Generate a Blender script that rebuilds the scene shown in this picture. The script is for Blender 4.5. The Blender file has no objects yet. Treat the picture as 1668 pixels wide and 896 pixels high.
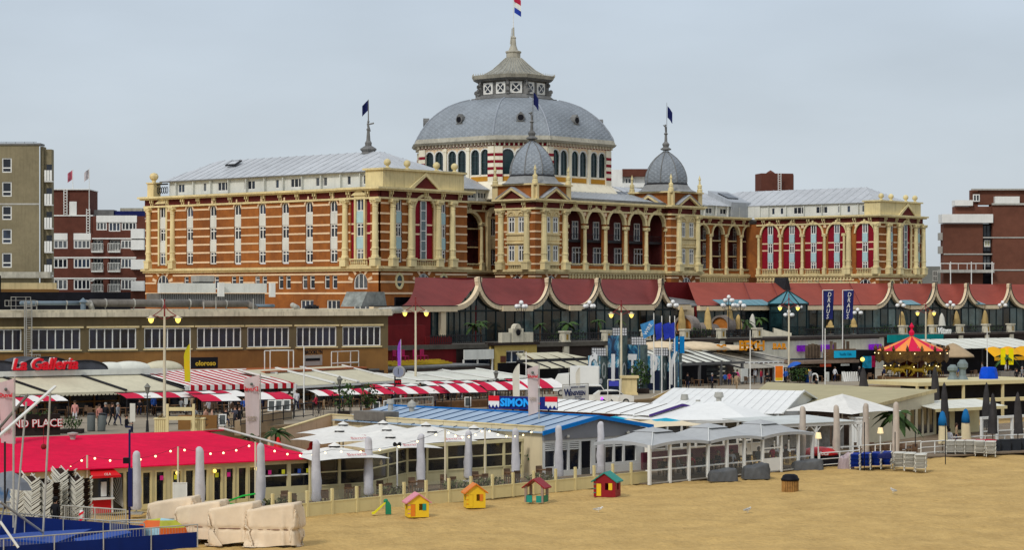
import bpy, math, random
from mathutils import Vector, Matrix
random.seed(7)
R=math.radians
PI=math.pi
# ---------------- camera, world, sun, exposure
FP, HY, CX, CZ=3600.0, 484.0, 834.0, 12.0
scene=bpy.context.scene
COL=scene.collection
cam_d=bpy.data.cameras.new('camera')
cam_d.sensor_width=36.0
cam_d.lens=36.0*FP/1668.0
cam_d.shift_y=(HY-448.0)/1668.0
cam_d.clip_start=1.0
cam_d.clip_end=20000.0
cam=bpy.data.objects.new('camera', cam_d)
cam.location=(0, 0, CZ)
cam.rotation_euler=(PI/2, 0, 0)
COL.objects.link(cam)
scene.camera=cam
SUN_EL, SUN_AZ=R(42), R(-30)
world=bpy.data.worlds.new('World')
scene.world=world
world.use_nodes=True
nt=world.node_tree
nt.nodes.clear()
_n=nt.nodes.new
sky=_n('ShaderNodeTexSky');sky.sky_type='NISHITA';sky.sun_disc=False
sky.sun_elevation=SUN_EL;sky.sun_rotation=R(210);sky.air_density=1.0;sky.dust_density=3.0
tc=_n('ShaderNodeTexCoord')
sep=_n('ShaderNodeSeparateXYZ');nt.links.new(tc.outputs['Generated'], sep.inputs[0])
ramp=_n('ShaderNodeValToRGB');nt.links.new(sep.outputs['Z'], ramp.inputs[0])
e=ramp.color_ramp.elements
e[0].position=0.0;e[0].color=(0.63, 0.69, 0.735, 1)
e[1].position=0.14;e[1].color=(0.575, 0.66, 0.755, 1)
k=e.new(0.6);k.color=(0.66, 0.71, 0.78, 1)
k=e.new(1.0);k.color=(0.80, 0.84, 0.90, 1)
noi=_n('ShaderNodeTexNoise');noi.inputs['Scale'].default_value=5;noi.inputs['Detail'].default_value=5
mp=_n('ShaderNodeMapping');mp.inputs['Scale'].default_value=(1, 1, 3)
nt.links.new(tc.outputs['Generated'], mp.inputs[0]);nt.links.new(mp.outputs[0], noi.inputs['Vector'])
cl=_n('ShaderNodeMapRange');cl.inputs[1].default_value=0.3;cl.inputs[2].default_value=0.7
cl.inputs[3].default_value=0.915;cl.inputs[4].default_value=1.075
nt.links.new(noi.outputs[0], cl.inputs[0])
mul=_n('ShaderNodeVectorMath');mul.operation='SCALE'
nt.links.new(ramp.outputs[0], mul.inputs[0]);nt.links.new(cl.outputs[0], mul.inputs['Scale'])
sk=_n('ShaderNodeVectorMath');sk.operation='SCALE';sk.inputs['Scale'].default_value=0.10
nt.links.new(sky.outputs[0], sk.inputs[0])
mx=_n('ShaderNodeMix');mx.data_type='RGBA';mx.inputs[0].default_value=0.88
nt.links.new(sk.outputs[0], mx.inputs[6]);nt.links.new(mul.outputs[0], mx.inputs[7])
bg=_n('ShaderNodeBackground');bg.inputs[1].default_value=1.0
nt.links.new(mx.outputs[2], bg.inputs[0])
wo=_n('ShaderNodeOutputWorld');nt.links.new(bg.outputs[0], wo.inputs[0])
sun_d=bpy.data.lights.new('sun', 'SUN');sun_d.energy=1.8;sun_d.angle=R(11);sun_d.color=(1.0, 0.96, 0.90)
sun=bpy.data.objects.new('sun', sun_d);COL.objects.link(sun)
sdir=Vector((math.sin(SUN_AZ)*math.cos(SUN_EL), -math.cos(SUN_AZ)*math.cos(SUN_EL), math.sin(SUN_EL)))
sun.rotation_euler=sdir.to_track_quat('Z', 'Y').to_euler()
sun.location=(0, 0, 200)
scene.view_settings.view_transform='Standard'
scene.view_settings.look='None'
scene.view_settings.exposure=0.0
scene.view_settings.gamma=1.0
# ---------------- helpers
def P(px, py, d):
 return Vector(((px-CX)*d/FP, d, CZ-(py-HY)*d/FP))
def DZ(py, z):
 return(CZ-z)*FP/(py-HY)
def XY(px, d, z=0.0):
 return Vector(((px-CX)*d/FP, d, z))
def G(px, py, z=0.0):
 return XY(px, DZ(py, z), z)
def ORD(k):
 return('first second third fourth fifth sixth seventh eighth ninth tenth eleventh twelfth thirteenth fourteenth fifteenth sixteenth seventeenth eighteenth nineteenth twentieth'.split()+['%d%s'%(q, {1:'st', 2:'nd', 3:'rd'}.get(q%10, 'th'))for q in range(21, 60)])[k]
_M={}
def mat(name, col, rough=0.7, var=0.12, scale=1.5, bump=0.0, metal=0.0, streak=0.0, col2=None, spec=0.14, emit=None, es=1.0, alpha=None, bscale=None):
 if name in _M:return _M[name]
 m=bpy.data.materials.new(name);m.use_nodes=True
 t=m.node_tree;b=t.nodes['Principled BSDF'];L=t.links.new
 c=col if len(col)==4 else(*col, 1)
 b.inputs['Roughness'].default_value=rough
 b.inputs['Metallic'].default_value=metal
 b.inputs['Specular IOR Level'].default_value=spec
 geo=t.nodes.new('ShaderNodeNewGeometry')
 if var>0 or col2:
  n=t.nodes.new('ShaderNodeTexNoise');n.inputs['Scale'].default_value=scale;n.inputs['Detail'].default_value=6;n.inputs['Roughness'].default_value=0.65
  L(geo.outputs['Position'], n.inputs['Vector'])
  n2=t.nodes.new('ShaderNodeTexNoise');n2.inputs['Scale'].default_value=scale*0.17;n2.inputs['Detail'].default_value=3
  L(geo.outputs['Position'], n2.inputs['Vector'])
  ad=t.nodes.new('ShaderNodeMath');ad.operation='ADD';L(n.outputs[0], ad.inputs[0]);L(n2.outputs[0], ad.inputs[1])
  mr=t.nodes.new('ShaderNodeMapRange');mr.inputs[1].default_value=0.75;mr.inputs[2].default_value=1.25
  mr.inputs[3].default_value=0;mr.inputs[4].default_value=1
  L(ad.outputs[0], mr.inputs[0])
  mxx=t.nodes.new('ShaderNodeMix');mxx.data_type='RGBA'
  if col2:ca, cb=c, (*col2[:3], 1)
  else:
   ca=(*[min(1, v*(1+var))for v in c[:3]], 1);cb=(*[v*(1-1.6*var)for v in c[:3]], 1)
  mxx.inputs[6].default_value=ca;mxx.inputs[7].default_value=cb
  L(mr.outputs[0], mxx.inputs[0]);out=mxx.outputs[2]
  if streak>0:
   mp_=t.nodes.new('ShaderNodeMapping');mp_.inputs['Scale'].default_value=(2.2, 2.2, 0.22)
   L(geo.outputs['Position'], mp_.inputs[0])
   n3=t.nodes.new('ShaderNodeTexNoise');n3.inputs['Scale'].default_value=1.3;n3.inputs['Detail'].default_value=5
   L(mp_.outputs[0], n3.inputs['Vector'])
   m3=t.nodes.new('ShaderNodeMapRange');m3.inputs[1].default_value=0.5;m3.inputs[2].default_value=0.75;m3.inputs[3].default_value=0;m3.inputs[4].default_value=streak
   L(n3.outputs[0], m3.inputs[0])
   mz=t.nodes.new('ShaderNodeMix');mz.data_type='RGBA';mz.inputs[7].default_value=(*[v*0.35 for v in c[:3]], 1)
   L(m3.outputs[0], mz.inputs[0]);L(out, mz.inputs[6]);out=mz.outputs[2]
  L(out, b.inputs['Base Color'])
 else:
  b.inputs['Base Color'].default_value=c
 if bump>0:
  nb=t.nodes.new('ShaderNodeTexNoise');nb.inputs['Scale'].default_value=bscale or scale*6;nb.inputs['Detail'].default_value=4
  L(geo.outputs['Position'], nb.inputs['Vector'])
  bp=t.nodes.new('ShaderNodeBump');bp.inputs['Strength'].default_value=bump;bp.inputs['Distance'].default_value=0.05
  L(nb.outputs[0], bp.inputs['Height']);L(bp.outputs[0], b.inputs['Normal'])
 if emit:
  b.inputs['Emission Color'].default_value=(*emit[:3], 1);b.inputs['Emission Strength'].default_value=es
 if alpha is not None:
  b.inputs['Alpha'].default_value=alpha
 _M[name]=m
 return m
class MB:
 """collects shapes in one mesh; self.m is the slot that new faces get, self.X the current transform"""
 def __init__(s):s.v=[];s.f=[];s.mi=[];s.m=0;s.X=None
 def vt(s, p):
  p=Vector(p)
  if s.X is not None:p=s.X@p
  s.v.append(p);return len(s.v)-1
 def face(s, ids):s.f.append(tuple(ids));s.mi.append(s.m)
 def poly(s, pts):s.face([s.vt(p)for p in pts])
 def box(s, x0, x1, y0, y1, z0, z1):
  i=[s.vt((x, y, z))for z in(z0, z1)for(x, y)in((x0, y0), (x1, y0), (x1, y1), (x0, y1))]
  for q in((3, 2, 1, 0), (4, 5, 6, 7), (0, 1, 5, 4), (1, 2, 6, 5), (2, 3, 7, 6), (3, 0, 4, 7)):s.face([i[k]for k in q])
  return s
 def cbox(s, c, sx, sy, sz):
  return s.box(c[0]-sx/2, c[0]+sx/2, c[1]-sy/2, c[1]+sy/2, c[2], c[2]+sz)
 def extr(s, pts, vec):
  vec=Vector(vec);n=len(pts)
  a=[s.vt(p)for p in pts];b=[s.vt(Vector(p)+vec)for p in pts]
  s.face(a[::-1]);s.face(b)
  for k in range(n):s.face((a[k], a[(k+1)%n], b[(k+1)%n], b[k]))
  return s
 def prism(s, pts2, z0, z1):return s.extr([(x, y, z0)for x, y in pts2], (0, 0, z1-z0))
 def slab(s, pts, t):
  return s.extr(pts, (0, 0, -t))
 def tube(s, p0, p1, r0, r1=None, n=8):
  r1=r0 if r1 is None else r1
  p0, p1=Vector(p0), Vector(p1);d=(p1-p0)
  if d.length<1e-6:return s
  q=d.to_track_quat('Z', 'Y');A=[];B=[]
  for k in range(n):
   a=2*PI*(k+0.5)/n;o=Vector((math.cos(a), math.sin(a), 0))
   A.append(s.vt(p0+q@(o*r0)));B.append(s.vt(p1+q@(o*r1)))
  s.face(A[::-1]);s.face(B)
  for k in range(n):s.face((A[k], A[(k+1)%n], B[(k+1)%n], B[k]))
  return s
 def path(s, pts, r, n=6):
  for a, b in zip(pts[:-1], pts[1:]):s.tube(a, b, r, r, n)
  return s
 def lathe(s, prof, n=12, c=(0, 0, 0), ph=0.0, sx=1.0, sy=1.0):
  rings=[]
  for r, z in prof:
   if r<1e-4:rings.append([s.vt((c[0], c[1], c[2]+z))])
   else:rings.append([s.vt((c[0]+sx*r*math.cos(ph+2*PI*k/n), c[1]+sy*r*math.sin(ph+2*PI*k/n), c[2]+z))for k in range(n)])
  for A, B in zip(rings[:-1], rings[1:]):
   if len(A)==1 and len(B)==1:continue
   for k in range(n):
    k2=(k+1)%n
    if len(A)==1:s.face((A[0], B[k2], B[k]))
    elif len(B)==1:s.face((A[k], A[k2], B[0]))
    else:s.face((A[k], A[k2], B[k2], B[k]))
  if len(rings[0])>1:s.face(rings[0][::-1])
  if len(rings[-1])>1:s.face(rings[-1])
  return s
 def ball(s, c, r, n=10, m=6, sz=1.0):
  return s.lathe([(r*math.sin(PI*k/m), -r*sz*math.cos(PI*k/m))for k in range(m+1)], n, c)
 def grid(s, fn, nu, nv):
  g=[[s.vt(fn(i/nu, j/nv))for i in range(nu+1)]for j in range(nv+1)]
  for j in range(nv):
   for i in range(nu):s.face((g[j][i], g[j][i+1], g[j+1][i+1], g[j+1][i]))
  return s
 def wall(s, x0, x1, z0, z1, ops=(), y=0.0, t=0.35, n=10):
  xs=sorted(set([x0, x1]+[o[0]for o in ops]+[o[1]for o in ops]))
  for a, b in zip(xs[:-1], xs[1:]):
   if b-a<1e-5:continue
   bl=sorted([(o[2], o[3])for o in ops if o[0]<=a+1e-6 and o[1]>=b-1e-6]);z=z0
   for(p, q)in bl:
    if p>z+1e-6:s.poly([(a, y, z), (b, y, z), (b, y, p), (a, y, p)])
    z=max(z, q)
   if z<z1-1e-6:s.poly([(a, y, z), (b, y, z), (b, y, z1), (a, y, z1)])
  for o in ops:
   xa, xb, za, zb=o[:4];ar=len(o)>4 and o[4]
   if ar:
    ah=ar if ar is not True else(xb-xa)/2
    xc=(xa+xb)/2;r=(xb-xa)/2;zs=zb-ah
    pts=[(xc-r*math.cos(PI*k/n), zs+ah*math.sin(PI*k/n))for k in range(n+1)]
    for p, q in zip(pts[:-1], pts[1:]):
     s.poly([(p[0], y, p[1]), (q[0], y, q[1]), (q[0], y, zb), (p[0], y, zb)])
     s.poly([(p[0], y, p[1]), (q[0], y, q[1]), (q[0], y+t, q[1]), (p[0], y+t, p[1])])
    zt=zs
   else:
    zt=zb;s.poly([(xa, y, zb), (xb, y, zb), (xb, y+t, zb), (xa, y+t, zb)])
   s.poly([(xa, y, za), (xa, y, zt), (xa, y+t, zt), (xa, y+t, za)])
   s.poly([(xb, y, za), (xb, y, zt), (xb, y+t, zt), (xb, y+t, za)])
   s.poly([(xa, y, za), (xb, y, za), (xb, y+t, za), (xa, y+t, za)])
  return s
 def arch(s, xc, zs, r0, r1, y0, y1, ah0=None, ah1=None, n=10, leg=0):
  ah0=ah0 or r0;ah1=ah1 or r1
  for k in range(n):
   a, b=PI*k/n, PI*(k+1)/n
   q=[(xc-r0*math.cos(a), zs+ah0*math.sin(a)), (xc-r0*math.cos(b), zs+ah0*math.sin(b)), (xc-r1*math.cos(b), zs+ah1*math.sin(b)), (xc-r1*math.cos(a), zs+ah1*math.sin(a))]
   s.extr([(x, y0, z)for x, z in q], (0, y1-y0, 0))
  if leg:
   s.box(xc-r1, xc-r0, y0, y1, zs-leg, zs);s.box(xc+r0, xc+r1, y0, y1, zs-leg, zs)
  return s
 def put(s, name, mats, *a, **k):return put(name, s.mesh(name, mats), *a, **k)
 def puts(s, name, mats, *a, **k):return put(name, s.mesh(name, mats, True), *a, **k)
 def mesh(s, name, mats, smooth=False):
  me=bpy.data.meshes.new(name)
  me.from_pydata([tuple(v)for v in s.v], [], s.f)
  for m in(mats if isinstance(mats, (list, tuple))else[mats]):me.materials.append(m)
  me.polygons.foreach_set('material_index', s.mi)
  if smooth:me.polygons.foreach_set('use_smooth', [True]*len(s.f))
  me.update()
  return me
WM={}
ID=Matrix.Identity(4)
def frame(o, ang=0.0):return Matrix.Translation(Vector(o))@Matrix.Rotation(ang, 4, 'Z')
def frame2(A, B, z=None):
 A=Vector(A);B=Vector(B)
 if z is not None:A.z=z
 return frame(A, math.atan2(B.y-A.y, B.x-A.x))
def put(name, me, W=ID, parent=None, **props):
 """link mesh me (local coordinates of frame W) as an object"""
 o=bpy.data.objects.new(name, me);COL.objects.link(o)
 if parent is not None:
  o.parent=parent;o.matrix_basis=WM[parent.name].inverted()@W
 else:o.matrix_basis=W
 WM[o.name]=W.copy()
 for k_, v_ in props.items():o[k_]=v_
 return o
def empty(name, W, label, category, group=None):
 o=bpy.data.objects.new(name, None);COL.objects.link(o);o.matrix_basis=W;WM[o.name]=W.copy()
 o.empty_display_size=0.3
 o['label']=label;o['category']=category
 if group:o['group']=group
 return o
def tag(o, label, category, group=None):
 o['label']=label;o['category']=category
 if group:o['group']=group
 return o
def clone(root, W, label=None, group=None):
 r=root.copy();COL.objects.link(r);r.matrix_basis=W;WM[r.name]=W.copy()
 W0=WM[root.name]
 if label:r['label']=label
 if group:r['group']=group
 for ch in root.children:
  c=ch.copy();COL.objects.link(c);c.parent=r;WM[c.name]=W@W0.inverted()@WM[ch.name]
  for g in ch.children:
   d=g.copy();COL.objects.link(d);d.parent=c;WM[d.name]=W@W0.inverted()@WM[g.name]
 return r
def T(x=0, y=0, z=0):return Matrix.Translation((x, y, z))
def RZ(a):return Matrix.Rotation(a, 4, 'Z')
def S(x, y, z):return Matrix.Diagonal((x, y, z, 1))
_cache={}
def cached(key, fn):
 if key not in _cache:_cache[key]=fn()
 return _cache[key]
def text_mesh(body, size, m, ext=0.02, shear=0.0, sx=1.0, off=0.0, align='CENTER', space=1.0):
 cu=bpy.data.curves.new('lettering', 'FONT');cu.body=body;cu.size=size;cu.extrude=ext;cu.shear=shear
 cu.align_x=align;cu.align_y='CENTER';cu.offset=off;cu.resolution_u=2;cu.space_character=space;cu.space_line=0.9
 o=bpy.data.objects.new('lettering', cu)
 COL.objects.link(o)
 me=bpy.data.meshes.new_from_object(o)
 bpy.data.objects.remove(o);bpy.data.curves.remove(cu)
 me.transform(Matrix.Rotation(PI/2, 4, 'X')@S(sx, 1, 1))
 me.materials.clear();me.materials.append(m)
 return me
BRICK=mat('hotel_brick', (0.37, 0.128, 0.030), 0.85, col2=(0.21, 0.072, 0.022), scale=0.9, bump=0.3, streak=.28)
CREAM=mat('cream_stone', (0.68, 0.55, 0.29), 0.75, 0.12, 0.7, bump=0.15, streak=0.4)
CREAM2=mat('pale_yellow_render', (0.72, 0.61, 0.33), 0.75, 0.12, 0.6, streak=0.42)
BAND=mat('pale_band_stone', (0.78, 0.58, 0.38), 0.75, 0.10, 0.7)
CRIM=mat('crimson_panel', (0.235, 0.007, 0.019), 0.7, 0.12, 0.8)
FRIEZE=mat('dark_red_frieze', (0.10, 0.016, 0.012), 0.7, 0.15, 0.8)
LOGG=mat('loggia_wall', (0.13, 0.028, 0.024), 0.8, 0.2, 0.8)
WHITE=mat('white_paint', (0.72, 0.72, 0.68), 0.5, 0.05, 1.0)
PALE=mat('pale_grey_panel', (0.66, 0.67, 0.62), 0.6, 0.08, 0.6, streak=0.2)
AQUA=mat('pale_blue_panel', (0.40, 0.58, 0.60), 0.55, 0.06)
GLASS=mat('window_glass', (0.012, 0.016, 0.026), 0.08, 0.5, 0.45, spec=0.5)
GLASSG=mat('green_glass', (0.015, 0.045, 0.050), 0.12, 0.5, 0.5, spec=0.5)
ZINC=mat('zinc_sheet', (0.36, 0.385, 0.41), 0.5, 0.12, 0.5, streak=0.3, spec=0.5)
ZINC2=mat('zinc_sheet_pale', (0.46, 0.48, 0.50), 0.5, 0.10, 0.5, streak=0.25, spec=0.5)
LEAD=mat('lead_trim', (0.17, 0.17, 0.165), 0.6, 0.2, 1.2, streak=0.3)
LEADP=mat('pale_weathered_stone', (0.40, 0.38, 0.31), 0.8, 0.18, 1.0, streak=0.5)
DARKM=mat('dark_metal', (0.022, 0.022, 0.025), 0.5, 0.2)
BLACK=mat('black_sheet', (0.008, 0.008, 0.012), 0.6, 0.3)
GLASS2=mat('window_glass_curtained', (0.10, 0.11, 0.12), 0.15, 0.5, 0.9, spec=0.5)
GLASS3=mat('window_glass_blue', (0.03, 0.045, 0.075), 0.1, 0.5, 0.6, spec=0.5)
def cloth_cover(seed):
 w, d, h=2.15, 1.35, 2.08;rnd=random.Random(seed)
 b=MB().box(-w/2, w/2, -d/2, d/2, 0, h)
 for i in(4, 7):b.v[i].z*=.84
 co=bpy.data.objects.new('cover_form', b.mesh('cover_form', []));COL.objects.link(co);co.modifiers.new('c', 'COLLISION');co.collision.thickness_outer=.03;co.collision.cloth_friction=15;bo=co
 g=MB();ox, oy, a0=rnd.uniform(-.2, .1), rnd.uniform(-.1, .1), rnd.uniform(-.14, .14);n=62
 g.grid(lambda u, v:(ox+(u-.5)*5.9*math.cos(a0)-(v-.5)*5.0*math.sin(a0), oy+(u-.5)*5.9*math.sin(a0)+(v-.5)*5.0*math.cos(a0), h+.12+.02*math.sin(9*u+seed)*math.cos(7*v)), n, 54)
 co=bpy.data.objects.new('cover_cloth', g.mesh('cover_cloth', []));COL.objects.link(co);md=co.modifiers.new('cl', 'CLOTH');s=md.settings;s.quality=6;s.mass=.4;s.tension_stiffness=18;s.compression_stiffness=18;s.bending_stiffness=.3;s.air_damping=2
 md.collision_settings.distance_min=.02;md.point_cache.frame_end=80
 fl=bpy.data.objects.new('cover_floor', MB().box(-6, 6, -6, 6, -.5, 0).mesh('cover_floor', []));COL.objects.link(fl);fl.modifiers.new('c', 'COLLISION')
 for f in range(1, 56):scene.frame_set(f)
 me=bpy.data.meshes.new_from_object(co.evaluated_get(bpy.context.evaluated_depsgraph_get()))
 for o in(bo, co, fl):bpy.data.objects.remove(o)
 scene.frame_set(1)
 for v in me.vertices:
  x, y, z=v.co;k=1-.09*math.exp(-((z-.86)/.07)**2)
  if z<.9:k*=.95
  mr=max(abs(x)/(w/2+.28), abs(y)/(d/2+.28))
  if mr>1:k/=mr**.8
  v.co.x*=k;v.co.y*=k;v.co.z=max(0, z-.04)
 me.polygons.foreach_set('use_smooth', [True]*len(me.polygons));return me
COVERS=[cloth_cover(s)for s in(1, 2, 3, 4)]
#  the grand hotel
K0=Vector((3.2, 336.0, 0));UU=Vector((0.65, 0.76, 0));VV=Vector((0.76, -0.65, 0))
ANG_U=math.atan2(0.76, 0.65);ANG_V=math.atan2(-0.65, 0.76)
def KP(s_, t_, z=0):
 p=K0+UU*s_+VV*t_;p.z=z;return p
def t_of(px, s_):
 r=(px-CX)/FP;b=K0+UU*s_
 return(b.y*r-b.x)/(0.76+0.65*r)
def s_of(px, t_):
 r=(px-CX)/FP;b=K0+VV*t_
 return(b.y*r-b.x)/(0.65-0.76*r)
def zat(py, s_, t_):
 return CZ+(HY-py)*KP(s_, t_).y/FP
HW=frame(KP(20, -15, 4.0))
hotel=empty('grand_hotel', HW, 'huge orange brick and cream seaside grand hotel with central slate dome and two wings', 'hotel')
ZS, ZC=16.1, 27.0
def FU(s_, t_):return frame(KP(s_, t_), ANG_U)
def FV(s_, t_):return frame(KP(s_, t_), ANG_V)
def win_meshes(w, h, nx=2, nz=1, arch=False, fm=WHITE, gm=GLASS, fw=0.1, transom=None):
 def f():
  a=MB();zt=h-(w/2 if arch else 0)
  a.box(0, fw, -0.06, 0.06, 0, zt);a.box(w-fw, w, -0.06, 0.06, 0, zt);a.box(fw, w-fw, -0.06, 0.06, 0, fw)
  if arch:a.arch(w/2, zt, w/2-fw, w/2, -0.06, 0.06, n=8)
  else:a.box(fw, w-fw, -0.06, 0.06, h-fw, h)
  for k in range(1, nx):
   x=w*k/nx;a.box(x-fw/2, x+fw/2, -0.05, 0.05, fw, h-fw if not arch else h-fw*1.2)
  for k in range(1, nz):
   z=h*k/nz;a.box(fw, w-fw, -0.04, 0.04, z-fw/2, z+fw/2)
  if transom:a.box(fw, w-fw, -0.055, 0.055, transom-fw/2, transom+fw/2)
  g=MB()
  if arch:
   pts=[(fw*.5, 0, fw*.5), (w-fw*.5, 0, fw*.5)]+[(w/2+(w/2-fw*.5)*math.cos(PI*q/8), 0, zt+(w/2-fw*.5)*math.sin(PI*q/8))for q in range(9)]
  else:pts=[(fw*.5, 0, fw*.5), (w-fw*.5, 0, fw*.5), (w-fw*.5, 0, h-fw*.5), (fw*.5, 0, h-fw*.5)]
  g.extr(pts, (0, 0.02, 0))
  return a.mesh('window_frame', fm), g.mesh('window_pane', gm)
 return cached(('win', round(w, 3), round(h, 3), nx, nz, arch, fm.name, gm.name, fw, transom), f)
def window(W, x, y, z, w, h, parent, name='window', **kw):
 if kw.get('gm', GLASS)is GLASS:kw=dict(kw, gm=random.choice((GLASS, GLASS, GLASS2, GLASS3)))
 a, g=win_meshes(w, h, **kw)
 M_=W@T(x, y, z)
 o=put(name, a, M_, parent)
 put('pane', g, M_@T(0, 0.03, 0), o)
 return o
def column_mesh(h, r=0.42):
 def f():
  a=MB()
  a.box(-r*1.25, r*1.25, -r*1.25, r*1.1, 0, 1.0);a.box(-r*1.4, r*1.4, -r*1.4, r*1.2, 1.0, 1.2)
  a.lathe([(r*1.2, 1.2), (r*1.2, 1.4), (r, 1.5), (r, 2.3), (r*1.15, 2.35), (r*1.15, 2.55), (r, 2.6), (r*.85, h-1.1), (r, h-1.05), (r*.85, h-.95), (r*.95, h-.6), (r*1.35, h-.22)], 10)
  a.box(-r*1.3, r*1.3, -r*1.3, r*1.2, h-.22, h)
  for sx_ in(-1, 1):a.tube((sx_*r*1.05, -r*1.1, h-.35), (sx_*r*1.05, r, h-.35), .17, n=6)
  return a.mesh('column', CREAM2)
 return cached(('col', h, r), f)
def balustrade_mesh(w, h=1.0):
 def f():
  a=MB();a.box(0, w, -.16, .16, 0, .14);a.box(0, w, -.2, .2, h-.16, h)
  n=max(2, int(w/.34))
  for k in range(n):
   x=w*(k+.5)/n
   a.tube((x, 0, .14), (x, 0, h*.45), .06, .10, 5);a.tube((x, 0, h*.45), (x, 0, h-.16), .10, .05, 5)
  return a.mesh('balustrade', CREAM2)
 return cached(('bal', round(w, 2), h), f)
def cornice(W, x0, x1, parent, z=ZC, proj=0.9, name='cornice', m=CREAM2, ends=(0, 0)):
 a=MB();e0, e1=ends
 a.box(x0-e0*proj, x1+e1*proj, -proj, .4, z-.28, z)
 a.box(x0-e0*proj*.7, x1+e1*proj*.7, -proj*.7, .38, z-.5, z-.281)
 put(name, a.mesh(name, m), W, parent)
 b=MB();b.box(x0, x1, -.14, .37, z-1.35, z-.501);b.put('frieze', FRIEZE, W, parent)
 c=MB();c.box(x0-e0*.25, x1+e1*.25, -.24, .36, z-1.62, z-1.351);c.put('architrave', m, W, parent)
 br=cached('bracket', lambda:MB().box(-.07, .07, -.5, -.1, -.45, 0).box(-.06, .06, -.3, -.1, -.84, -.451).mesh('bracket', CREAM2))
 n=max(1, int((x1-x0)/3.3))
 for q in range(n):
  x=x0+(x1-x0)*(q+.5)/n
  for dx in(-.22, .22):put('bracket', br, W@T(x+dx, 0, z-.503), parent)
def stringc(W, x0, x1, parent, z=ZS, proj=0.55, ends=(0, 0)):
 a=MB();e0, e1=ends
 a.box(x0-e0*proj, x1+e1*proj, -proj, .3, z-.25, z+.12)
 a.box(x0-e0*.3, x1+e1*.3, -.3, .3, z-.55, z-.251)
 a.put('string_course', CREAM, W, parent)
def bands(W, x0, x1, zs, parent, skips=(), h=.24, proj=.06):
 for z in zs:
  cur=x0;segs=[]
  for(p, q)in sorted(skips):
   if p>cur+.05:segs.append((cur, p))
   cur=max(cur, q)
  if cur<x1-.05:segs.append((cur, x1))
  for p, q in segs:MB().box(p, q, -proj, .1, z, z+h).put('stone_band', BAND, W, parent)
BZ=[16.95, 18.35, 19.55, 20.75, 21.9, 23.3, 24.7]
def voussoir(W, xc, z, parent, r0=1.5, r1=2.7, y=-.08):
 for k_ in range(5):
  a_=PI*(0.1+0.2*k_)
  m_=MB();c_, s__=math.cos(a_), math.sin(a_);w_=.16
  m_.extr([(xc-r0*c_-w_*s__, y, z+r0*s__-w_*c_), (xc-r0*c_+w_*s__, y, z+r0*s__+w_*c_), (xc-r1*c_+w_*s__*1.4, y, z+r1*s__+w_*c_*1.4), (xc-r1*c_-w_*s__*1.4, y, z+r1*s__-w_*c_*1.4)], (0, .2, 0))
  m_.put('voussoir', BAND, W, parent)
def paneled_roof(e0, e1, r0, r1, n, parent, m=ZINC2, t=.08, name='roof_panel', lift=.07):
 """n sloping sheets between an eave line e0-e1 and a ridge line r0-r1, with raised seams"""
 e0, e1, r0, r1=map(Vector, (e0, e1, r0, r1));g=.035/max(.1, (e1-e0).length)
 d=(e1-e0);L_=d.length;d=d/L_
 ra=(r0-e0).dot(d)/L_;rb=(r1-e0).dot(d)/L_
 def line(u):
  """point on the ridge side right above parameter u (straight up the slope), clipped to hips"""
  bot=e0.lerp(e1, u)
  up=(r0-e0)-d*(r0-e0).dot(d)
  if u<ra:f_=u/max(ra, 1e-6)
  elif u>rb:f_=(1-u)/max(1-rb, 1e-6)
  else:f_=1
  return bot, bot+up*min(1, max(0, f_))
 for k_ in range(n):
  u0, u1=k_/n+g, (k_+1)/n-g
  us=sorted([u0, u1]+[x for x in(ra, rb)if u0<x<u1])
  bots=[line(u)[0]for u in us];tops=[line(u)[1]for u in us]
  pts=bots+tops[::-1]
  m_=MB();m_.slab(pts, t)
  b0, t0=line(k_/n)
  if(t0-b0).length>.3:
   nrm=Vector((0, 0, lift))
   m_.extr([b0-d*.05, b0+d*.05, t0+d*.05, t0-d*.05], nrm)
  put(name, m_.mesh(name, m), ID, parent)
def facade_wall(W, x0, x1, z0, z1, ops, parent, m=BRICK, t=.35, name='wall'):
 put(name, MB().wall(x0, x1, z0, z1, ops, t=t).mesh(name, m), W, parent)
STRIP=[(16.8, 1.8, False), (20.25, 1.9, False), (23.75, 1.75, True)]
def strip(W, xc, w, parent, pm=PALE, arch=True, y=.22, surround=False, red=None):
 z0, z1=16.65, 25.55
 for i, (z, h, ar)in enumerate(STRIP):
  window(W, xc-w/2, y, z, w, h, parent, arch=(ar and arch), fw=.16, transom=(h*.72 if not ar else None))
 for za, zb_ in((18.62, 20.23), (22.17, 23.73)):
  MB().box(xc-w/2+.02, xc+w/2-.02, y-.14, y+.1, za, zb_).put('spandrel_panel', pm, W, parent)
 if surround:
  s_=MB();s_.box(xc-w/2-.3, xc-w/2, -.12, .3, z0, 25.9);s_.box(xc+w/2, xc+w/2+.3, -.12, .3, z0, 25.9)
  s_.box(xc-w/2, xc+w/2, -.12, .3, 25.55, 25.9)
  s_.extr([(xc-w/2-.8, -.3, 25.9), (xc+w/2+.8, -.3, 25.9), (xc, -.3, 26.75)], (0, .5, 0))
  s_.put('window_surround', CREAM2, W, parent)
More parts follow.
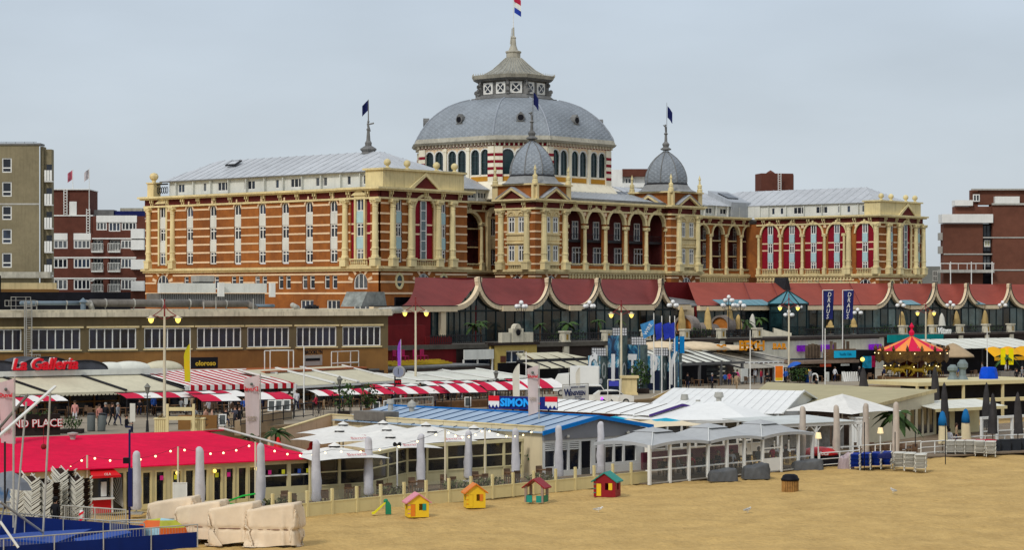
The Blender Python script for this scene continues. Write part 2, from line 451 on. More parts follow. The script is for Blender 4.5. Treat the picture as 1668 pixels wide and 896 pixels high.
def lower_floor(W, x0, x1, parent, pairs=(), arches=(), rows2=(), zb=4.0, m=BRICK):
 ops=[]
 for x in pairs:
  ops+=[(x-1.25, x-.25, 13.15, 15.0), (x+.25, x+1.25, 13.15, 15.0)]
 for x in arches:ops.append((x-1.3, x+1.3, 13.1, 15.3, 1.25))
 for(x, w)in rows2:ops.append((x-w/2, x+w/2, 10.2, 11.6))
 facade_wall(W, x0, x1, zb, ZS-.4, ops, parent, m)
 for x in pairs:
  window(W, x-1.25, .2, 13.15, 1.0, 1.85, parent, nx=1, transom=1.3, fw=.12);window(W, x+.25, .2, 13.15, 1.0, 1.85, parent, nx=1, transom=1.3, fw=.12)
 for x in arches:
  window(W, x-1.3, .2, 13.1, 2.6, 2.2, parent, nx=3, arch=True, fw=.14)
  voussoir(W, x, 13.9, parent, 1.45, 2.35)
 for(x, w)in rows2:window(W, x-w/2, .2, 10.2, w, 1.4, parent, nx=3, fw=.14)
 sk_=[(x-1.3, x+1.3)for x in arches]
 bands(W, x0, x1, [12.4, 10.0], parent, [])
 bands(W, x0, x1, [15.05], parent, [(x-2.3, x+2.3)for x in arches])
 bands(W, x0, x1, [13.95], parent, [(x-1.3, x+1.3)for x in pairs]+[(x-1.5, x+1.5)for x in arches])
# = left wing, long side (s = -41)
SL=-41.0
WL=FV(SL, 0)
tA=t_of(237, SL);tC=7.4
cols=[t_of(x, SL)for x in(309, 347, 387, 427, 464.7, 503.6, 543.5)]
endw=t_of(265.2, SL);pavw=t_of(591, SL)
pav0=t_of(558, SL)
ww=1.45
ops=[(x-ww/2, x+ww/2, 16.7, 25.55, True)for x in cols]+[(endw-ww/2, endw+ww/2, 16.7, 25.55)]
facade_wall(WL, tA, pav0, ZS-.4, ZC-1.3, ops, hotel)
for x in cols:strip(WL, x, ww, hotel)
strip(WL, endw, ww, hotel, arch=False, surround=True)
bands(WL, tA, pav0, BZ, hotel, [(x-ww/2, x+ww/2)for x in cols]+[(endw-1.0, endw+1.0)])
for x in cols:
 a=MB();a.arch(x, 25.55-ww/2, ww/2, ww/2+.2, -.1, .1, n=8);a.box(x-.13, x+.13, -.22, .1, 25.5, 26.1)
 a.put('arch_hood', BAND, WL, hotel)
for px in(244, 283):put('column', column_mesh(9.2, .40), WL@T(t_of(px, SL), -.25, 16.2), hotel)
cornice(WL, tA, pav0-.02, hotel, ends=(1, 0));stringc(WL, tA, pav0-.02, hotel, ends=(1, 0))
cornice(WL@T(0, -.45, .004), pav0, tC, hotel, ends=(0, 1));stringc(WL@T(0, -.45, .004), pav0, tC, hotel, ends=(0, 1))
lower_floor(WL, tA, pav0, hotel, pairs=[t_of(x, SL)for x in(309, 347, 386.5, 425, 463.5, 502.5, 539)], arches=[endw], rows2=[(t_of(543, SL), 2.6), (t_of(500, SL), 2.6)])
WLp=WL@T(0, -.45, 0)
facade_wall(WLp, pav0, tC, ZS-.4, ZC-1.3, [(pavw-1.9, pavw+1.9, 16.7, 25.7)], hotel)
MB().box(pavw-1.9, pavw+1.9, .2, .34, 16.7, 25.7).put('red_panel', CRIM, WLp, hotel)
strip(WLp@T(0, -.1, 0), pavw, 1.5, hotel, pm=AQUA, arch=False, surround=True)
bands(WLp, pav0, tC, BZ, hotel, [(pavw-1.9, pavw+1.9)])
bands(WLp@T(0, .2, 0), pavw-1.9, pavw+1.9, [20.6, 21.9], hotel, [(pavw-1.05, pavw+1.05)])
for px in(565, 614):put('column', column_mesh(9.2, .45), WLp@T(t_of(px, SL-.4), -.3, 16.2), hotel)
put('balustrade', balustrade_mesh(3.4), WLp@T(pavw-1.7, -.3, 16.25), hotel)
lower_floor(WLp, pav0, tC, hotel, arches=[pavw], rows2=[(pavw+.3, 3.2)])
MB().wall(0, 17.6, 4, ZC-.3).put('wall', BRICK, frame(KP(SL+17.6, tA), ANG_U+PI), hotel)
def end_face(s0, tt, s1, pcols, pwins, parch, parcw, hot=hotel):
 """sea-facing end of a wing: four columns, two narrow window strips and a tall red arch"""
 W=FU(0, tt)
 xa=s_of(parch, tt)
 w2=1.15
 wx=[s_of(p, tt)for p in pwins]
 r_=parcw
 ops=[(x-w2/2, x+w2/2, 16.7, 25.55)for x in wx]+[(xa-r_, xa+r_, 16.9, 25.9, True)]
 facade_wall(W, s0, s1, ZS-.4, ZC-1.3, ops, hot)
 for x in wx:strip(W, x, w2, hot, pm=AQUA, arch=False)
 bands(W, s0, s1, BZ, hot, [(x-w2/2, x+w2/2)for x in wx]+[(xa-r_-.4, xa+r_+.4)])
 MB().box(xa-r_, xa+r_, .25, .34, 16.9, 25.9).put('red_panel', CRIM, W, hot)
 bands(W@T(0, .25, 0), xa-r_, xa+r_, [20.6, 21.9], hot, [(xa-.65, xa+.65)])
 window(W, xa-.6, .12, 17.0, 1.2, 8.4, hot, nx=1, nz=6, fw=.14, gm=AQGL)
 a=MB();a.arch(xa, 25.9-r_, r_, r_+.38, -.2, .15, n=12, leg=7.5);a.box(xa-.2, xa+.2, -.35, .1, 25.8, 26.6)
 a.put('arch_surround', CREAM2, W, hot)
 for p in pcols:put('column', column_mesh(9.2, .45), W@T(s_of(p, tt+.3), -.35, 16.2), hot)
 put('balustrade', balustrade_mesh(2*r_), W@T(xa-r_, -.3, 16.25), hot)
 cornice(W, s0, s1, hot, ends=(0, 1));stringc(W, s0, s1, hot, ends=(0, 1))
 lower_floor(W, s0, s1, hot, arches=[xa])
 for x in wx:
  b=MB();b.arch(x, 14.2, .55, .85, -.15, .1, .8, 1.15, n=10);
  b.X=T(0, 0, 28.4)@S(1, 1, -1);b.arch(x, 14.2, .55, .85, -.15, .1, .8, 1.15, n=10);b.X=None
  b.put('oval_surround', CREAM2, W, hot)
  g_=MB();g_.extr([(x+.55*math.cos(q*PI/8), -.03, 14.2+.8*math.sin(q*PI/8))for q in range(16)], (0, .02, 0));g_.put('oval_pane', GLASSG, W, hot)
 p_=MB();p_.box(s0+.3, s1-.8, -.15, 3.2, ZC+.01, ZC+2.35);p_.box(s0, s1-.5, -.5, 3.5, ZC+2.35, ZC+2.62)
 p_.put('parapet', CREAM2, W, hot)
 q_=MB();hw_=3.3
 q_.extr([(xa-hw_, -.5, ZC+.02), (xa-hw_+.8, -.5, ZC+.02), (xa, -.5, ZC+1.75), (xa, -.5, ZC+2.25)], (0, .34, 0))
 q_.extr([(xa+hw_, -.5, ZC+.02), (xa, -.5, ZC+2.25), (xa, -.5, ZC+1.75), (xa+hw_-.8, -.5, ZC+.02)], (0, .34, 0))
 q_.put('pediment', CREAM2, W, hot)
 MB().extr([(xa-2.4, -.3, ZC+.03), (xa+2.4, -.3, ZC+.03), (xa, -.3, ZC+1.7)], (0, .14, 0)).put('pediment_panel', FRIEZE, W, hot)
 bm_=cached('stone_ball', lambda:MB().lathe([(.42, 0), (.42, .1), (.2, .2), (.2, .35), (.42, .5), (.52, .78), (.42, 1.08), (.2, 1.25), (0, 1.3)], 12).mesh('stone_ball', CREAM2, True))
 for f_ in(.1, .33, .68, .9):put('stone_ball', bm_, W@T(s0+(s1-s0-.5)*f_, .4, ZC+2.62), hot)
AQGL=mat('pale_glass', (0.10, 0.15, 0.16), 0.15, 0.3, 0.5, spec=0.5)
end_face(SL, 7.4, -23.4, (639.6, 669, 714, 736.7), (650, 722), 690.5, 1.95)
MB().wall(0, 30, 4, ZC-.3).put('wall', BRICK, frame(KP(-23.4, 7.4), ANG_V+PI), hotel)
# ---- attic and roofs of the left wing
def attic(W, x0, x1, parent, wins, zb=ZC, h=2.2, y=1.3):
 a=MB().wall(x0, x1, zb, zb+h, [(x-w/2, x+w/2, zb+.5, zb+h-.35)for x, w in wins], y=y, t=.2)
 a.put('attic_wall', PALE, W, parent)
 for x, w in wins:window(W, x-w/2, y+.1, zb+.5, w, h-.85, parent, nx=max(1, round(w/.8)), fw=.12)
 n_=int((x1-x0)/3.6)
 f=cached('fin', lambda:MB().box(-.05, .05, -.5, 0, 0, 2.0).mesh('partition_fin', PALE))
 for q in range(n_):put('partition_fin', f, W@T(x0+(q+.5)*(x1-x0)/n_, y, zb+.02), parent)
attic(WL, t_of(265, SL), 4.5, hotel, [(t_of(p, SL+1), w_)for p, w_ in((293, 1.5), (331, .8), (361, 2.4), (404, 2.4), (449, .8), (480, 2.4), (521, 2.4), (566, .8), (600, 2.6))])
zE, zR=ZC+2.3, 32.65
sL0, sL1=SL+.9, -24.0
tr0, tr1=-35.0, -1.3
e=[(sL0, tA+2.5), (sL0, 6.0), (sL1, 6.0), (sL1, tA+2.5)];sm=(sL0+sL1)/2
paneled_roof(KP(*e[0], zE), KP(*e[1], zE), KP(sm, tr0, zR), KP(sm, tr1, zR), 26, hotel)
paneled_roof(KP(*e[1], zE), KP(*e[2], zE), KP(sm, tr1, zR), KP(sm, tr1, zR), 9, hotel)
paneled_roof(KP(*e[2], zE), KP(*e[3], zE), KP(sm, tr1, zR), KP(sm, tr0, zR), 26, hotel)
paneled_roof(KP(*e[3], zE), KP(*e[0], zE), KP(sm, tr0, zR), KP(sm, tr0, zR), 9, hotel)
MB().prism([tuple(KP(s_, t_).xy)for s_, t_ in((SL+.2, tA+.2), (SL+.2, 7.2), (-23.5, 7.2), (-23.5, tA+.2))], ZC-.6, ZC-.3).put('roof_deck', LEAD, ID, hotel)
g_=MB();g_.X=WL;g_.box(tA+2.3, 6.1, .75, .95, zE-.15, zE+.02);g_.put('gutter', LEAD, ID, hotel)
tsk=t_of(371, SL+5);sp_=KP(SL+6.2, tsk, 31.85)
sl=MB();sl.X=frame(sp_, ANG_V)@Matrix.Rotation(R(27), 4, 'X');sl.box(-1.1, 1.1, -.8, .8, 0, .18);sl.m=1;sl.box(-.8, .8, -.55, .55, .18, .2)
sl.put('skylight', [DARKM, ZINC2], ID, hotel)
pr=MB();pr.box(-.7, .7, -.7, .7, 0, 2.0);pr.box(-.85, .85, -.85, .85, 2.0, 2.2);pr.lathe([(.3, 2.2), (.3, 2.5), (.62, 2.8), (.7, 3.15), (.5, 3.55), (0, 3.7)], 10)
pr.put('corner_pier', CREAM, WL@T(tA+1.0, .8, ZC), hotel)
rl=MB();rl.tube((0, 0, 1.9), (2.4, 0, 1.9), .12)
for q in range(5):rl.path([(q*.5+.25+.22*math.cos(a_), 0, 1.0+.5*math.sin(a_))for a_ in[i_*PI/4 for i_ in range(9)]], .05, 4)
rl.put('scroll_railing', DARKM, WL@T(tA+1.7, .8, ZC), hotel)
# = right wing (side face s = SR)
SR=89.7;WR=FV(SR, 0);tR0=t_of(1233, SR);tR1=6.4
arc=[t_of(p, SR)for p in(1254.6, 1289.7, 1325, 1363)];lastA=t_of(1409, SR)
ops=[(x-1.95, x+1.95, 16.9, 25.6, True)for x in arc]+[(lastA-1.95, lastA+1.95, 16.9, 25.6, True)]
facade_wall(WR, tR0-5, tR1, ZS-.4, ZC-1.3, ops, hotel)
for i_, x in enumerate(arc+[lastA]):
 MB().box(x-1.95, x+1.95, .26, .34, 16.9, 25.6).put('red_panel', CRIM, WR, hotel)
 strip(WR@T(0, -.12, -.1), x, 1.15, hotel, pm=AQUA, arch=False)
 bands(WR@T(0, .26, 0), x-1.95, x+1.95, [20.6, 21.9], hotel, [(x-.6, x+.6)])
 a=MB();a.arch(x, 23.65, 1.95, 2.28, -.18, .15, n=12);a.box(x-.18, x+.18, -.32, .1, 25.5, 26.2)
 a.put('arch_surround', CREAM2, WR, hotel)
 put('balustrade', balustrade_mesh(3.2), WR@T(x-1.6, -.3, 16.25), hotel)
cm7=column_mesh(7.5, .27)
for p in(1236.7, 1272, 1307.7, 1344, 1376):put('column', cm7, WR@T(t_of(p, SR), -.2, 16.2), hotel)
for p in(1384, 1429):put('column', column_mesh(9.2, .5), WR@T(t_of(p, SR), -.35, 16.2), hotel)
star=cached('star_block', lambda:MB().box(-.28, .28, -.1, .1, -.28, .28).mesh('star_block', BAND))
for p in(1272, 1307.7, 1344, 1395):put('star_block', star, WR@T(t_of(p, SR), -.05, 25.1), hotel)
cornice(WR, tR0, tR1, hotel, ends=(0, 1));MB().box(-34, tR0, 1.0, 1.4, ZC, ZC+2.2).put('attic_wall', PALE, WR, hotel);stringc(WR, tR0, tR1, hotel, ends=(0, 1))
lower_floor(WR, tR0, tR1, hotel, arches=[lastA], pairs=arc)
end_face(SR, 6.4, 105.2, (1447, 1465, 1491.6, 1504), (1452.6, 1497), 1476, 1.5)
MB().wall(0, 40, 4, ZC-.3).put('wall', BRICK, frame(KP(105.2, 6.4), ANG_V+PI), hotel)
attic(WR, tR0, 3.5, hotel, [(t_of(p, SR+1), w_)for p, w_ in((1258, .8), (1272, .8), (1300.5, 2.6), (1337, 2.6), (1366, .8), (1381, .8), (1412, 2.6))])
s0_, s1_=SR+.9, 104.6;sm=(s0_+s1_)/2
paneled_roof(KP(s0_, -34, zE), KP(s0_, 5.0, zE), KP(sm, -30, zR-.2), KP(sm, -1, zR-.2), 22, hotel)
paneled_roof(KP(s0_, 5.0, zE), KP(s1_, 5.0, zE), KP(sm, -1, zR-.2), KP(sm, -1, zR-.2), 8, hotel)
paneled_roof(KP(s1_, 5.0, zE), KP(s1_, -34, zE), KP(sm, -1, zR-.2), KP(sm, -30, zR-.2), 22, hotel)
MB().prism([tuple(KP(s_, t_).xy)for s_, t_ in((SR+.2, -40), (SR+.2, 6.2), (105, 6.2), (105, -40))], ZC-.6, ZC-.3).put('roof_deck', LEAD, ID, hotel)
# = recessed loggia walls
def loggia(W, x0, x1, cx_, r_, z0, ztop, parent, depth=2.4, floors=(20.0, 23.2), m=LOGG, cols_=(), thin=.34, winx=-.2, railh=.9, brkt=True):
 ops=[(x-r_, x+r_, z0, ztop, True)for x in cx_]
 facade_wall(W, x0, x1, ZS-.4, ZC-1.3, ops, parent, t=.5)
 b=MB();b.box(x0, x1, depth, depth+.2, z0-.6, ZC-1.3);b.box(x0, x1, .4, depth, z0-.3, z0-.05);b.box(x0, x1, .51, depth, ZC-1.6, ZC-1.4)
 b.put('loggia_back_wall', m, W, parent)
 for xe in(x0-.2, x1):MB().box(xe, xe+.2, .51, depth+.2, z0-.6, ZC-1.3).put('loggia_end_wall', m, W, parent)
 for x in cx_:
  for zf in floors:
   sl_=MB();sl_.box(x-r_-.15, x+r_+.15, .55, depth, zf-(.18 if brkt else .4), zf)
   sl_.put('balcony_slab', CREAM if brkt else DARKM, W, parent)
   rr=MB();rr.box(x-r_, x+r_, .6, .66, zf+railh-.06, zf+railh);n_=12
   for q in range(n_):rr.box(x-r_+2*r_*(q+.5)/n_-.02, x-r_+2*r_*(q+.5)/n_+.02, .61, .65, zf, zf+railh)
   rr.put('balcony_railing', DARKM, W, parent)
  for zf in[z0]+list(floors):
   hh=min(2.3, (floors[0]-z0)-.5)if len(floors)>1 else 2.9
   ww_=1.3 if len(floors)>1 else(2.5 if zf==z0 else 1.5);window(W, x-r_*(.75 if len(floors)>1 else 1.15)+winx, depth-.08, zf+.1, ww_, hh, parent, nx=3 if ww_>2 else 2, fw=.17, transom=hh*.7)
  a=MB();rw_=.34 if r_<2 else .46;a.arch(x, ztop-r_, r_-.05, r_+rw_-.05, -.22, .4, n=12);a.box(x-.17, x+.17, -.3, .1, ztop-.05, ztop+.65)
  a.put('arch_surround', CREAM2, W, parent)
  put('balustrade', balustrade_mesh(2*r_), W@T(x-r_, .1, z0-.65), parent)
tRc=-22.0
WRc=FU(0, tRc)
ra_=[s_of(p, tRc)for p in(1144.6, 1169, 1195, 1218)]
loggia(WRc, 60, SR-.01, ra_, 1.72, 16.9, 25.4, hotel, floors=(19.7, 22.6))
for p in(1157, 1182, 1206.5, 1231):put('column', cm7, WRc@T(s_of(p, tRc), -.1, 16.2), hotel)
cornice(WRc, 60, SR-.1, hotel);stringc(WRc, 60, SR-.1, hotel);lower_floor(WRc, 60, SR-.01, hotel)
attic(WRc, 60, SR, hotel, [(s_of(p, tRc-1), 2.0)for p in(1157, 1180, 1206)], h=2.0)
paneled_roof(KP(58, tRc-.8, ZC+2.1), KP(SR+1, tRc-.8, ZC+2.1), KP(58, tRc-8, 32.0), KP(SR-4, tRc-8, 32.0), 14, hotel)
lb=MB();lb.X=FU(SR-4.5, tRc-.2);lb.box(0, 6.5, .6, 6, ZC, ZC+2.9);lb.extr([(0, .6, ZC+2.9), (0, 6, ZC+2.9), (0, 6, ZC+5.2)], (6.5, 0, 0))
lb.put('link_block', ZINC, ID, hotel)
hb=MB();hb.X=FU(SR-4.5, tRc-.2)@T(1.2, 2.2, ZC+3.65)@Matrix.Rotation(R(23), 4, 'X');hb.box(0, 3.4, 0, 2.6, 0, .15)
hb.put('roof_hatch', GLASS, ID, hotel)
tLc=-13.0;WLc=FU(0, tLc)
xl_=s_of(765, tLc)
facade_wall(WLc, xl_+3.6, 20, ZS-.4, ZC-1.3, [], hotel, t=.5)
loggia(WLc, -23.4, xl_+3.6, [xl_], 2.6, 16.9, 25.2, hotel, floors=(19.9, 22.8), winx=.2)
for x in(s_of(783, tLc), ):put('column', cm7, WLc@T(x, -.2, 16.2), hotel)
xb=s_of(801, tLc)
bb=MB();bb.box(xb-1.6, xb-.75, -.5, 0, 16.2, 25.6);bb.box(xb+.75, xb+1.6, -.5, 0, 16.2, 25.6);bb.box(xb-.75, xb+.75, -.45, 0, 19.6, 21.6)
bb.arch(xb, 24.6, .75, 1.6, -.55, 0, n=8);bb.box(xb-.75, xb+.75, -.4, 0, 24.4, 24.7)
bb.put('bay_surround', CREAM, WLc, hotel)
window(WLc, xb-.75, -.2, 17.0, 1.5, 2.6, hotel, fw=.15);window(WLc, xb-.75, -.2, 21.6, 1.5, 2.8, hotel, fw=.15)
cornice(WLc, -23.4, 12, hotel);stringc(WLc, -23.4, 12, hotel);lower_floor(WLc, -23.4, 12, hotel)
attic(WLc, -23.4, s_of(798, tLc), hotel, [(s_of(p, tLc-1), 3.0)for p in(765, 785)], h=1.9)
paneled_roof(KP(-22, tLc-.6, ZC+2.0), KP(14, tLc-.6, ZC+2.0), KP(-22, tLc-9, 32.2), KP(14, tLc-9, 30.5), 12, hotel, m=ZINC)
# = central block
SC=41.6
WC=FU(0, 0)
px_arch=(935.7, 969.6, 1003.5, 1037.5, 1069.3)
ca=[s_of(p, 0)for p in px_arch]
loggia(WC, 8.0, 33.4, ca, 2.15, 16.9, 26.0-.35, hotel, floors=(21.0, ), depth=2.8, brkt=False, winx=0)
cmC=column_mesh(7.0, .33)
for p in(920.5, 951.8, 985.5, 1018.5, 1052, 1085):put('column', cmC, WC@T(s_of(p, 0), -.1, 16.2), hotel)
for p in(951.8, 985.5, 1018.5, 1052):put('star_block', star, WC@T(s_of(p, 0), -.05, 25.0), hotel)
cornice(WC, 8.01, 33.39, hotel);stringc(WC, 8.01, 33.39, hotel);lower_floor(WC, 8, 33.4, hotel, arches=[])
dn=MB();n_=34
for q in range(n_):dn.box(8.4+q*.74, 8.66+q*.74, -.32, -.02, 14.9, 15.6)
dn.put('dentil_row', CREAM2, WC, hotel, kind='stuff')
dn=MB()
for q in range(34):dn.box(64+q*.74, 64.26+q*.74, -.32, -.02, 14.9, 15.6)
dn.put('dentil_row', CREAM2, WRc, hotel, kind='stuff')
dn=MB()
for q in range(30):dn.box(tR0+.3+q*.7, tR0+.56+q*.7, -.32, -.02, 15.0, 15.55)
dn.put('dentil_row', CREAM2, WR, hotel, kind='stuff')
for Wx, a0, a1 in((WC, 8, 33.4), (WRc, 60, SR-.2), (WR, tR0, tR1-4.4)):
 MB().box(a0, a1, -.3, .2, 14.55, 14.8).put('ledge', CREAM2, Wx, hotel)
MB().wall(0, 30, 4, ZC-.3).put('wall', BRICK, frame(KP(SC, -1), ANG_V+PI), hotel)
MB().prism([tuple(KP(s_, t_).xy)for s_, t_ in((9, -40), (9, -.2), (SC-.4, -.2), (SC-.4, -40))], ZC-.6, ZC-.3).put('roof_deck', LEAD, ID, hotel)
paneled_roof(KP(8.2, .2, ZC+.1), KP(33.2, .2, ZC+.1), KP(8.2, -6.5, ZC+1.9), KP(33.2, -6.5, ZC+1.9), 18, hotel, m=ZINC)
gt=MB();gt.X=WC;gt.box(8.2, 33.2, -.45, -.1, ZC+.02, ZC+.42);gt.put('gutter', LEAD, ID, hotel)
paneled_roof(KP(8, -7.5, ZC+1.0), KP(40.5, -7.5, ZC+1.0), KP(8, -12, ZC+2.8), KP(40.5, -12, ZC+2.8), 20, hotel, m=ZINC)
def tower(s0, t0, px, face_cols, face_wins, left_cols=None, left_wins=None):
 """square brick corner tower with pediments and a bulbous eight-sided slate dome; s0,t0 = front-left corner"""
 w=8.0;W=FU(s0, t0);WV_=FV(s0, t0)
 loc=lambda p:s_of(p, t0)-s0
 locv=lambda p:t_of(p, s0)-t0
 for(Wf, xo, cc, wins, full)in((W, 0, [loc(p)for p in face_cols], [loc(p)for p in face_wins], True), (WV_, -w, [locv(p)for p in left_cols]if left_cols else[], [locv(p)for p in left_wins]if left_wins else[], left_cols is not None)):
  ops=[(x-.62, x+.62, z_, z_+h_)for x in wins for z_, h_ in((17.45, 2.5), (21.85, 2.45))]
  facade_wall(Wf, xo, xo+w, ZS-.4, ZC-1.3, ops, hotel)
  for x in wins:
   window(Wf, x-.62, -.02, 17.45, 1.24, 2.5, hotel, fw=.19, transom=1.75);window(Wf, x-.62, -.02, 21.85, 1.24, 2.45, hotel, fw=.19, transom=1.7)
  if wins:
   c0, c1=min(wins)-.9, max(wins)+.9
   fr=MB()
   fr.wall(c0, c1, 16.9, 25.6, ops, y=-.12, t=.3);fr.box(c0-.2, c1+.2, -.4, -.121, 20.15, 20.4);fr.box(c0-.1, c1+.1, -.35, -.121, 21.5, 21.75);fr.box(c0, c1, -.25, -.121, 24.35, 24.5)
   for x in wins:fr.arch(x, 24.5, .48, .72, -.3, -.121, n=8);fr.arch(x, 24.5, .12, .3, -.26, -.121, n=6)
   fr.put('window_surround', CREAM, Wf, hotel)
   put('balustrade', balustrade_mesh(2.9, .8), Wf@T((c0+c1)/2-1.45, -.35, 16.22), hotel)
   MB().box(c0, c1, -.22, -.125, 20.6, 21.3).put('ledge', CREAM, Wf, hotel)
  bands(Wf, xo, xo+w, BZ, hotel, [(min(wins)-.9, max(wins)+.9)]if wins else[])
  for x in cc:put('column', column_mesh(9.2, .5), Wf@T(x, -.3, 16.2), hotel)
  cornice(Wf@T(0, -.02, .003), xo, xo+w, hotel, ends=(1, 1)if xo==0 else(0, 0));stringc(Wf@T(0, -.02, .003), xo, xo+w, hotel, ends=(1, 1)if xo==0 else(0, 0))
  lower_floor(Wf, xo, xo+w, hotel, arches=[sum(wins)/2]if wins else[])
  facade_wall(Wf, xo, xo+w, ZC-.25, ZC+2.1, [], hotel)
  p=MB();xm=xo+w/2-(.0 if xo==0 else-.0)
  a0, a1, zt=xm-3.1, xm+3.1, ZC+1.75
  p.extr([(a0, -.95, ZC+.02), (a0+.7, -.95, ZC+.02), (xm, -.95, zt-.42), (xm, -.95, zt)], (0, 1.2, 0));p.extr([(a1, -.95, ZC+.02), (xm, -.95, zt), (xm, -.95, zt-.42), (a1-.7, -.95, ZC+.02)], (0, 1.2, 0))
  p.put('pediment', CREAM, Wf, hotel)
  MB().extr([(a0+.7, -.55, ZC+.03), (a1-.7, -.55, ZC+.03), (xm, -.55, zt-.45)], (0, .3, 0)).put('pediment_panel', FRIEZE, Wf, hotel)
  rf=MB();rf.extr([(a0-.1, -1.0, ZC+.06), (xm, -1.0, zt+.04), (xm, -1.0, zt+.12), (a0-.15, -1.0, ZC+.14)], (0, 1.3, 0));rf.extr([(a1+.1, -1.0, ZC+.06), (a1+.15, -1.0, ZC+.14), (xm, -1.0, zt+.12), (xm, -1.0, zt+.04)], (0, 1.3, 0))
  rf.put('pediment_roof', ZINC, Wf, hotel)
  for x in(xo, xo+w):MB().box(x-.55, x+.55, -.12, .3, ZC+.01, ZC+2.1).put('corner_pier', CREAM, Wf@T(0, -.01 if xo==0 else-.005, 0), hotel)
 for a_, b_ in((ANG_U+PI, KP(s0+w, t0-w)), (ANG_V+PI, KP(s0+w, t0))):
  MB().wall(0, w, 4, ZC+2.1).put('wall', BRICK, frame(b_, a_), hotel)
 tc_=W@T(w/2, w/2, 0)
 lg=MB();lg.box(-w/2-.5, w/2+.5, -w/2-.5, w/2+.5, ZC+2.1, ZC+2.35);lg.put('ledge', CREAM, tc_, hotel)
 spire=cached('pinnacle', lambda:MB().lathe([(.45, 0), (.45, .5), (.3, .6), (.38, .8), (.38, 1.2), (.18, 1.35), (.14, 2.0), (.24, 2.1), (.0, 2.9)], 8).mesh('pinnacle', CREAM2))
 for dx in(-1, 1):
  for dy in(-1, 1):put('pinnacle', spire, tc_@T(dx*w/2, dy*w/2, ZC+2.35), hotel)
 sk_=MB();sk_.lathe([(5.2, ZC+2.35), (4.3, ZC+2.8), (3.75, ZC+3.5), (3.6, ZC+3.7)], 8, ph=PI/8);sk_.put('dome_skirt', mat('grey_lead_skirt', (.26, .265, .26), .55, .12, streak=.3), tc_, hotel)
 prof=[(3.45, 0), (3.58, .5), (3.55, 1.2), (3.36, 2.0), (3.0, 2.85), (2.5, 3.65), (1.85, 4.4), (1.15, 4.98), (.62, 5.35), (.35, 5.6)]
 zb=ZC+3.6
 for k_ in range(8):
  a0, a1=PI/8+k_*PI/4+.02, PI/8+(k_+1)*PI/4-.02
  m_=MB();L0=[m_.vt((r*math.cos(a0), r*math.sin(a0), zb+z))for r, z in prof];L1=[m_.vt((r*math.cos(a1), r*math.sin(a1), zb+z))for r, z in prof]
  for q in range(len(prof)-1):m_.face((L0[q], L1[q], L1[q+1], L0[q+1]))
  m_.puts('dome_facet', SLATE, tc_, hotel)
  m_=MB();am=PI/8+k_*PI/4;m_.path([(r*math.cos(am), r*math.sin(am), zb+z)for r, z in prof], .09, 5);m_.put('dome_rib', LEAD, tc_, hotel)
 MB().lathe([(3.6, zb-.1), (3.75, zb), (3.6, zb+.25)], 8, ph=PI/8).put('dome_ring', DARKM, tc_, hotel)
 fi=MB();z0=zb+5.7;fi.lathe([(.4, z0), (.9, z0+.15), (.9, z0+.3), (.45, z0+.6), (.6, z0+1.0), (.6, z0+1.1), (.25, z0+1.5), (.2, z0+2.6), (.35, z0+2.8), (.1, z0+3.1), (0, z0+3.2)], 8)
 fi.tube((.1, 0, z0+2.5), (-.2, 0, z0+4.1), .16, .1, 6);fi.tube((-.1, 0, z0+3.9), (-.75, 0, z0+4.2), .09, .06, 5);fi.ball((-.15, 0, z0+4.2), .18, 8, 5);fi.tube((.2, 0, z0+3), (.5, .3, z0+4.0), .07, .05, 5)
 fi.tube((.25, 0, z0+2.4), (.25, 0, z0+8.0), .05, .03, 5)
 fi.put('finial', LEAD, tc_, hotel)
 fl=MB();fl.grid(lambda u_, v_:(.28+.9*u_, .25*math.sin(5*u_), z0+7.4-1.9*v_-1.1*u_), 6, 3)
 fl.put('flag', NAVY, frame((tc_@T(0, 0, 0)).translation, R(-20)), hotel)
 return tc_
def slate():
 m=mat('slate', (0.235, 0.265, 0.295), 0.5, 0.14, 1.0, streak=0.3, spec=0.45)
 t=m.node_tree;b=t.nodes['Principled BSDF']
 geo=t.nodes.new('ShaderNodeNewGeometry');sep_=t.nodes.new('ShaderNodeSeparateXYZ');t.links.new(geo.outputs['Position'], sep_.inputs[0])
 def wave(sx, sz):
  a=t.nodes.new('ShaderNodeMath');a.operation='MULTIPLY';a.inputs[1].default_value=sx;t.links.new(sep_.outputs['X'], a.inputs[0])
  c=t.nodes.new('ShaderNodeMath');c.operation='MULTIPLY_ADD';c.inputs[1].default_value=sz;t.links.new(sep_.outputs['Z'], c.inputs[0]);t.links.new(a.outputs[0], c.inputs[2])
  f_=t.nodes.new('ShaderNodeMath');f_.operation='SINE';t.links.new(c.outputs[0], f_.inputs[0]);return f_
 w1, w2=wave(7, 9), wave(7, -9)
 mx_=t.nodes.new('ShaderNodeMath');mx_.operation='MAXIMUM';t.links.new(w1.outputs[0], mx_.inputs[0]);t.links.new(w2.outputs[0], mx_.inputs[1])
 old=b.inputs['Base Color'].links[0].from_socket
 mr=t.nodes.new('ShaderNodeMapRange');mr.inputs[1].default_value=.7;mr.inputs[2].default_value=1;mr.inputs[3].default_value=1.0;mr.inputs[4].default_value=.84
 t.links.new(mx_.outputs[0], mr.inputs[0])
 sc=t.nodes.new('ShaderNodeVectorMath');sc.operation='SCALE';t.links.new(old, sc.inputs[0]);t.links.new(mr.outputs[0], sc.inputs['Scale'])
 t.links.new(sc.outputs[0], b.inputs['Base Color'])
 bp=t.nodes.new('ShaderNodeBump');bp.inputs['Strength'].default_value=.5;bp.inputs['Distance'].default_value=.05;bp.invert=True
 t.links.new(mx_.outputs[0], bp.inputs['Height']);t.links.new(bp.outputs[0], b.inputs['Normal'])
 return m
SLATE=slate()
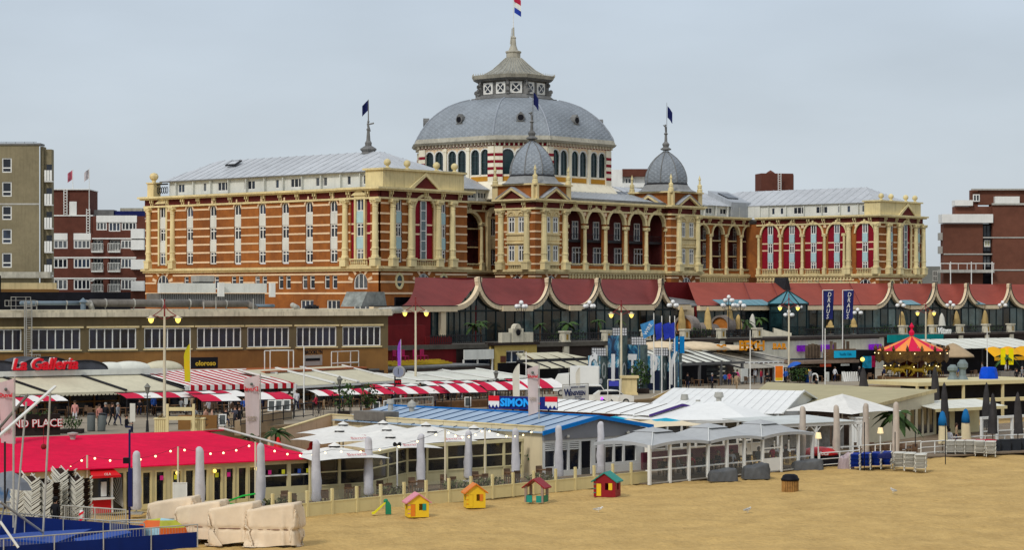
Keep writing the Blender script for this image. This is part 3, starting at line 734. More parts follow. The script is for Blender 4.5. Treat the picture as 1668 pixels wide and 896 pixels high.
ZINCD=mat('zinc_rib', (0.30, 0.33, 0.37), 0.5, 0.1)
NAVY=mat('navy_cloth', (0.012, 0.018, 0.10), 0.8, 0.2)
tower(0, .4, 868, (884, 918), (891.5, 904), left_cols=(818, 860), left_wins=(834, 850))
tower(33.6, 1.2, 1083, (1104, 1134), (1112, 1125.5))
# = the great dome (square with cut corners)
DC=frame(KP(20.8, -21.7), ANG_U)
def cut_sq(W_, c):
 a=W_-c
 return[(-a, -W_), (a, -W_), (W_, -a), (W_, a), (a, W_), (-a, W_), (-W_, a), (-W_, -a)]
WB, CB=13.9, 5.9
zd0, zd1=31.2, 36.9
def ring_slab(name, W0, c0, z0, W1, c1, z1, m, parent=hotel):
 A, B=cut_sq(W0, c0), cut_sq(W1, c1);m_=MB()
 ia=[m_.vt((x, y, z0))for x, y in A];ib=[m_.vt((x, y, z1))for x, y in B]
 for q in range(8):m_.face((ia[q], ia[(q+1)%8], ib[(q+1)%8], ib[q]))
 m_.face(ib);m_.face(ia[::-1])
 return put(name, m_.mesh(name, m), DC, parent)
SKIRT=mat('skirt_cream', (0.80, 0.74, 0.58), 0.7, 0.06, 0.5, streak=0.25)
ring_slab('drum_base', WB+1.6, CB+.9, ZC+.5, WB+1.3, CB+.8, ZC+2.0, SKIRT)
ring_slab('drum_skirt', WB+1.3, CB+.8, ZC+2.01, WB+.25, CB+.15, zd0-.9, SKIRT)
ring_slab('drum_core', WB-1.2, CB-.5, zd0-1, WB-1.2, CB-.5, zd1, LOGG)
pts=cut_sq(WB, CB)
DG=mat('drum_glass', (0.012, 0.035, 0.04), 0.15, 0.4, 0.4, spec=0.5)
OCHRE=mat('ochre_panel', (0.50, 0.24, 0.03), 0.75, 0.1)
for q in range(8):
 (xa, ya), (xb_, yb)=pts[q], pts[(q+1)%8]
 L_=math.hypot(xb_-xa, yb-ya)
 W=DC@frame((xa, ya, 0), math.atan2(yb-ya, xb_-xa))
 long_=L_>12
 nb=3 if long_ else 1
 pw=.55;bay=(L_-1.2)/nb;ops=[];wl=[]
 for i_ in range(nb):
  x0=.6+bay*i_+pw;aw=(bay-2*pw-.35)/2
  if long_:
   for j_ in range(2):xx=x0+j_*(aw+.35);wl.append((xx, aw))
  else:
   aw=(bay-1.2)/3
   for j_ in range(3):xx=x0-.1+j_*(aw+.25);wl.append((xx, aw))
 ops=[(x, x+w_, zd0+.3, zd1-1.35, True)for x, w_ in wl]
 MB().wall(0, L_, zd0-1, zd1-.9, ops, t=.3).put('drum_wall', SKIRT, W, hotel)
 for x, w_ in wl:
  window(W, x, .2, zd0+.3, w_, zd1-zd0-1.65, hotel, nx=2, nz=4, arch=True, fm=GLASSG, gm=DG, fw=.06)
  a=MB();a.arch(x+w_/2, zd1-1.35-w_/2, w_/2, w_/2+.16, -.1, .1, n=8, leg=zd1-zd0-1.65-w_/2);a.put('arch_surround', WHITE, W, hotel)
 MB().wall(.5, L_-.5, zd1-1.75, zd1-.95, [(x-.2, x+w_+.2, zd1-1.76, zd1-1.17, min(.55, w_/2))for x, w_ in wl], y=-.03, t=.02).put('brick_spandrel', BAND, W, hotel)
 for i_ in range(nb):
  x0=.6+bay*i_+pw
  MB().box(x0, x0+bay-2*pw, -.05, .05, zd0-.75, zd0).put('ochre_panel', OCHRE, W, hotel)
 for i_ in range(nb+1):
  x=.6+bay*i_
  if i_ in(0, nb):
   p_=MB();p_.box(x-.62, x+.62, -.32, .1, zd0-1, zd1-.95);p_.put('corner_pier', SKIRT, W, hotel)
   for j_ in range(4):MB().box(x-.63, x+.63, -.35, -.3, zd0-.1+j_*1.1, zd0+.35+j_*1.1).put('red_band', CRIM, W, hotel)
  else:
   p_=MB();p_.box(x-.3, x+.3, -.28, .1, zd0-1, zd1-.95);p_.box(x-.42, x+.42, -.36, .1, zd1-1.5, zd1-1.1);p_.put('pilaster', SKIRT, W, hotel)
 fz=MB();n_=int(L_/.75)
 for j_ in range(n_):fz.box(L_*(j_+.2)/n_, L_*(j_+.8)/n_, -.08, -.01, zd1-.85, zd1-.4)
 fz.put('red_frieze', CRIM, W, hotel, kind='stuff')
 MB().box(0, L_, -.009, .2, zd1-.9, zd1-.3).put('drum_frieze', SKIRT, W, hotel)
 br=MB()
 for j_ in range(n_+1):br.box(L_*j_/n_-.07, L_*j_/n_+.07, -.55, -.01, zd1-.75, zd1-.3)
 br.put('bracket_row', SKIRT, W, hotel, kind='stuff')
ring_slab('dome_cornice', WB+.9, CB+.55, zd1-.3, WB+1.2, CB+.7, zd1+.05, LEADP)
ring_slab('dome_gutter', WB+1.0, CB+.6, zd1+.051, WB+.75, CB+.5, zd1+.75, LEADP)
prof=[(1.0, 0), (.975, .85), (.93, 2.0), (.865, 3.3), (.78, 4.5), (.675, 5.6), (.56, 6.35), (.455, 6.8)]
zs_=zd1+.7
Wt=WB+.7
def dring(f_):
 return cut_sq(Wt*f_, (CB+.5)*f_)
for q in range(8):
 m_=MB();rows=[]
 pr2=[]
 for(f0, z0), (f1, z1)in zip(prof[:-1], prof[1:]):
  pr2.append((f0, z0));pr2.append(((f0+f1)/2+.004, (z0+z1)/2))
 pr2.append(prof[-1])
 for f_, z_ in pr2:
  A=dring(f_);p, r_=A[q], A[(q+1)%8]
  rows.append([m_.vt((p[0], p[1], zs_+z_)), m_.vt((r_[0], r_[1], zs_+z_))])
 for a, b in zip(rows[:-1], rows[1:]):m_.face((a[0], a[1], b[1], b[0]))
 m_.puts('dome_facet', SLATE, DC, hotel)
 m_=MB();m_.path([(dring(f_)[q][0], dring(f_)[q][1], zs_+z_)for f_, z_ in pr2], .15, 6);m_.put('dome_rib', ZINCD, DC, hotel)
dm=MB();dm.lathe([(.62, -.4), (.72, -.3), (.72, .3), (.55, .35)], 12);dm.X=None
def dormer():
 a=MB();a.X=Matrix.Rotation(PI/2, 4, 'X');a.lathe([(.5, -1.2), (.62, -1.1), (.68, .35), (.55, .4)], 12);a.X=None
 a.box(-.75, .75, -.3, .9, -.95, -.6);a.extr([(-.5, -.42, .45), (.5, -.42, .45), (0, -.42, .95)], (0, 1.0, 0));a.m=1
 a.X=Matrix.Rotation(PI/2, 4, 'X');a.lathe([(.5, .401), (.0, .42)], 12);a.X=None
 return a.mesh('dormer', [LEAD, BLACK])
dme=dormer()
for q in range(8):
 A=dring(.90);p, r_=A[q], A[(q+1)%8];mx_, my_=(p[0]+r_[0])/2, (p[1]+r_[1])/2
 an=math.atan2(r_[1]-p[1], r_[0]-p[0])
 put('dormer', dme, DC@frame((mx_, my_, zs_+3.0), an), hotel)
zl=zs_+6.9
def lring(name, w0, z0, w1, z1, m):return ring_slab(name, w0, w0*.42, z0, w1, w1*.42, z1, m)
lring('lantern_base', 6.3, zl-.25, 6.3, zl+.1, LEAD);lring('lantern_step', 5.9, zl+.1, 5.3, zl+.7, LEAD)
lring('lantern_core', 4.6, zl+.7, 4.6, zl+3.1, LEAD)
for q, ((xa, ya), (xb_, yb))in enumerate(zip(cut_sq(4.75, 2.0), cut_sq(4.75, 2.0)[1:]+cut_sq(4.75, 2.0)[:1])):
 L_=math.hypot(xb_-xa, yb-ya);W=DC@frame((xa, ya, 0), math.atan2(yb-ya, xb_-xa));nn=2 if L_>4 else 1
 for i_ in range(nn):
  x=L_*(i_+.5)/nn
  p_=MB();p_.box(x-1.0, x+1.0, -.08, .1, zl+.85, zl+2.75);p_.put('lantern_window_board', WHITE, W, hotel)
  w_=MB();w_.X=T(x, -.1, zl+1.8)@Matrix.Rotation(PI/2, 4, 'X');w_.lathe([(.72, -.02), (.72, .02)], 14);w_.m=1;w_.X=None
  for a_ in(PI/4, -PI/4):w_.X=T(x, -.13, zl+1.8)@Matrix.Rotation(a_, 4, 'Y');w_.box(-.72, .72, -.03, .0, -.07, .07)
  w_.X=None
  w_.put('round_window', [GLASS, WHITE], W, hotel)
 for x in(0, ):
  sc_=MB();sc_.box(x-.25, x+.25, -.9, 0, zl+.7, zl+1.2);sc_.tube((x-.22, -.75, zl+1.35), (x+.22, -.75, zl+1.35), .38, n=8);sc_.tube((x-.2, -.3, zl+2.4), (x+.2, -.3, zl+2.4), .42, n=8);sc_.box(x-.2, x+.2, -.45, 0, zl+1.2, zl+3.0)
  sc_.put('scroll_bracket', LEAD, W@RZ(0), hotel)
lring('lantern_cornice', 5.2, zl+3.0, 5.8, zl+3.35, LEAD);lring('lantern_eave', 5.8, zl+3.351, 6.05, zl+3.9, LEADP)
cr=MB()
for(xa, ya), (xb_, yb)in zip(cut_sq(6.0, 2.5), cut_sq(6.0, 2.5)[1:]+cut_sq(6.0, 2.5)[:1]):
 n_=14
 for j_ in range(n_):u_=j_/n_;cr.tube((xa+(xb_-xa)*u_, ya+(yb-ya)*u_, zl+3.9), (xa+(xb_-xa)*u_, ya+(yb-ya)*u_, zl+4.3), .07, .02, 4)
cr.put('cresting', LEADP, DC, hotel)
pf=[(5.9, 3.9), (4.5, 4.15), (3.2, 5.0), (2.3, 5.9), (1.5, 6.75), (1.15, 7.1)]
ROOFC=mat('lantern_roof_metal', (0.25, 0.25, 0.22), 0.6, 0.2, 1.4, streak=0.5)
for q in range(8):
 m_=MB();rows=[]
 for r_, z_ in pf:
  A=cut_sq(r_, r_*.42);a, b=A[q], A[(q+1)%8];rows.append((m_.vt((*a, zl+z_)), m_.vt((*b, zl+z_))))
 for a, b in zip(rows[:-1], rows[1:]):m_.face((a[0], a[1], b[1], b[0]))
 m_.put('lantern_roof_facet', ROOFC, DC, hotel)
 m_=MB()
 for f_ in(0, .25, .5, .75):m_.path([(*(Vector(cut_sq(r_, r_*.42)[q]).lerp(Vector(cut_sq(r_, r_*.42)[(q+1)%8]), f_)), zl+z_+.02)for r_, z_ in pf], .06, 4)
 m_.put('roof_seams', LEADP, DC, hotel)
fi=MB();fi.lathe([(1.15, 7.0), (1.2, 7.2), (1.2, 7.9), (1.35, 8.0), (1.35, 8.2), (.8, 8.4), (.5, 9.2), (.40, 10.3), (.5, 10.5), (.2, 10.8), (.15, 12.2)], 10, c=(0, 0, zl));fi.tube((-.8, 0, zl+9.4), (-.35, 0, zl+12.0), .07, .05, 5)
fi.put('lantern_finial', LEADP, DC, hotel)
MB().tube((0, 0, zl+12), (0, 0, zl+17.5), .07, .04, 6).put('flagpole', WHITE, DC, hotel)
fl=MB()
for j_ in range(3):
 fl.m=j_;fl.grid(lambda u_, v_:(.1+1.25*u_, .3*math.sin(4*u_+j_), zl+17.4-.9*(j_+v_)-.8*u_), 6, 2)
fl.put('flag', [mat('flag_red', (0.45, 0.02, 0.06), .8, .1), WHITE, mat('flag_blue', (0.02, 0.05, 0.35), .8, .1)], frame(DC.translation, R(-15)), hotel)
mst=KP((sL0+sL1)/2, t_of(598, -32.3), zR)
ms=MB();ms.lathe([(1.0, -.3), (.9, 0), (1.2, .35), (1.1, .5), (.45, .9), (.5, 1.3), (.3, 1.6), (.2, 3.0), (.3, 3.2), (.1, 3.5), (.06, 7.4), (0, 7.5)], 8)
ms.tube((.15, 0, 2.9), (-.1, 0, 4.1), .2, .14, 6);ms.ball((0, 0, 4.3), .18, 8, 5);ms.tube((0, 0, 3.9), (.8, 0, 4.1), .1, .12, 5)
ms.put('roof_finial', LEAD, frame(mst), hotel)
fl=MB();fl.grid(lambda u_, v_:(-.05-.85*u_, .2*math.sin(5*u_), 7.4-1.5*v_-.9*u_), 5, 2);fl.put('flag', NAVY, frame(mst, R(10)), hotel)
#  buildings behind and the upper terrace
class Pl:
 def __init__(s, d):s.d=d;s.k=d/FP;s.W=frame((0, d, 0))
 def x(s, px):return(px-CX)*s.k
 def z(s, py):return CZ-(py-HY)*s.k
 def r(s, px0, py0, px1, py1):return(s.x(px0), s.x(px1), s.z(py1), s.z(py0))
TAN=mat('tan_brick', (0.225, 0.19, 0.115), 0.85, 0.1, 1.2, streak=0.25)
BRN=mat('brown_brick', (0.115, 0.040, 0.027), 0.85, 0.14, 0.8)
BRN2=mat('brown_brick_far', (0.14, 0.055, 0.035), 0.85, 0.12, 0.8)
CONC=mat('concrete', (0.42, 0.41, 0.37), 0.85, 0.12, 1.0, streak=0.3)
WHT=mat('white_board', (0.74, 0.74, 0.70), 0.6, 0.06, 0.8, streak=0.12)
def pbox(pl, name, px0, py0, px1, py1, parent, m, y0=0.0, y1=.3):
 x0, x1, z0, z1=pl.r(px0, py0, px1, py1)
 return put(name, MB().box(x0, x1, y0, y1, z0, z1).mesh(name, m), pl.W, parent)
def pwin(pl, px0, py0, px1, py1, parent, nx=3, y=.0, nz=1, fw=.14, gm=GLASS, fm=WHITE, **kw):
 x0, x1, z0, z1=pl.r(px0, py0, px1, py1)
 return window(pl.W, x0, y, z0, round(x1-x0, 2), round(z1-z0, 2), parent, nx=nx, nz=nz, fw=fw, gm=gm, fm=fm, **kw)
pl=Pl(420)
b1=empty('apartment_block', frame((pl.x(30), 420, 2)), 'tall tan brick apartment tower with single white windows and small balconies at its corner', 'apartment building')
x0, x1=pl.x(-60), pl.x(64);wz=[]
wins=[(3, 257, 19, 281), (3, 296, 19, 320), (3, 335, 19, 358), (3, 373, 19, 397), (3, 412, 19, 436)]
ops=[pl.r(*w)for w in wins]
ops=[(a, b, c, d_)for a, b, c, d_ in ops]
MB().wall(x0, x1, 2, pl.z(236), ops, t=.4).put('wall', TAN, pl.W, b1)
for w in wins:pwin(pl, *w, b1, nx=1, y=.2, transom=.9, fw=.22)
MB().box(x0, x1+.3, -.25, 3.5, pl.z(236), pl.z(233)).put('parapet', LEAD, pl.W, b1)
MB().box(x1+.01, pl.x(69), .8, 3.5, 2, pl.z(238)).put('wall', TAN, pl.W, b1)
MB().box(pl.x(69)+.01, pl.x(81), 1.6, 3.8, 2, pl.z(242)).put('wall', TAN, pl.W, b1)
MB().box(x0, x1, -.05, .1, pl.z(333.5), pl.z(331)).put('expansion_joint', CONC, pl.W, b1)
for q in range(5):
 yb_=277+q*38.6
 m_=MB();xx0, xx1, z0, z1=pl.r(72, yb_+18, 85, yb_);
 m_.box(pl.x(72), pl.x(84.5), .2, 1.5, pl.z(yb_+19), pl.z(yb_+17));
 for j_ in range(3):m_.box(pl.x(72+j_*4.3), pl.x(75.4+j_*4.3), .15, .3, pl.z(yb_+17), pl.z(yb_))
 m_.put('balcony', WHT, pl.W, b1)
 MB().box(pl.x(73), pl.x(82), 1.5, 1.62, pl.z(yb_+17), pl.z(yb_-10)).put('balcony_door', GLASS, pl.W, b1)
MB().box(x0, pl.x(84), -1.2, 2, pl.z(453), pl.z(443)).put('ledge', LEADP, pl.W, b1)
m_=MB();m_.path([(x0, 0, pl.z(231)), (pl.x(60), 0, pl.z(231))], .05, 4)
for j_ in range(8):m_.tube((pl.x(-50+j_*15), 0, pl.z(233)), (pl.x(-50+j_*15), 0, pl.z(231)), .04, n=4)
m_.put('roof_rail', DARKM, pl.W, b1)
# ---- brown and white apartment building behind
pl=Pl(450)
b2=empty('apartment_building', frame((pl.x(160), 450, 2)), 'brown brick apartment building with white window bands and balconies left of the hotel', 'apartment building')
rows=[(391, 405), (421, 437), (455, 472)]
ops=[]
for(a, b)in rows:
 for(p, q)in((87, 110), (120, 147), (197, 221)):ops.append(pl.r(p, a, q, b))
 for(p, q)in((150, 168), (177, 196)):ops.append(pl.r(p, a-2, q, b+3))
opsT=[pl.r(157, 362, 174, 375), pl.r(177, 362, 196, 377), pl.r(198, 362, 222, 375)]
MB().wall(pl.x(80), pl.x(236), 2, pl.z(380), ops, t=.5).put('wall', BRN, pl.W, b2)
MB().wall(pl.x(151), pl.x(236), pl.z(379.9), pl.z(352), opsT, y=.05, t=.5).put('wall', BRN, pl.W, b2)
MB().box(pl.x(86), pl.x(150), .3, 10, pl.z(381), pl.z(351)).put('wall', BRN, pl.W, b2)
MB().box(pl.x(86), pl.x(144), .6, 10, pl.z(351), pl.z(308)).put('wall', BRN, pl.W, b2)
for(p, q, a, b)in((85, 145, 309, 307.5), (85, 151, 352, 350)):MB().box(pl.x(p), pl.x(q), .1, 10.2, pl.z(a), pl.z(b)).put('coping', WHT, pl.W, b2)
MB().box(pl.x(80), pl.x(236), 2.2, 12, 2, pl.z(356)).put('wall', LOGG, pl.W, b2)
pbox(pl, 'roof_door', 112, 328, 124, 350, b2, WHT, .5, .7)
for px in(104, 141):
 m_=MB();ya, yb_=(309, 350)if px==104 else(340, 380)
 for dx in(0, 5):m_.box(pl.x(px+dx)-.08, pl.x(px+dx)+.08, .0, .1, pl.z(yb_), pl.z(ya))
 for j_ in range(9):zz=pl.z(ya+(yb_-ya)*(j_+.5)/9);m_.box(pl.x(px), pl.x(px+5), .0, .1, zz-.07, zz+.07)
 m_.put('ladder', WHT, pl.W, b2)
for(p, q)in((87, 110), (120, 148)):pbox(pl, 'white_panel', p, 380, q, 391, b2, WHT, -.1, .2)
pbox(pl, 'white_panel', 157, 351, 223, 362, b2, WHT, -.1, .2)
for(a, b)in rows:
 pwin(pl, 87, a, 110, b, b2, 3, .1, fw=.22);pwin(pl, 120, a, 147, b, b2, 4, .1, fw=.22);pwin(pl, 197, a, 221, b, b2, 4, .1, fw=.22)
 for(p, q)in((150, 168), (177, 196)):
  pwin(pl, p, a, q, b+3, b2, 3, 1.6, fw=.16)
  m_=MB();xx0, xx1=pl.x(p-.5), pl.x(q+.5);zb=pl.z(b+4);m_.box(xx0, xx1, -.6, 0, zb-.3, zb);m_.box(xx0, xx1, -.6, -.5, zb+1.5, zb+1.62)
  for j_ in range(9):m_.box(xx0+(xx1-xx0)*j_/8-.04, xx0+(xx1-xx0)*j_/8+.04, -.58, -.52, zb, zb+1.5)
  m_.put('balcony', PALE, pl.W, b2)
 m_=MB();zb=pl.z(b+2);m_.box(pl.x(215), pl.x(236), -1.4, -.02, zb, zb+2.0);m_.put('balcony', WHT, pl.W, b2)
pwin(pl, 157, 362, 174, 375, b2, 3, .15, fw=.2);pwin(pl, 177, 362, 196, 377, b2, 3, .15, fw=.2);pwin(pl, 198, 362, 222, 375, b2, 4, .15, fw=.2)
m_=MB();zb=pl.z(389);m_.box(pl.x(215), pl.x(236), -1.4, -.02, zb, zb+2.0);m_.put('balcony', WHT, pl.W, b2)
for(p, q, y_)in((86, 222, 419), (86, 222, 453), (150, 215, 388)):pbox(pl, 'floor_band', p, y_-.5, q, y_+1.6, b2, WHT, -.15, .1)
pbox(pl, 'roof_block', 150, 341, 182, 352, b2, LEAD, 2, 6);pbox(pl, 'roof_block', 182, 343, 232, 353, b2, NAVY, 2.5, 6);pbox(pl, 'roof_block', 192, 338, 228, 342.9, b2, LEADP, 2.6, 6)
for i_, (px, top, side, colr)in enumerate(((117, 275, -1, 'flag_pink'), (145, 274, -1, 'flag_white'))):
 m_=MB();m_.tube((pl.x(px), 0, pl.z(310 if i_==0 else 345)), (pl.x(px), 0, pl.z(top)), .09, .05, 6)
 fp=m_.put('flagpole', WHT, pl.W@T(0, .2 if i_ else 1, 0))
 tag(fp, ['thin roof flagpole with limp pink and white flag above brown penthouse', 'thin flagpole with limp pale flag at the edge of the brown penthouse'][i_], 'flagpole')
 m_=MB();m_.grid(lambda u_, v_:(pl.x(px)-.1-.95*u_, .25*math.sin(6*u_+i_), pl.z(top+1)-1.9*v_-.8*u_), 5, 3)
 m_.put('flag', mat(colr, (0.45, 0.12, 0.16)if i_==0 else(.5, .45, .45), .8, .3, 2), pl.W@T(0, .2 if i_ else 1, 0), fp)
pl=Pl(450)
b3=empty('apartment_block', frame((pl.x(1600), 450, 2)), 'stepped brown brick apartment block with pale parapets and dark window slot at the right', 'apartment building')
for(a, b, c, d_, y0)in((1537, 364, 1601, 470, 0), (1601, 364, 1616, 470, 1.0), (1616, 333, 1720, 470, -.4), (1556, 336, 1616, 349, .5), (1595, 309, 1720, 333, .8), (1584, 309, 1595, 336, 1.2)):
 x0, x1, z0, z1=pl.r(a, b, c, d_);z0=pl.z(d_);z1=pl.z(b)
 if d_==470:z0=2
 MB().box(x0, x1, y0, 3.2, z0, z1).put('wall', BRN2 if a!=1601 else BLACK, pl.W, b3)
for(a, b, c, d_, y0)in((1533, 349, 1616, 363, -1.0), (1555, 326, 1584, 335, -.5), (1583, 307, 1720, 309.5, 0), (1615, 331, 1720, 334, -.8), (1537, 413, 1616, 415, -.15), (1601, 386, 1720, 388, -.55), (1616, 439, 1720, 441, -.55), (1620, 320, 1660, 332, -.5)):
 pbox(pl, 'parapet' if b<400 else 'floor_band', a, b, c, d_, b3, WHT if d_-b>8 else CONC, y0, y0+.6 if d_-b<5 else 3)
for(a, b)in((366, 386), (390, 410), (416, 436)):pwin(pl, 1602, a, 1615, b, b3, 2, .8, fw=.2, fm=DARKM, gm=GLASS)
pwin(pl, 1604, 391, 1614, 402, b3, 2, .6, fw=.2, gm=mat('lit_curtain', (.5, .5, .3), .8, .2));pwin(pl, 1586, 316, 1597, 328, b3, 2, .7, fw=.2)
for y_ in(379, 401):pbox(pl, 'balcony', 1532, y_, 1537, y_+12, b3, CONC, 1, 3)
m_=MB();z_=pl.z(442);m_.box(pl.x(1527), pl.x(1616), -2.2, 0, z_-.3, z_+.3)
m_.put('balcony_deck', CONC, pl.W, b3)
m_=MB();m_.box(pl.x(1527), pl.x(1616), -2.15, -2.05, z_+1.5, z_+1.65)
for j_ in range(7):m_.box(pl.x(1529+j_*14.3)-.05, pl.x(1529+j_*14.3)+.05, -2.15, -2.05, z_+.3, z_+1.5)
m_.put('balcony_railing', WHT, pl.W, b3)
for px, lb in((1542, 'leftmost'), (1575.6, 'middle'), (1609, 'rightmost')):
 o=MB().tube((0, 0, 2), (0, 0, pl.z(427)), .13, .1, 6).put('pole', WHT, frame((pl.x(px), 446, 0)))
 tag(o, f'slim white pole before the brown apartment balcony, {lb} of three', 'pole', 'white poles before the apartment block')
b4=empty('grey_building', frame((pl.x(1523), 470, 2)), 'small grey building glimpsed between the hotel wing and the brown block', 'building')
pl2=Pl(470);MB().box(pl2.x(1500), pl2.x(1537), 0, 8, 2, pl2.z(434)).put('wall', mat('grey_render', (.22, .23, .21), .8), pl2.W, b4);pwin(pl2, 1519, 441, 1527, 459, b4, 2, -.1, nz=2, fw=.2, fm=CONC)
# ---- white and brick building behind the hall
pl=Pl(470)
b5=empty('white_building', frame((pl.x(1020), 470, 2)), 'white building with brick upper band and balcony peeping out right of the main dome', 'building')
pbox(pl, 'wall', 960, 276, 1014, 480, b5, WHT, .5, 8);pbox(pl, 'wall', 1014, 275, 1060, 287, b5, BRN, 0, 8);pbox(pl, 'wall', 1014, 287, 1060, 480, b5, WHT, 1.5, 8)
pwin(pl, 1018, 289, 1034, 302, b5, 3, 1.3, fw=.2);m_=MB();m_.box(pl.x(1014), pl.x(1060), -.2, 1.4, pl.z(305), pl.z(298));m_.put('balcony', WHT, pl.W, b5)
b6=empty('roof_plant_block', frame((pl.x(1260), 440, 10)), 'red brick plant room with ladder rising behind the right hotel wing', 'building')
pl=Pl(440);MB().prism([(XY(1230, 444).x, 444), (XY(1240, 440).x, 440), (XY(1292, 441).x, 441), (XY(1292, 441).x+1, 448), (XY(1230, 444).x+1, 449)], 5, pl.z(282)).put('wall', BRN, ID, b6)
m_=MB();m_.lathe([(.9, pl.z(282)), (.9, pl.z(281)), (.5, pl.z(278.5)), (0, pl.z(276))], 8, c=(pl.x(1257), 442, 0));m_.put('roof_cowl', BRN, ID, b6)
m_=MB()
for dx in(0, .55):m_.box(pl.x(1267)+dx-.06, pl.x(1267)+dx+.06, 439.3, 439.4, pl.z(312), pl.z(282))
for j_ in range(8):m_.box(pl.x(1267), pl.x(1267)+.55, 439.3, 439.4, pl.z(312-3.7*j_)-.05, pl.z(312-3.7*j_)+.05)
m_.put('ladder', WHT, ID, b6)
MB().slab([(-400, 300, 3.9), (60, 345, 3.9), (400, 440, 3.9), (900, 3000, 3.9), (-900, 3000, 3.9)], 1).put('town_ground', CONC, ID, None, kind='structure')
#  long flat hall at the left (upper storey over the restaurants)
OLIVE=mat('weathered_olive_render', (0.17, 0.125, 0.06), 0.85, col2=(0.105, 0.085, 0.05), scale=0.35, streak=0.3)
OCHB=mat('brown_ochre_brick', (0.27, 0.135, 0.040), 0.85, col2=(0.17, 0.085, 0.03), scale=0.5, streak=0.15)
HA, HB=XY(-60, 193), XY(632, 216)
WH=frame2(HA, HB);LH=(HB-HA).length
def xh(px):
 r=(px-CX)/FP;d_=(HB-HA)/LH
 return(HA.y*r-HA.x)/(d_.x-r*d_.y)
hall=empty('flat_roofed_hall', WH@T(LH/2, 5, 2), 'long flat roofed brown hall with a row of white framed windows and rooftop ducts', 'building')
hw=[(-50, 35), (50, 131), (145, 222), (235, 311), (321, 393), (403, 471), (483, 548), (558, 620)]
ops=[(xh(a), xh(b), 7.25, 9.15)for a, b in hw]
MB().wall(0, LH, 7.0, 10.2, ops, t=.3).put('wall', OLIVE, WH, hall)
MB().wall(0, LH, 2, 6.999, []).put('lower_wall', OCHB, WH, hall)
MB().box(LH-.3, LH, .31, 14, 2, 10.2).put('wall', OLIVE, WH, hall)
for a, b in hw:
 x0, x1=xh(a), xh(b)
 w_=window(WH, x0, .1, 7.25, round(x1-x0, 2), 1.9, hall, nx=6 if b-a>60 else 5, fw=.09, gm=mat('hall_glass', (.012, .016, .035), .1, .6, .8, spec=.5))
 MB().box(x0-.25, x1+.25, -.14, .1, 9.2, 9.36).put('lintel', CREAM, WH, hall)
 MB().box(x0-.1, x1+.1, -.14, .1, 7.12, 7.24).put('sill', CREAM, WH, hall)
FASC=mat('grimy_cream_fascia', (0.60, 0.54, 0.40), 0.8, 0.15, 0.8, streak=0.7)
fm_=MB();fm_.box(-.2, LH+.2, -.5, 0, 10.2, 10.62);fm_.box(-.2, LH+.2, -.35, 13.5, 10.6201, 10.84);fm_.put('fascia', FASC, WH, hall)
MB().box(-.1, LH+.1, .01, 14, 10.1, 10.6).put('flat_roof', LEAD, WH, hall)
def plat(px0, px1, z0, z1, y0, y1, name, m, W=WH, par=None):
 k_=lambda p:xh(p)
 return put(name, MB().box(k_(px0), k_(px1), y0, y1, z0, z1).mesh(name, m), W, par or hall)
plat(-20, 255, 10.85, 12.45, 6, 12, 'plant_screen', BLACK)
plat(-20, 178, 12.75, 13.35, 13.0, 13.5, 'roof_beam', CREAM);plat(-20, 178, 12.46, 12.74, 12.4, 13.2, 'brick_upstand', OCHB)
m_=MB();m_.path([(xh(-20), 5.4, 13.95), (xh(33), 5.4, 13.95), (xh(33), 5.4, 12.4)], .16, 8);m_.put('black_pipe', BLACK, WH, hall)
BLUEG=mat('blue_grey_duct', (0.16, 0.21, 0.25), 0.45, .12);GREYD=mat('grey_duct', (0.17, 0.155, 0.135), 0.5, .2, streak=.3);GREYL=mat('light_grey_duct', (0.38, 0.37, 0.33), 0.5, .15)
def duct(pts, r, m, name='duct'):
 a=MB();a.path([(xh(p), y, z)for p, y, z in pts], r, 10)
 for p, y, z in pts:a.ball((xh(p), y, z), r*1.02, 10, 6)
 o=put(name, a.mesh(name, m, True), WH, hall)
 for(p, y, z), (p2, y2, z2)in zip(pts[:-1], pts[1:]):
  L_=abs(xh(p2)-xh(p));n_=int(L_/2.4)
  for j_ in range(n_):
   u=(j_+.5)/n_;x_=xh(p)+(xh(p2)-xh(p))*u
   MB().tube((x_-.06, y+(y2-y)*u, z+(z2-z)*u), (x_+.06, y+(y2-y)*u, z+(z2-z)*u), r*1.14, n=10).put('duct_collar', GREYL, WH, hall)
   MB().box(x_-.04, x_+.04, y-.05, y+.05, 10.84, z-r).put('duct_leg', GREYL, WH, hall)
duct([(52, 2.6, 11.45), (150, 2.6, 11.45)], .2, BLUEG);duct([(150, 2.4, 11.5), (163, 2.4, 11.45), (166, 2.4, 10.95)], .26, GREYL)
duct([(168, 2.9, 11.45), (352, 2.9, 11.4)], .36, GREYD);duct([(352, 2.7, 11.35), (425, 2.9, 11.35), (437, 2.9, 10.95)], .33, GREYD)
duct([(440, 3.2, 11.15), (470, 3.2, 11.15)], .16, BLUEG);duct([(500, 3.0, 11.2), (508, 3.0, 10.95)], .25, GREYL)
a=MB();a.lathe([(.25, 10.84), (.25, 11.5), (.45, 11.55), (0, 11.95)], 8, c=(xh(151), 2.3, 0));a.put('vent_cap', BLUEG, WH, hall)
lo=[(323, 412), (412, 418), (418, 500)]
plat(323, 500, 11.0, 12.35, 9.0, 12, 'louvre_housing', GREYD)
lv=cached('louvre', lambda:MB().box(-.05, .05, -.12, 0, 0, 1.25).mesh('louvre_slat', mat('louvre_grey', (.20, .20, .20), .5)))
for j_ in range(58):put('louvre_slat', lv, WH@T(xh(325)+j_*(xh(498)-xh(325))/57, 9.0, 11.1), hall)
for a_, b_ in((322, 352), (352, 382), (382, 415), (426, 462), (462, 500)):plat(a_+.3, b_, 12.4, 13.35, 8.6, 9.2, 'white_panel', PALE)
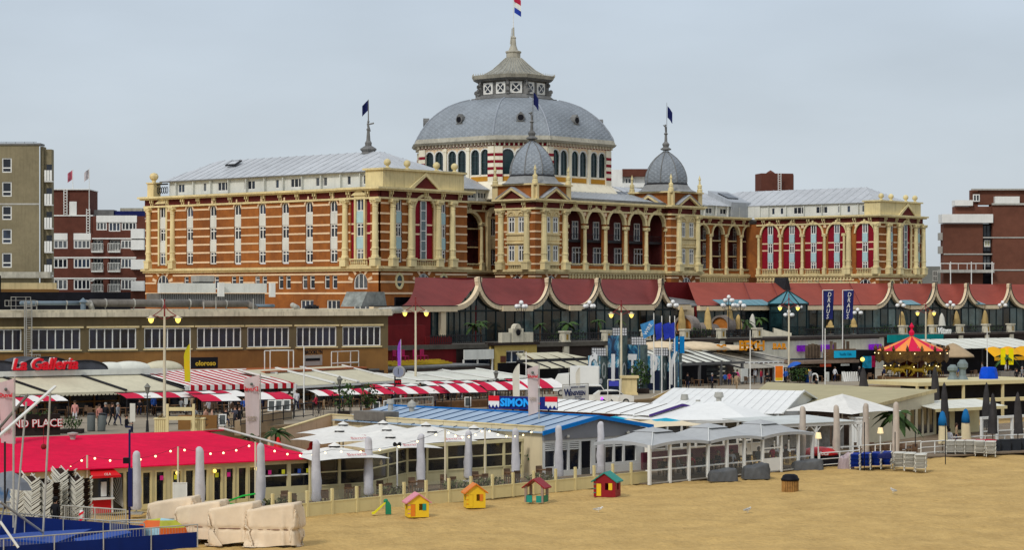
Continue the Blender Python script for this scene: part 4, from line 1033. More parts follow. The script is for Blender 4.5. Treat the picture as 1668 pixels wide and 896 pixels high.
for a_, b_ in((416, 425), (502, 510)):plat(a_, b_, 12.05 if a_<450 else 12.0, 13.4, 8.0, 8.4, 'antenna_panel', WHITE)
plat(398, 423, 13.5, 14.1, 10, 12, 'roof_cabinet', GREYL);plat(398, 422, 13.36, 13.5, 10.1, 11, 'roof_cabinet_base', BLACK)
for j_ in range(5):
 px=515+j_*6;a=MB();a.tube((0, 0, 10.84), (0, 0, 11.15+.1*(j_%2)), .16, n=8);a.put('vent_stub', DARKM, WH@T(xh(px), 2+j_*.2, 0), hall)
for px, h_ in((343, .7), (363, 1.2), (424, 1.0)):MB().tube((0, 0, 10.84), (0, 0, 10.84+h_), .05, n=6).put('vent_pipe', GREYL, WH@T(xh(px), 1.5, 0), hall)
a=MB();xl0, xl1=xh(38), xh(47)
for x in(xl0, xl1, xl0-.15):a.box(x-.04, x+.04, -.75, -.68, 6.2, 11.6)
for j_ in range(26):a.box(xl0, xl1, -.74, -.70, 6.3+j_*.2, 6.35+j_*.2)
a.put('access_ladder', GREYL, WH, hall)
a=MB()
def cagebox(x0, x1, y0, y1, z0, z1, r=.03):
 for x in(x0, x1):
  for y in(y0, y1):a.tube((x, y, z0), (x, y, z1), r, n=4)
 for z in(z0, z1):
  for y in(y0, y1):a.tube((x0, y, z), (x1, y, z), r, n=4)
  for x in(x0, x1):a.tube((x, y0, z), (x, y1, z), r, n=4)
cagebox(xh(22), xh(46), -.6, .6, 10.9, 12.0);cagebox(xh(10), xh(53), -.7, .3, 11.2, 11.7);cagebox(xh(43), xh(57), -1.3, -.4, 5.9, 6.9);
for j_ in range(4):a.tube((xh(43+j_*4), -1.3, 5.9), (xh(43+j_*4), -1.3, 6.9), .025, n=4)
a.put('ladder_cage', GREYL, WH, hall, kind='stuff')
duct([(628, 1, 10.65), (668, 2, 10.72)], .32, GREYL, 'duct')
#  terrace and pagoda restaurants
ZT=6.7
def dcan(px):return 262+(px-775)*0.096
def XC(px, off=0.0, z=0.0):return XY(px, dcan(px)+off, z)
REDR=mat('red_roof_sheet', (0.185, 0.036, 0.032), 0.7, 0.12, 0.5, streak=0.15)
REDR2=mat('red_roof_sheet_lighter', (0.275, 0.058, 0.038), 0.7, 0.10, 0.5)
FAS2=mat('cream_fascia', (0.74, 0.60, 0.40), 0.7, 0.06, streak=.15)
DKRED=mat('dark_red_wall', (0.16, 0.012, 0.014), 0.75, 0.18, 0.6, streak=.2)
TEAL=mat('teal_mullion', (0.006, 0.018, 0.022), 0.4, 0.1)
TGL=mat('terrace_glass', (0.035, 0.06, 0.065), 0.10, 0.9, 0.25, spec=0.5)
MB().slab([tuple(XC(p, -8.5, ZT))for p in(600, 1720, 2300)]+[tuple(XC(p, 75, ZT))for p in(2300, 560)], .5).put('upper_terrace', mat('dark_paving', (.10, .09, .075), .9, .2), ID, None, kind='structure')
TGS=(TGL, TGL, mat('terrace_glass_dark', (.008, .012, .014), .1, .5, .3, spec=.5), mat('terrace_glass_pale', (.09, .14, .14), .12, .6, .5, spec=.5))  # paler panes have light reflections put into their base colour, picked at random
def canopy_building(obj, segs, L0, L1, zr, ze, zf, roofm, depth=7.0, hipL=False, hipR=False):
 """segs: list of (px peak left, px peak right, px flat left, px flat right); sheets hang between peaks"""
 A, B=XC(L0), XC(L1);W=frame2(A, B);L=(B-A).length;dd=(B-A)/L
 def xl(px):
  r=(px-CX)/FP;return(A.y*r-A.x)/(dd.x-r*dd.y)
 def curve(p0, p1, f0, f1, n=10):
  x0, x1, a, b=xl(p0), xl(p1), xl(f0), xl(f1);pts=[]
  if p0 is not None and f0>p0:pts+=[(a-(a-x0)*math.cos(PI/2*k/n), ze+(zr-ze)*(1-math.sin(PI/2*k/n)))for k in range(n)]
  else:pts.append((x0, ze))
  pts.append((a, ze));pts.append((b, ze))if b>a+.01 else None
  if p1>f1:pts+=[(b+(x1-b)*math.sin(PI/2*k/n), ze+(zr-ze)*(1-math.cos(PI/2*k/n)))for k in range(1, n+1)]
  else:pts.append((x1, ze))
  o_=[pts[0]]
  for p in pts[1:]:
   if abs(p[0]-o_[-1][0])>.01:o_.append(p)
  return o_
 tn=dd.y/dd.x*.9
 for(p0, p1, f0, f1)in segs:
  pts=curve(p0, p1, f0, f1)
  m_=MB();n_=6
  for(xa, za), (xb, zb)in zip(pts[:-1], pts[1:]):
   for j in range(n_):
    u, v=j/n_, (j+1)/n_
    f=lambda x, z, u_:(x+tn*depth*u_, -.2+(depth+.2)*u_, z+(zr-z)*(u_**1.25))
    m_.poly([f(xa, za, u), f(xb, zb, u), f(xb, zb, v), f(xa, za, v)])
  if p0!=1074.5:m_.put('roof_sheet', roofm, W, obj)
  m_=MB()
  for(xa, za), (xb, zb)in zip(pts[:-1], pts[1:]):
   dx, dz=xb-xa, zb-za;l_=math.hypot(dx, dz);nx_, nz_=dz/l_, -dx/l_
   if abs(dx)<1e-6 and abs(dz)<1e-6:continue
   t_=.62 if abs(dz)<.02 else .5
   m_.extr([(xa, -.55, za+.06), (xb, -.55, zb+.06), (xb+nx_*t_, -.55, zb+nz_*t_), (xa+nx_*t_, -.55, za+nz_*t_)], (0, .5, 0))
  m_.put('curved_fascia', FAS2, W, obj)
  m_=MB();m_.path([(x, -.58, z+.07)for x, z in pts], .06, 4);m_.put('roof_edge', DARKM, W, obj)
  a, b=xl(f0), xl(f1)
  if b-a>1.0:MB().box(a-.1, b+.1, -.75, -.1, zf, ze-.02).put('fascia_box', FAS2, W, obj)
 x=0;npan=int(L/1.75);st=L/npan
 def top(xq):
  for(p0, p1, f0, f1)in segs:
   if xl(p0)-.01<=xq<=xl(p1)+.01:
    pts=curve(p0, p1, f0, f1)
    for(xa, za), (xb, zb)in zip(pts[:-1], pts[1:]):
     if xa<=xq<=xb and xb>xa:return za+(zb-za)*(xq-xa)/(xb-xa)-.3
  return zr-.3
 post=MB()
 for k in range(npan+1):
  xx=k*st;zt=min(top(min(xx, L-.01)), zr-.3)
  MB().box(xx-.07, xx+.07, -.05, .1, ZT, zt).put('mullion', TEAL, W, obj)
  if k<npan:
   za, zb=top(xx+.08), top(xx+st-.08)
   zm=10.35
   MB().extr([(xx+.07, .02, ZT), (xx+st-.07, .02, ZT), (xx+st-.07, .02, zm-.1), (xx+.07, .02, zm-.1)], (0, .03, 0)).put('glass_pane', random.choice(TGS), W, obj)
   MB().extr([(xx+.07, .02, zm+.1), (xx+st-.07, .02, zm+.1), (xx+st-.07, .02, max(zb, zm+.12)), (xx+.07, .02, max(za, zm+.12))], (0, .03, 0)).put('glass_pane', random.choice(TGS), W, obj)
 MB().box(0, L, -.08, .12, 10.26, 10.44).put('transom', TEAL, W, obj)
 MB().box(0, L, depth, depth+.3, ZT, zr).put('back_wall', DKRED, W, obj)
 MB().box(.1, L-.1, depth-2, depth-1.9, ZT, zf).put('interior_wall', BLACK, W, obj)
 MB().box(-.2, 0, -.05, depth, ZT, ze).put('end_wall', DKRED, W, obj);MB().box(L, L+.2, -.05, depth, ZT, ze).put('end_wall', DKRED, W, obj)
 return W, L, xl
can1=empty('pagoda_restaurant', frame(XC(900, 3, ZT)), 'glazed terrace restaurant under four sagging dark red roof sheets with cream curved edges', 'restaurant')
W1, L1_, xl1=canopy_building(can1, [(776.5, 889, 813, 860), (890.5, 970, 922, 939), (971.5, 1073, 1003, 1058), (1074.5, 1118, 1100, 1118)], 776, 1118, 14.35, 10.95, 10.3, REDR)
A, B=XC(640), XC(776);Wq=frame2(A, B);Lq=(B-A).length
zr, ze=14.35, 10.95
def xq(px):
 r=(px-CX)/FP;dd=(B-A)/Lq;return(A.y*r-A.x)/(dd.x-r*dd.y)
m_=MB();n_=10;tq=(B-A).y/(B-A).x*.9
rl_=[(xq(646)+(xq(675)-xq(646))*math.sin(PI/2*k/n_), ze+(zr-ze)*(1-math.cos(PI/2*k/n_)))for k in range(n_+1)]
fr=[(xq(737)+(xq(775.5)-xq(737))*math.sin(PI/2*k/n_), ze+(zr-ze)*(1-math.cos(PI/2*k/n_)))for k in range(n_+1)]
for k in range(n_):
 u, v=k/n_, (k+1)/n_
 yb=lambda q:-.2+7.2*q
 za, zb=rl_[k][1], rl_[k+1][1]
 ya, yb_=7.2*(za-ze)/(zr-ze), 7.2*(zb-ze)/(zr-ze)
 m_.poly([(rl_[k][0]+tq*ya, ya-.2, za), (xq(737)+tq*ya, ya-.2, za), (xq(737)+tq*yb_, yb_-.2, zb), (rl_[k+1][0]+tq*yb_, yb_-.2, zb)])
for(xa, za), (xb, zb)in zip(fr[:-1], fr[1:]):
 for j in range(6):
  u, v=j/6, (j+1)/6
  f=lambda x, z, u_:(x+tq*7.2*u_, -.2+7.2*u_, z+(zr-z)*(u_**1.0))
  m_.poly([f(xa, za, u), f(xb, zb, u), f(xb, zb, v), f(xa, za, v)])
m_.put('roof_sheet', REDR, Wq, can1)
m_=MB()
for(xa, za), (xb, zb)in zip(fr[:-1], fr[1:]):
 dx, dz=xb-xa, zb-za;l_=math.hypot(dx, dz);nx_, nz_=dz/l_, -dx/l_
 m_.extr([(xa, -.55, za+.06), (xb, -.55, zb+.06), (xb+nx_*.5, -.55, zb+nz_*.5), (xa+nx_*.5, -.55, za+nz_*.5)], (0, .5, 0))
m_.put('curved_fascia', FAS2, Wq, can1)
MB().box(xq(600), xq(737), -.75, -.1, 10.3, 10.93).put('fascia_box', FAS2, Wq, can1)
MB().box(xq(600), xq(737), -.8, -.1, 10.931, 11.03).put('roof_edge', DARKM, Wq, can1)
for k in range(9):
 xx=xq(703)+(xq(776)-xq(703))*k/8;
 zt=10.3 if k<4 else 10.3+(k-4)*.8
 MB().box(xx-.07, xx+.07, -.05, .1, ZT, zt).put('mullion', TEAL, Wq, can1)
 if k<8:
  x2=xq(703)+(xq(776)-xq(703))*(k+1)/8;z2=10.3 if k+1<4 else 10.3+(k-3)*.8
  MB().extr([(xx+.07, .02, ZT), (x2-.07, .02, ZT), (x2-.07, .02, z2), (xx+.07, .02, zt)], (0, .03, 0)).put('glass_pane', TGL, Wq, can1)
MB().box(xq(737), xq(776), -.08, .12, 10.26, 10.44).put('transom', TEAL, Wq, can1)
MB().box(xq(600), xq(700), -.1, .3, 2, 10.29).put('side_wall', DKRED, Wq, can1)
MB().box(xq(700), Lq, 5, 5.2, ZT, 12).put('interior_wall', BLACK, Wq, can1)
MB().box(xq(713), xq(721), -.5, -.1, ZT, 10.29).put('side_pilaster', FAS2, Wq, can1)
MB().extr([(xq(622), 3, 10.9), (xq(664), 3, 10.9), (xq(660), 3, 12.6), (xq(632), 3, 12.6)], (0, 3, 0)).put('glass_annex', mat('grey_glass', (.26, .28, .26), .2, .3), Wq, can1)
can2=empty('pagoda_restaurant', frame(XC(1400, 3, ZT)), 'long terrace restaurant with brick red sheet roof ending in three scalloped bays', 'restaurant')
W2, L2_, xl2=canopy_building(can2, [(1135, 1447, 1135, 1422), (1449, 1519, 1478, 1500), (1521, 1571, 1543, 1556), (1573, 1640, 1600, 1622), (1642, 1720, 1664, 1700)], 1135, 1720, 14.05, 10.75, 10.2, REDR2)
TEALG=mat('teal_glazing', (0.05, 0.20, 0.24), 0.25, 0.15, 1.0, spec=0.5)
def tealstrip(px0, px1, n, y0=-.9, z0=10.85, z1=11.6, dep=1.8):
 x0, x1=xl2(px0), xl2(px1)
 for k in range(n):
  a, b=x0+(x1-x0)*k/n+.04, x0+(x1-x0)*(k+1)/n-.04
  MB().extr([(a, y0, z0), (b, y0, z0), (b, y0+dep, z1), (a, y0+dep, z1)], (0, 0, .06)).put('glazing_panel', TEALG, W2, can2)
tealstrip(1168, 1250, 8);tealstrip(1467, 1493, 3, z1=11.5);tealstrip(1584, 1598, 2, z1=11.4)
MB().extr([(xl2(1322), 5, 13.0), (xl2(1332), 5, 13.0), (xl2(1328), 5, 14.8), (xl2(1325), 5, 14.8)], (0, 2.2, 0)).put('ridge_hood', DARKM, W2, can2)
for px in(1223, 1270, 1349, 1400):
 MB().extr([(xl2(px), -.2, 10.84), (xl2(px)+.12, -.2, 10.84), (xl2(px)+6.4, 7, 14.1), (xl2(px)+6.28, 7, 14.1)], (0, 0, .08)).put('roof_seam', REDR, W2, can2)
pv=empty('glass_pavilion', frame(XC(1283, -5, ZT)), 'octagonal glass pavilion with teal pyramid roof in front of the red terrace restaurant', 'pavilion')
Wp=WM[pv.name];rr_=32*dcan(1283)/FP*1.0
for k in range(8):
 a0, a1=PI/8+k*PI/4, PI/8+(k+1)*PI/4;c0, s0=math.cos(a0), math.sin(a0);c1, s1=math.cos(a1), math.sin(a1)
 MB().slab([(rr_*1.08*c0*.985, rr_*1.08*s0*.985, 4.45), (rr_*1.08*c1*.985, rr_*1.08*s1*.985, 4.45), (.05*c1, .05*s1, 6.2)], .06).put('roof_panel', TEALG, Wp, pv)
 MB().tube((rr_*1.08*c0, rr_*1.08*s0, 4.45), (0, 0, 6.25), .08, n=5).put('rafter', TEAL, Wp, pv)
 MB().tube((rr_*c0, rr_*s0, 0), (rr_*c0, rr_*s0, 4.4), .1, n=5).put('post', TEAL, Wp, pv)
 MB().extr([(rr_*.98*c0, rr_*.98*s0, .1), (rr_*.98*c1, rr_*.98*s1, .1), (rr_*.98*c1, rr_*.98*s1, 4.2), (rr_*.98*c0, rr_*.98*s0, 4.2)], (0, .03, 0)).put('glass_pane', GLASSG, Wp, pv)
 MB().tube((rr_*1.06*c0, rr_*1.06*s0, 4.3), (rr_*1.06*c1, rr_*1.06*s1, 4.3), .14, n=4).put('eave_beam', TEAL, Wp, pv)
 for zz in(1.2, 3.2):MB().tube((rr_*c0, rr_*s0, zz), (rr_*c1, rr_*s1, zz), .05, n=4).put('rail', TEAL, Wp, pv)
mid=empty('low_annex', frame(XC(1128, 0, ZT)), 'low dark annex with grey slate lean-to roof beside the brick hotel tower', 'building')
pa=XC(1128, -2);Wm=frame2(XC(1098, 2), XC(1200, 2))
MB().box(0, 7.5, 0, 5, ZT, 10.7).put('wall', TEAL, Wm, mid)
MB().slab([(-.4, -1, 10.9), (9.5, -1, 10.9), (5.0, 5, 12.0), (0, 5, 12.0)], .2).put('roof_slope', LEAD, Wm, mid)
MB().box(.6, 2.6, -1.3, -1.05, 9.2, 10.6).put('fascia_box', FAS2, Wm, mid)
# ---- terrace front: gate pavilion, pillars and railing
def XT(px, z=0.0, off=0.0):return XY(px, dcan(px)-9+off, z)
TA_, TB_=XT(640), XT(1720);WT=frame2(TA_, TB_);
def xt(px):
 dd=(TB_-TA_).normalized();r=(px-CX)/FP;return(TA_.y*r-TA_.x)/(dd.x-r*dd.y)
tw=empty('terrace_wall', WT@T(xt(1100), 0, 2), 'long dark retaining wall with cream piers below the terrace railing', 'retaining wall')
DKB=mat('dark_brown_wall', (0.035, 0.024, 0.02), 0.7, 0.3, 0.8)
MB().box(xt(742), xt(1195), 0, .5, 2, ZT-.3).put('wall', DKB, WT, tw)
MB().box(xt(1195)+.01, xt(1440), 0, .5, 2, ZT-.3).put('wall', mat('white_terrace_wall', (.60, .58, .48), .8, .1, streak=.3), WT, tw)
MB().box(xt(1440)+.01, xt(1720), 0, .5, 2, ZT-.3).put('wall', DKB, WT, tw)
MB().box(xt(640), xt(1720), -.25, .6, ZT-.3, ZT-.02).put('coping', mat('dark_coping', (.06, .045, .04), .7, .2), WT, tw)
rw=empty('red_side_wall', WT@T(xt(690), 0, 2), 'dark red rendered wall beside the end of the brown hall', 'wall')
MB().box(xt(634), xt(742), -.1, .5, 2, ZT-.31).put('wall', DKRED, WT, rw)
MB().box(xt(634), xt(700), .7, 1.2, ZT-.3, 8.9).put('upper_wall', DKRED, WT, rw)
MB().box(xt(700), xt(742), .6, .9, ZT-.02, ZT+.9).put('parapet', DKRED, WT, rw)
pillars=[(920, 15), (988, 14), (1052, 14), (1115, 14), (1174.5, 15), (1233, 15), (1471, 12), (1519.5, 12), (1563.5, 12), (1606, 12), (1646, 12)]
STONE=mat('pale_stone', (0.58, 0.54, 0.42), 0.8, 0.12, streak=.35);GOLD=mat('gold_relief', (.32, .20, .04), .6, .2)
pm=MB();pm.box(-.5, .5, -.4, .4, 0, 1.1);pm.box(-.62, .62, -.5, .5, 1.1, 1.3);pm.box(-.56, .56, -.46, .46, 0, .15);pm=pm.mesh('pillar', STONE)
em=MB().box(-.16, .16, -.44, -.4, .25, .9).mesh('relief', GOLD)
lo_=MB().box(-.45, .45, -.3, 0, 0, ZT-2.31).mesh('lower_pier', STONE)
for px, w in pillars:
 M_=WT@T(xt(px), 0, ZT);put('pillar', pm, M_, tw);put('relief', em, M_, tw);put('lower_pier', lo_, WT@T(xt(px), 0, 2), tw)
rails=[(700, 790)]+[(862, 912)]+[(pillars[i][0]+8, pillars[i+1][0]-8)for i in range(5)]+[(1310, 1464)]+[(pillars[i][0]+6, pillars[i+1][0]-6)for i in range(6, 10)]
for a, b in rails:
 x0, x1=xt(a), xt(b);m_=MB();m_.box(x0, x1, -.05, .05, ZT+.1, ZT+.18);m_.box(x0, x1, -.05, .05, ZT+.95, ZT+1.03);n_=int((x1-x0)/.3)
 for j in range(n_):
  x=x0+(x1-x0)*(j+.5)/n_;m_.box(x-.035, x+.035, -.03, .03, ZT+.18, ZT+1.12)
 for j in range(n_//2):x=x0+(x1-x0)*(2*j+1)/n_;m_.path([(x-.15, 0, ZT+.7), (x, 0, ZT+.95), (x+.15, 0, ZT+.7)], .03, 4)
 m_.put('railing', DARKM, WT, tw)
gt_=empty('gate_pavilion', WT@T(xt(827), -1, 2), 'cream stone gate pavilion with round clock gable and white arched door below the terrace', 'pavilion')
xg0, xg1=xt(793), xt(862);xm=(xg0+xg1)/2;YL=mat('yellow_render', (.55, .41, .12), .8, .1, streak=.2)
MB().wall(xg0, xg1, 2, ZT-.2, [(xm-1.6, xm+1.6, 2.1, 5.9)], y=-1.2, t=.5).put('wall', YL, WT, gt_)
MB().box(xg0, xg1, -.6, -.05, 2, ZT-.2).put('wall', YL, WT, gt_)
MB().box(xg0-.2, xg1+.2, -1.5, .1, ZT-.2, ZT+.12).put('coping', DKB, WT, gt_)
for s_ in(-1, 1):
 xx=xm+s_*2.15;MB().box(xx-.42, xx+.42, -1.28, -1.2, 2.3, 4.3).put('brick_panel', BRN, WT, gt_);MB().box(xx-.42, xx+.42, -1.28, -1.2, 4.6, 5.3).put('brick_panel', BRN, WT, gt_)
 m_=MB();m_.box(min(xm+s_*1.0, xm+s_*2.6), max(xm+s_*1.0, xm+s_*2.6), -1.5, -.9, ZT+.13, ZT+1.25);m_.put('stone_block', STONE, WT, gt_)
m_=MB();m_.box(xm-.9, xm+.9, -1.55, -.9, ZT+.13, ZT+1.7);m_.arch(xm, ZT+1.3, .01, .62, -1.55, -.9, n=8, ah1=.95);m_.box(xm-1.3, xm+1.3, -1.5, -.95, ZT+.13, ZT+1.1)
m_.put('clock_gable', STONE, WT, gt_)
m_=MB();m_.X=T(xm, -1.58, ZT+1.25)@Matrix.Rotation(PI/2, 4, 'X');m_.lathe([(.36, -.02), (.36, .04)], 14);m_.put('round_opening', BLACK, WT, gt_)
window(WT, xm-1.6, -1.0, 4.45, 3.2, 1.45, gt_, nx=3, fw=.14);window(WT, xm-.6, -1.0, 2.1, 1.2, 2.3, gt_, nx=1, arch=True, fw=.16)
for s_ in(-1.6, .75):window(WT, xm+s_, -1.0, 2.1, .85, 2.3, gt_, nx=1, fw=.14)
kk=empty('shop_front', WT@T(xt(767), -.5, 2), 'dark shop front under a wide pale grey blind left of the gate pavilion', 'shop')
MB().box(xt(743), xt(791), -1.3, -1.15, 5.0, 6.1).put('blind', PALE, WT, kk)
MB().box(xt(744), xt(790), -.9, -.8, 2.2, 5.0).put('dark_glass', GLASS, WT, kk)
for px in(743.5, 766, 790):MB().box(xt(px)-.08, xt(px)+.08, -1.2, -1.05, 2, 5.0).put('post', WHITE, WT, kk)
#  kit: people, plants, parasols, lamps
SKIN=mat('skin', (.50, .28, .19), .6, 0)
def _skin_body(pose):
 """one continuous body grown over a jointed skeleton; returns mesh data and region index per face"""
 J={};E=[]
 hz=.93
 if pose=='sit':hz=.55
 J['pel']=(0, 0, hz);J['wai']=(0, 0, hz+.17);J['che']=(0, -.01, hz+.40);J['nec']=(0, -.01, hz+.56);J['hd1']=(0, -.02, hz+.66);J['hd2']=(0, -.02, hz+.80)
 for s_, n_ in((-1, 'l'), (1, 'r')):
  J['sh'+n_]=(.19*s_, 0, hz+.47)
  if pose=='stand':el, wr=(.25*s_, .03, hz+.20), (.24*s_, -.04, hz-.04)
  elif pose=='walk':el, wr=(.25*s_, .08*s_, hz+.21), (.23*s_, .02*s_-.1+.1*s_, hz-.02)
  elif pose=='sit':el, wr=(.26*s_, -.05, hz+.22), (.17*s_, -.30, hz+.20)
  else:el, wr=(.28*s_, -.10, hz+.25), (.10*s_, -.33, hz+.30)
  J['el'+n_]=el;J['wr'+n_]=wr;v=Vector(wr)-Vector(el);v.normalize();J['ha'+n_]=tuple(Vector(wr)+v*.09)
  J['hi'+n_]=(.10*s_, 0, hz-.04)
  if pose in('stand', 'reach'):kn, an=(.11*s_, -.01, .50), (.12*s_, .02, .09)
  elif pose=='walk':kn, an=(.10*s_, -.14*s_-.03, .51), (.10*s_, -.27*s_+.06, .10)
  else:kn, an=(.14*s_, -.42, .50), (.14*s_, -.40, .09)
  J['kn'+n_]=kn;J['an'+n_]=an;J['to'+n_]=(an[0]+.02*s_, an[1]-.16, .045)
 rad=dict(pel=.155, wai=.13, che=.155, nec=.058, hd1=.095, hd2=.098)
 for n_ in 'lr':rad.update({'sh'+n_:.075, 'el'+n_:.048, 'wr'+n_:.033, 'ha'+n_:.035, 'hi'+n_:.095, 'kn'+n_:.065, 'an'+n_:.045, 'to'+n_:.04})
 segs=[('pel', 'wai', 1), ('wai', 'che', 1), ('che', 'nec', 1), ('nec', 'hd1', 0), ('hd1', 'hd2', 0)]
 for n_ in 'lr':segs+=[('che', 'sh'+n_, 1), ('sh'+n_, 'el'+n_, 1), ('el'+n_, 'wr'+n_, 1), ('wr'+n_, 'ha'+n_, 0), ('pel', 'hi'+n_, 2), ('hi'+n_, 'kn'+n_, 2), ('kn'+n_, 'an'+n_, 2), ('an'+n_, 'to'+n_, 3)]
 names=list(J);ix={n:i for i, n in enumerate(names)}
 me=bpy.data.meshes.new('body');me.from_pydata([J[n]for n in names], [(ix[a], ix[b])for a, b, _ in segs], [])
 o=bpy.data.objects.new('body', me);COL.objects.link(o)
 o.modifiers.new('s', 'SKIN');sub=o.modifiers.new('u', 'SUBSURF');sub.levels=1;sub.render_levels=1
 for n in names:me.skin_vertices[0].data[ix[n]].radius=(rad[n], rad[n])
 me.skin_vertices[0].data[0].use_root=True
 dg=bpy.context.evaluated_depsgraph_get();dg.update()
 m2=bpy.data.meshes.new_from_object(o.evaluated_get(dg));bpy.data.objects.remove(o)
 V=[v.co.copy()for v in m2.vertices];Fc=[tuple(p.vertices)for p in m2.polygons];mi=[]
 def dist(p, a, b):
  ab=b-a;t=max(0, min(1, (p-a).dot(ab)/ab.length_squared));return(p-a-ab*t).length
 for f in Fc:
  c=sum((V[i]for i in f), Vector())/len(f);best=min(segs, key=lambda s:dist(c, Vector(J[s[0]]), Vector(J[s[1]]))/(1.6 if s[0]in('pel', 'wai', 'che')and s[1]in('wai', 'che')else 1));mi.append(best[2])
 mb=MB();mb.v=V;mb.f=Fc;mb.mi=mi
 mb.m=0
 for n_, s_ in(('l', -1), ('r', 1)):
  w, h=Vector(J['wr'+n_]), Vector(J['ha'+n_]);d_=(h-w).normalized();sd=Vector((0, 1, 0)).cross(d_).normalized()if abs(d_.y)<.9 else Vector((1, 0, 0));bk=d_.cross(sd)
  for k, L_ in enumerate((.065, .08, .078, .06)):
   a=h+bk*(.021*(k-1.5));b=a+d_*L_*.6;c=b+(d_*.7-Vector((s_*.5, 0, 0)))*L_*.5
   mb.tube(a, b, .0095, .0085, 5);mb.tube(b, c, .0085, .006, 5)
  a=w+d_*.03+bk*-.03;mb.tube(a, a+(d_*.6-bk*.6)*.06, .011, .008, 5)
 hc=Vector(J['hd1']);mb.tube(hc+Vector((0, -.095, .06)), hc+Vector((0, -.125, .04)), .012, .018, 5)
 for s_ in(-1, 1):mb.tube(hc+Vector((s_*.09, 0, .05)), hc+Vector((s_*.105, .005, .06)), .025, .022, 6)
 return mb, hz
def person(W, pose, top, legs, hair, label, extra=None, group=None, hat=None, scale=1.0):
 mb, hz=cached(('body', pose), lambda:_skin_body(pose))
 mats=[SKIN, mat('cloth_%d_%d_%d'%tuple(int(c*99)for c in top), top, .85, .15, 3), mat('cloth_%d_%d_%d'%tuple(int(c*99)for c in legs), legs, .85, .15, 3), mat('shoe_dark', (.02, .018, .016), .6, 0)]
 me=cached(('pm', pose, top, legs), lambda:mb.mesh('person', mats, True))
 o=put('person', me, W@S(scale, scale, scale));tag(o, label, 'person', group)
 hm=mat('hair_%d_%d_%d'%tuple(int(c*99)for c in hair), hair, .8, 0)
 def hf():
  a=MB();zc=hz+.76
  a.lathe([(.11, -.06), (.118, .0), (.112, .06), (.08, .105), (0, .13)], 10, c=(0, .005, zc));a.box(-.085, .085, .03, .105, zc-.12, zc)
  if hat:a.lathe([(.19, .055), (.19, .07), (.12, .075), (.115, .16), (.09, .17), (0, .17)], 12, c=(0, 0, zc))
  return a.mesh('hair', hm, True)
 put('hat' if hat else 'hair', cached(('hair', hz, hair, bool(hat)), hf), WM[o.name], o)
 return o
LEAF=mat('leaf_green', (.045, .085, .022), .7, .35, 2.0);LEAFP=mat('palm_green', (.04, .10, .025), .6, .3, 2.0);BARK=mat('bark', (.10, .065, .04), .9, .25, 3)
def leaf_cloud(n, rx, ry, rz, size, seed=1, cz=0):
 rnd=random.Random(seed);m=MB()
 for _ in range(n):
  while True:
   p=Vector((rnd.uniform(-1, 1), rnd.uniform(-1, 1), rnd.uniform(-1, 1)))
   if p.length<1 and p.length>.25*rnd.random():break
  p=Vector((p.x*rx, p.y*ry, p.z*rz+cz));q=Matrix.Rotation(rnd.uniform(0, 6.3), 3, 'Z')@Matrix.Rotation(rnd.uniform(-1.2, 1.2), 3, 'X');s_=size*rnd.uniform(.6, 1.3)
  m.poly([p+q@Vector((-s_*.3, 0, 0)), p+q@Vector((0, -s_*.5, 0)), p+q@Vector((s_*.3, 0, .1*s_)), p+q@Vector((0, s_*.6, 0))])
 return m
def shrub(W, rx, rz, label, n=260, seed=1, cat='shrub', group=None, pot=None, size=.22, lm=None):
 o=empty('shrub', W, label, cat, group)
 zc=rz+(pot[1]if pot else .1)
 leaf_cloud(n, rx, rx*.8, rz, size, seed, zc).put('foliage', lm or LEAF, W, o)
 MB().tube((0, 0, 0), (0, 0, zc), .05, .03, 5).put('stem', BARK, W, o)
 if pot:MB().box(-pot[0], pot[0], -pot[0]*.8, pot[0]*.8, 0, pot[1]).put('planter', pot[2], W, o)
 return o
def palm(W, h, r, label, n=16, seed=1, pot=None, lm=None, group=None):
 o=empty('palm_tree', W, label, 'palm', group);rnd=random.Random(seed)
 tr=MB();z0=pot[1]if pot else 0
 for k in range(6):tr.tube((0, 0, z0+(h-z0)*k/6), (0, 0, z0+(h-z0)*(k+1)/6), .13-.004*k, .10, 7)
 tr.put('trunk', BARK, W, o)
 for k in range(n):
  a=2*PI*k/n+rnd.uniform(-.2, .2);up=rnd.uniform(-.2, 1.0);L_=r*rnd.uniform(.8, 1.1);m=MB();nb=7;prev=None
  for i in range(nb+1):
   t=i/nb;rad_=L_*t*math.cos(up*.8);z=h+L_*(math.sin(up)*t-.75*t*t)
   w_=.16*L_*math.sin(PI*min(1, t*.85+.12))
   c=Vector((math.cos(a)*rad_, math.sin(a)*rad_, z));sd=Vector((-math.sin(a), math.cos(a), 0))*w_
   cur=(m.vt(c+sd-Vector((0, 0, w_*.5))), m.vt(c), m.vt(c-sd-Vector((0, 0, w_*.5))))
   if prev and i%1==0:
    m.face((prev[0], prev[1], cur[1], cur[0]));m.face((prev[1], prev[2], cur[2], cur[1]))
   prev=cur
  m.put('frond', lm or LEAFP, W, o)
 if pot:MB().box(-pot[0], pot[0], -pot[0], pot[0], 0, pot[1]).put('planter', pot[2], W, o)
 return o
CLOTHG=mat('grey_cover_cloth', (.52, .51, .53), .85, .12, 2, streak=.25)
CLOTHT=mat('taupe_cover_cloth', (.50, .43, .36), .85, .12, 2, streak=.25)
CLOTHD=mat('charcoal_parasol_cloth', (.045, .042, .042), .85, .25, 2)
CLOTHS=mat('sand_parasol_cloth', (.50, .35, .14), .85, .15, 2, streak=.3)
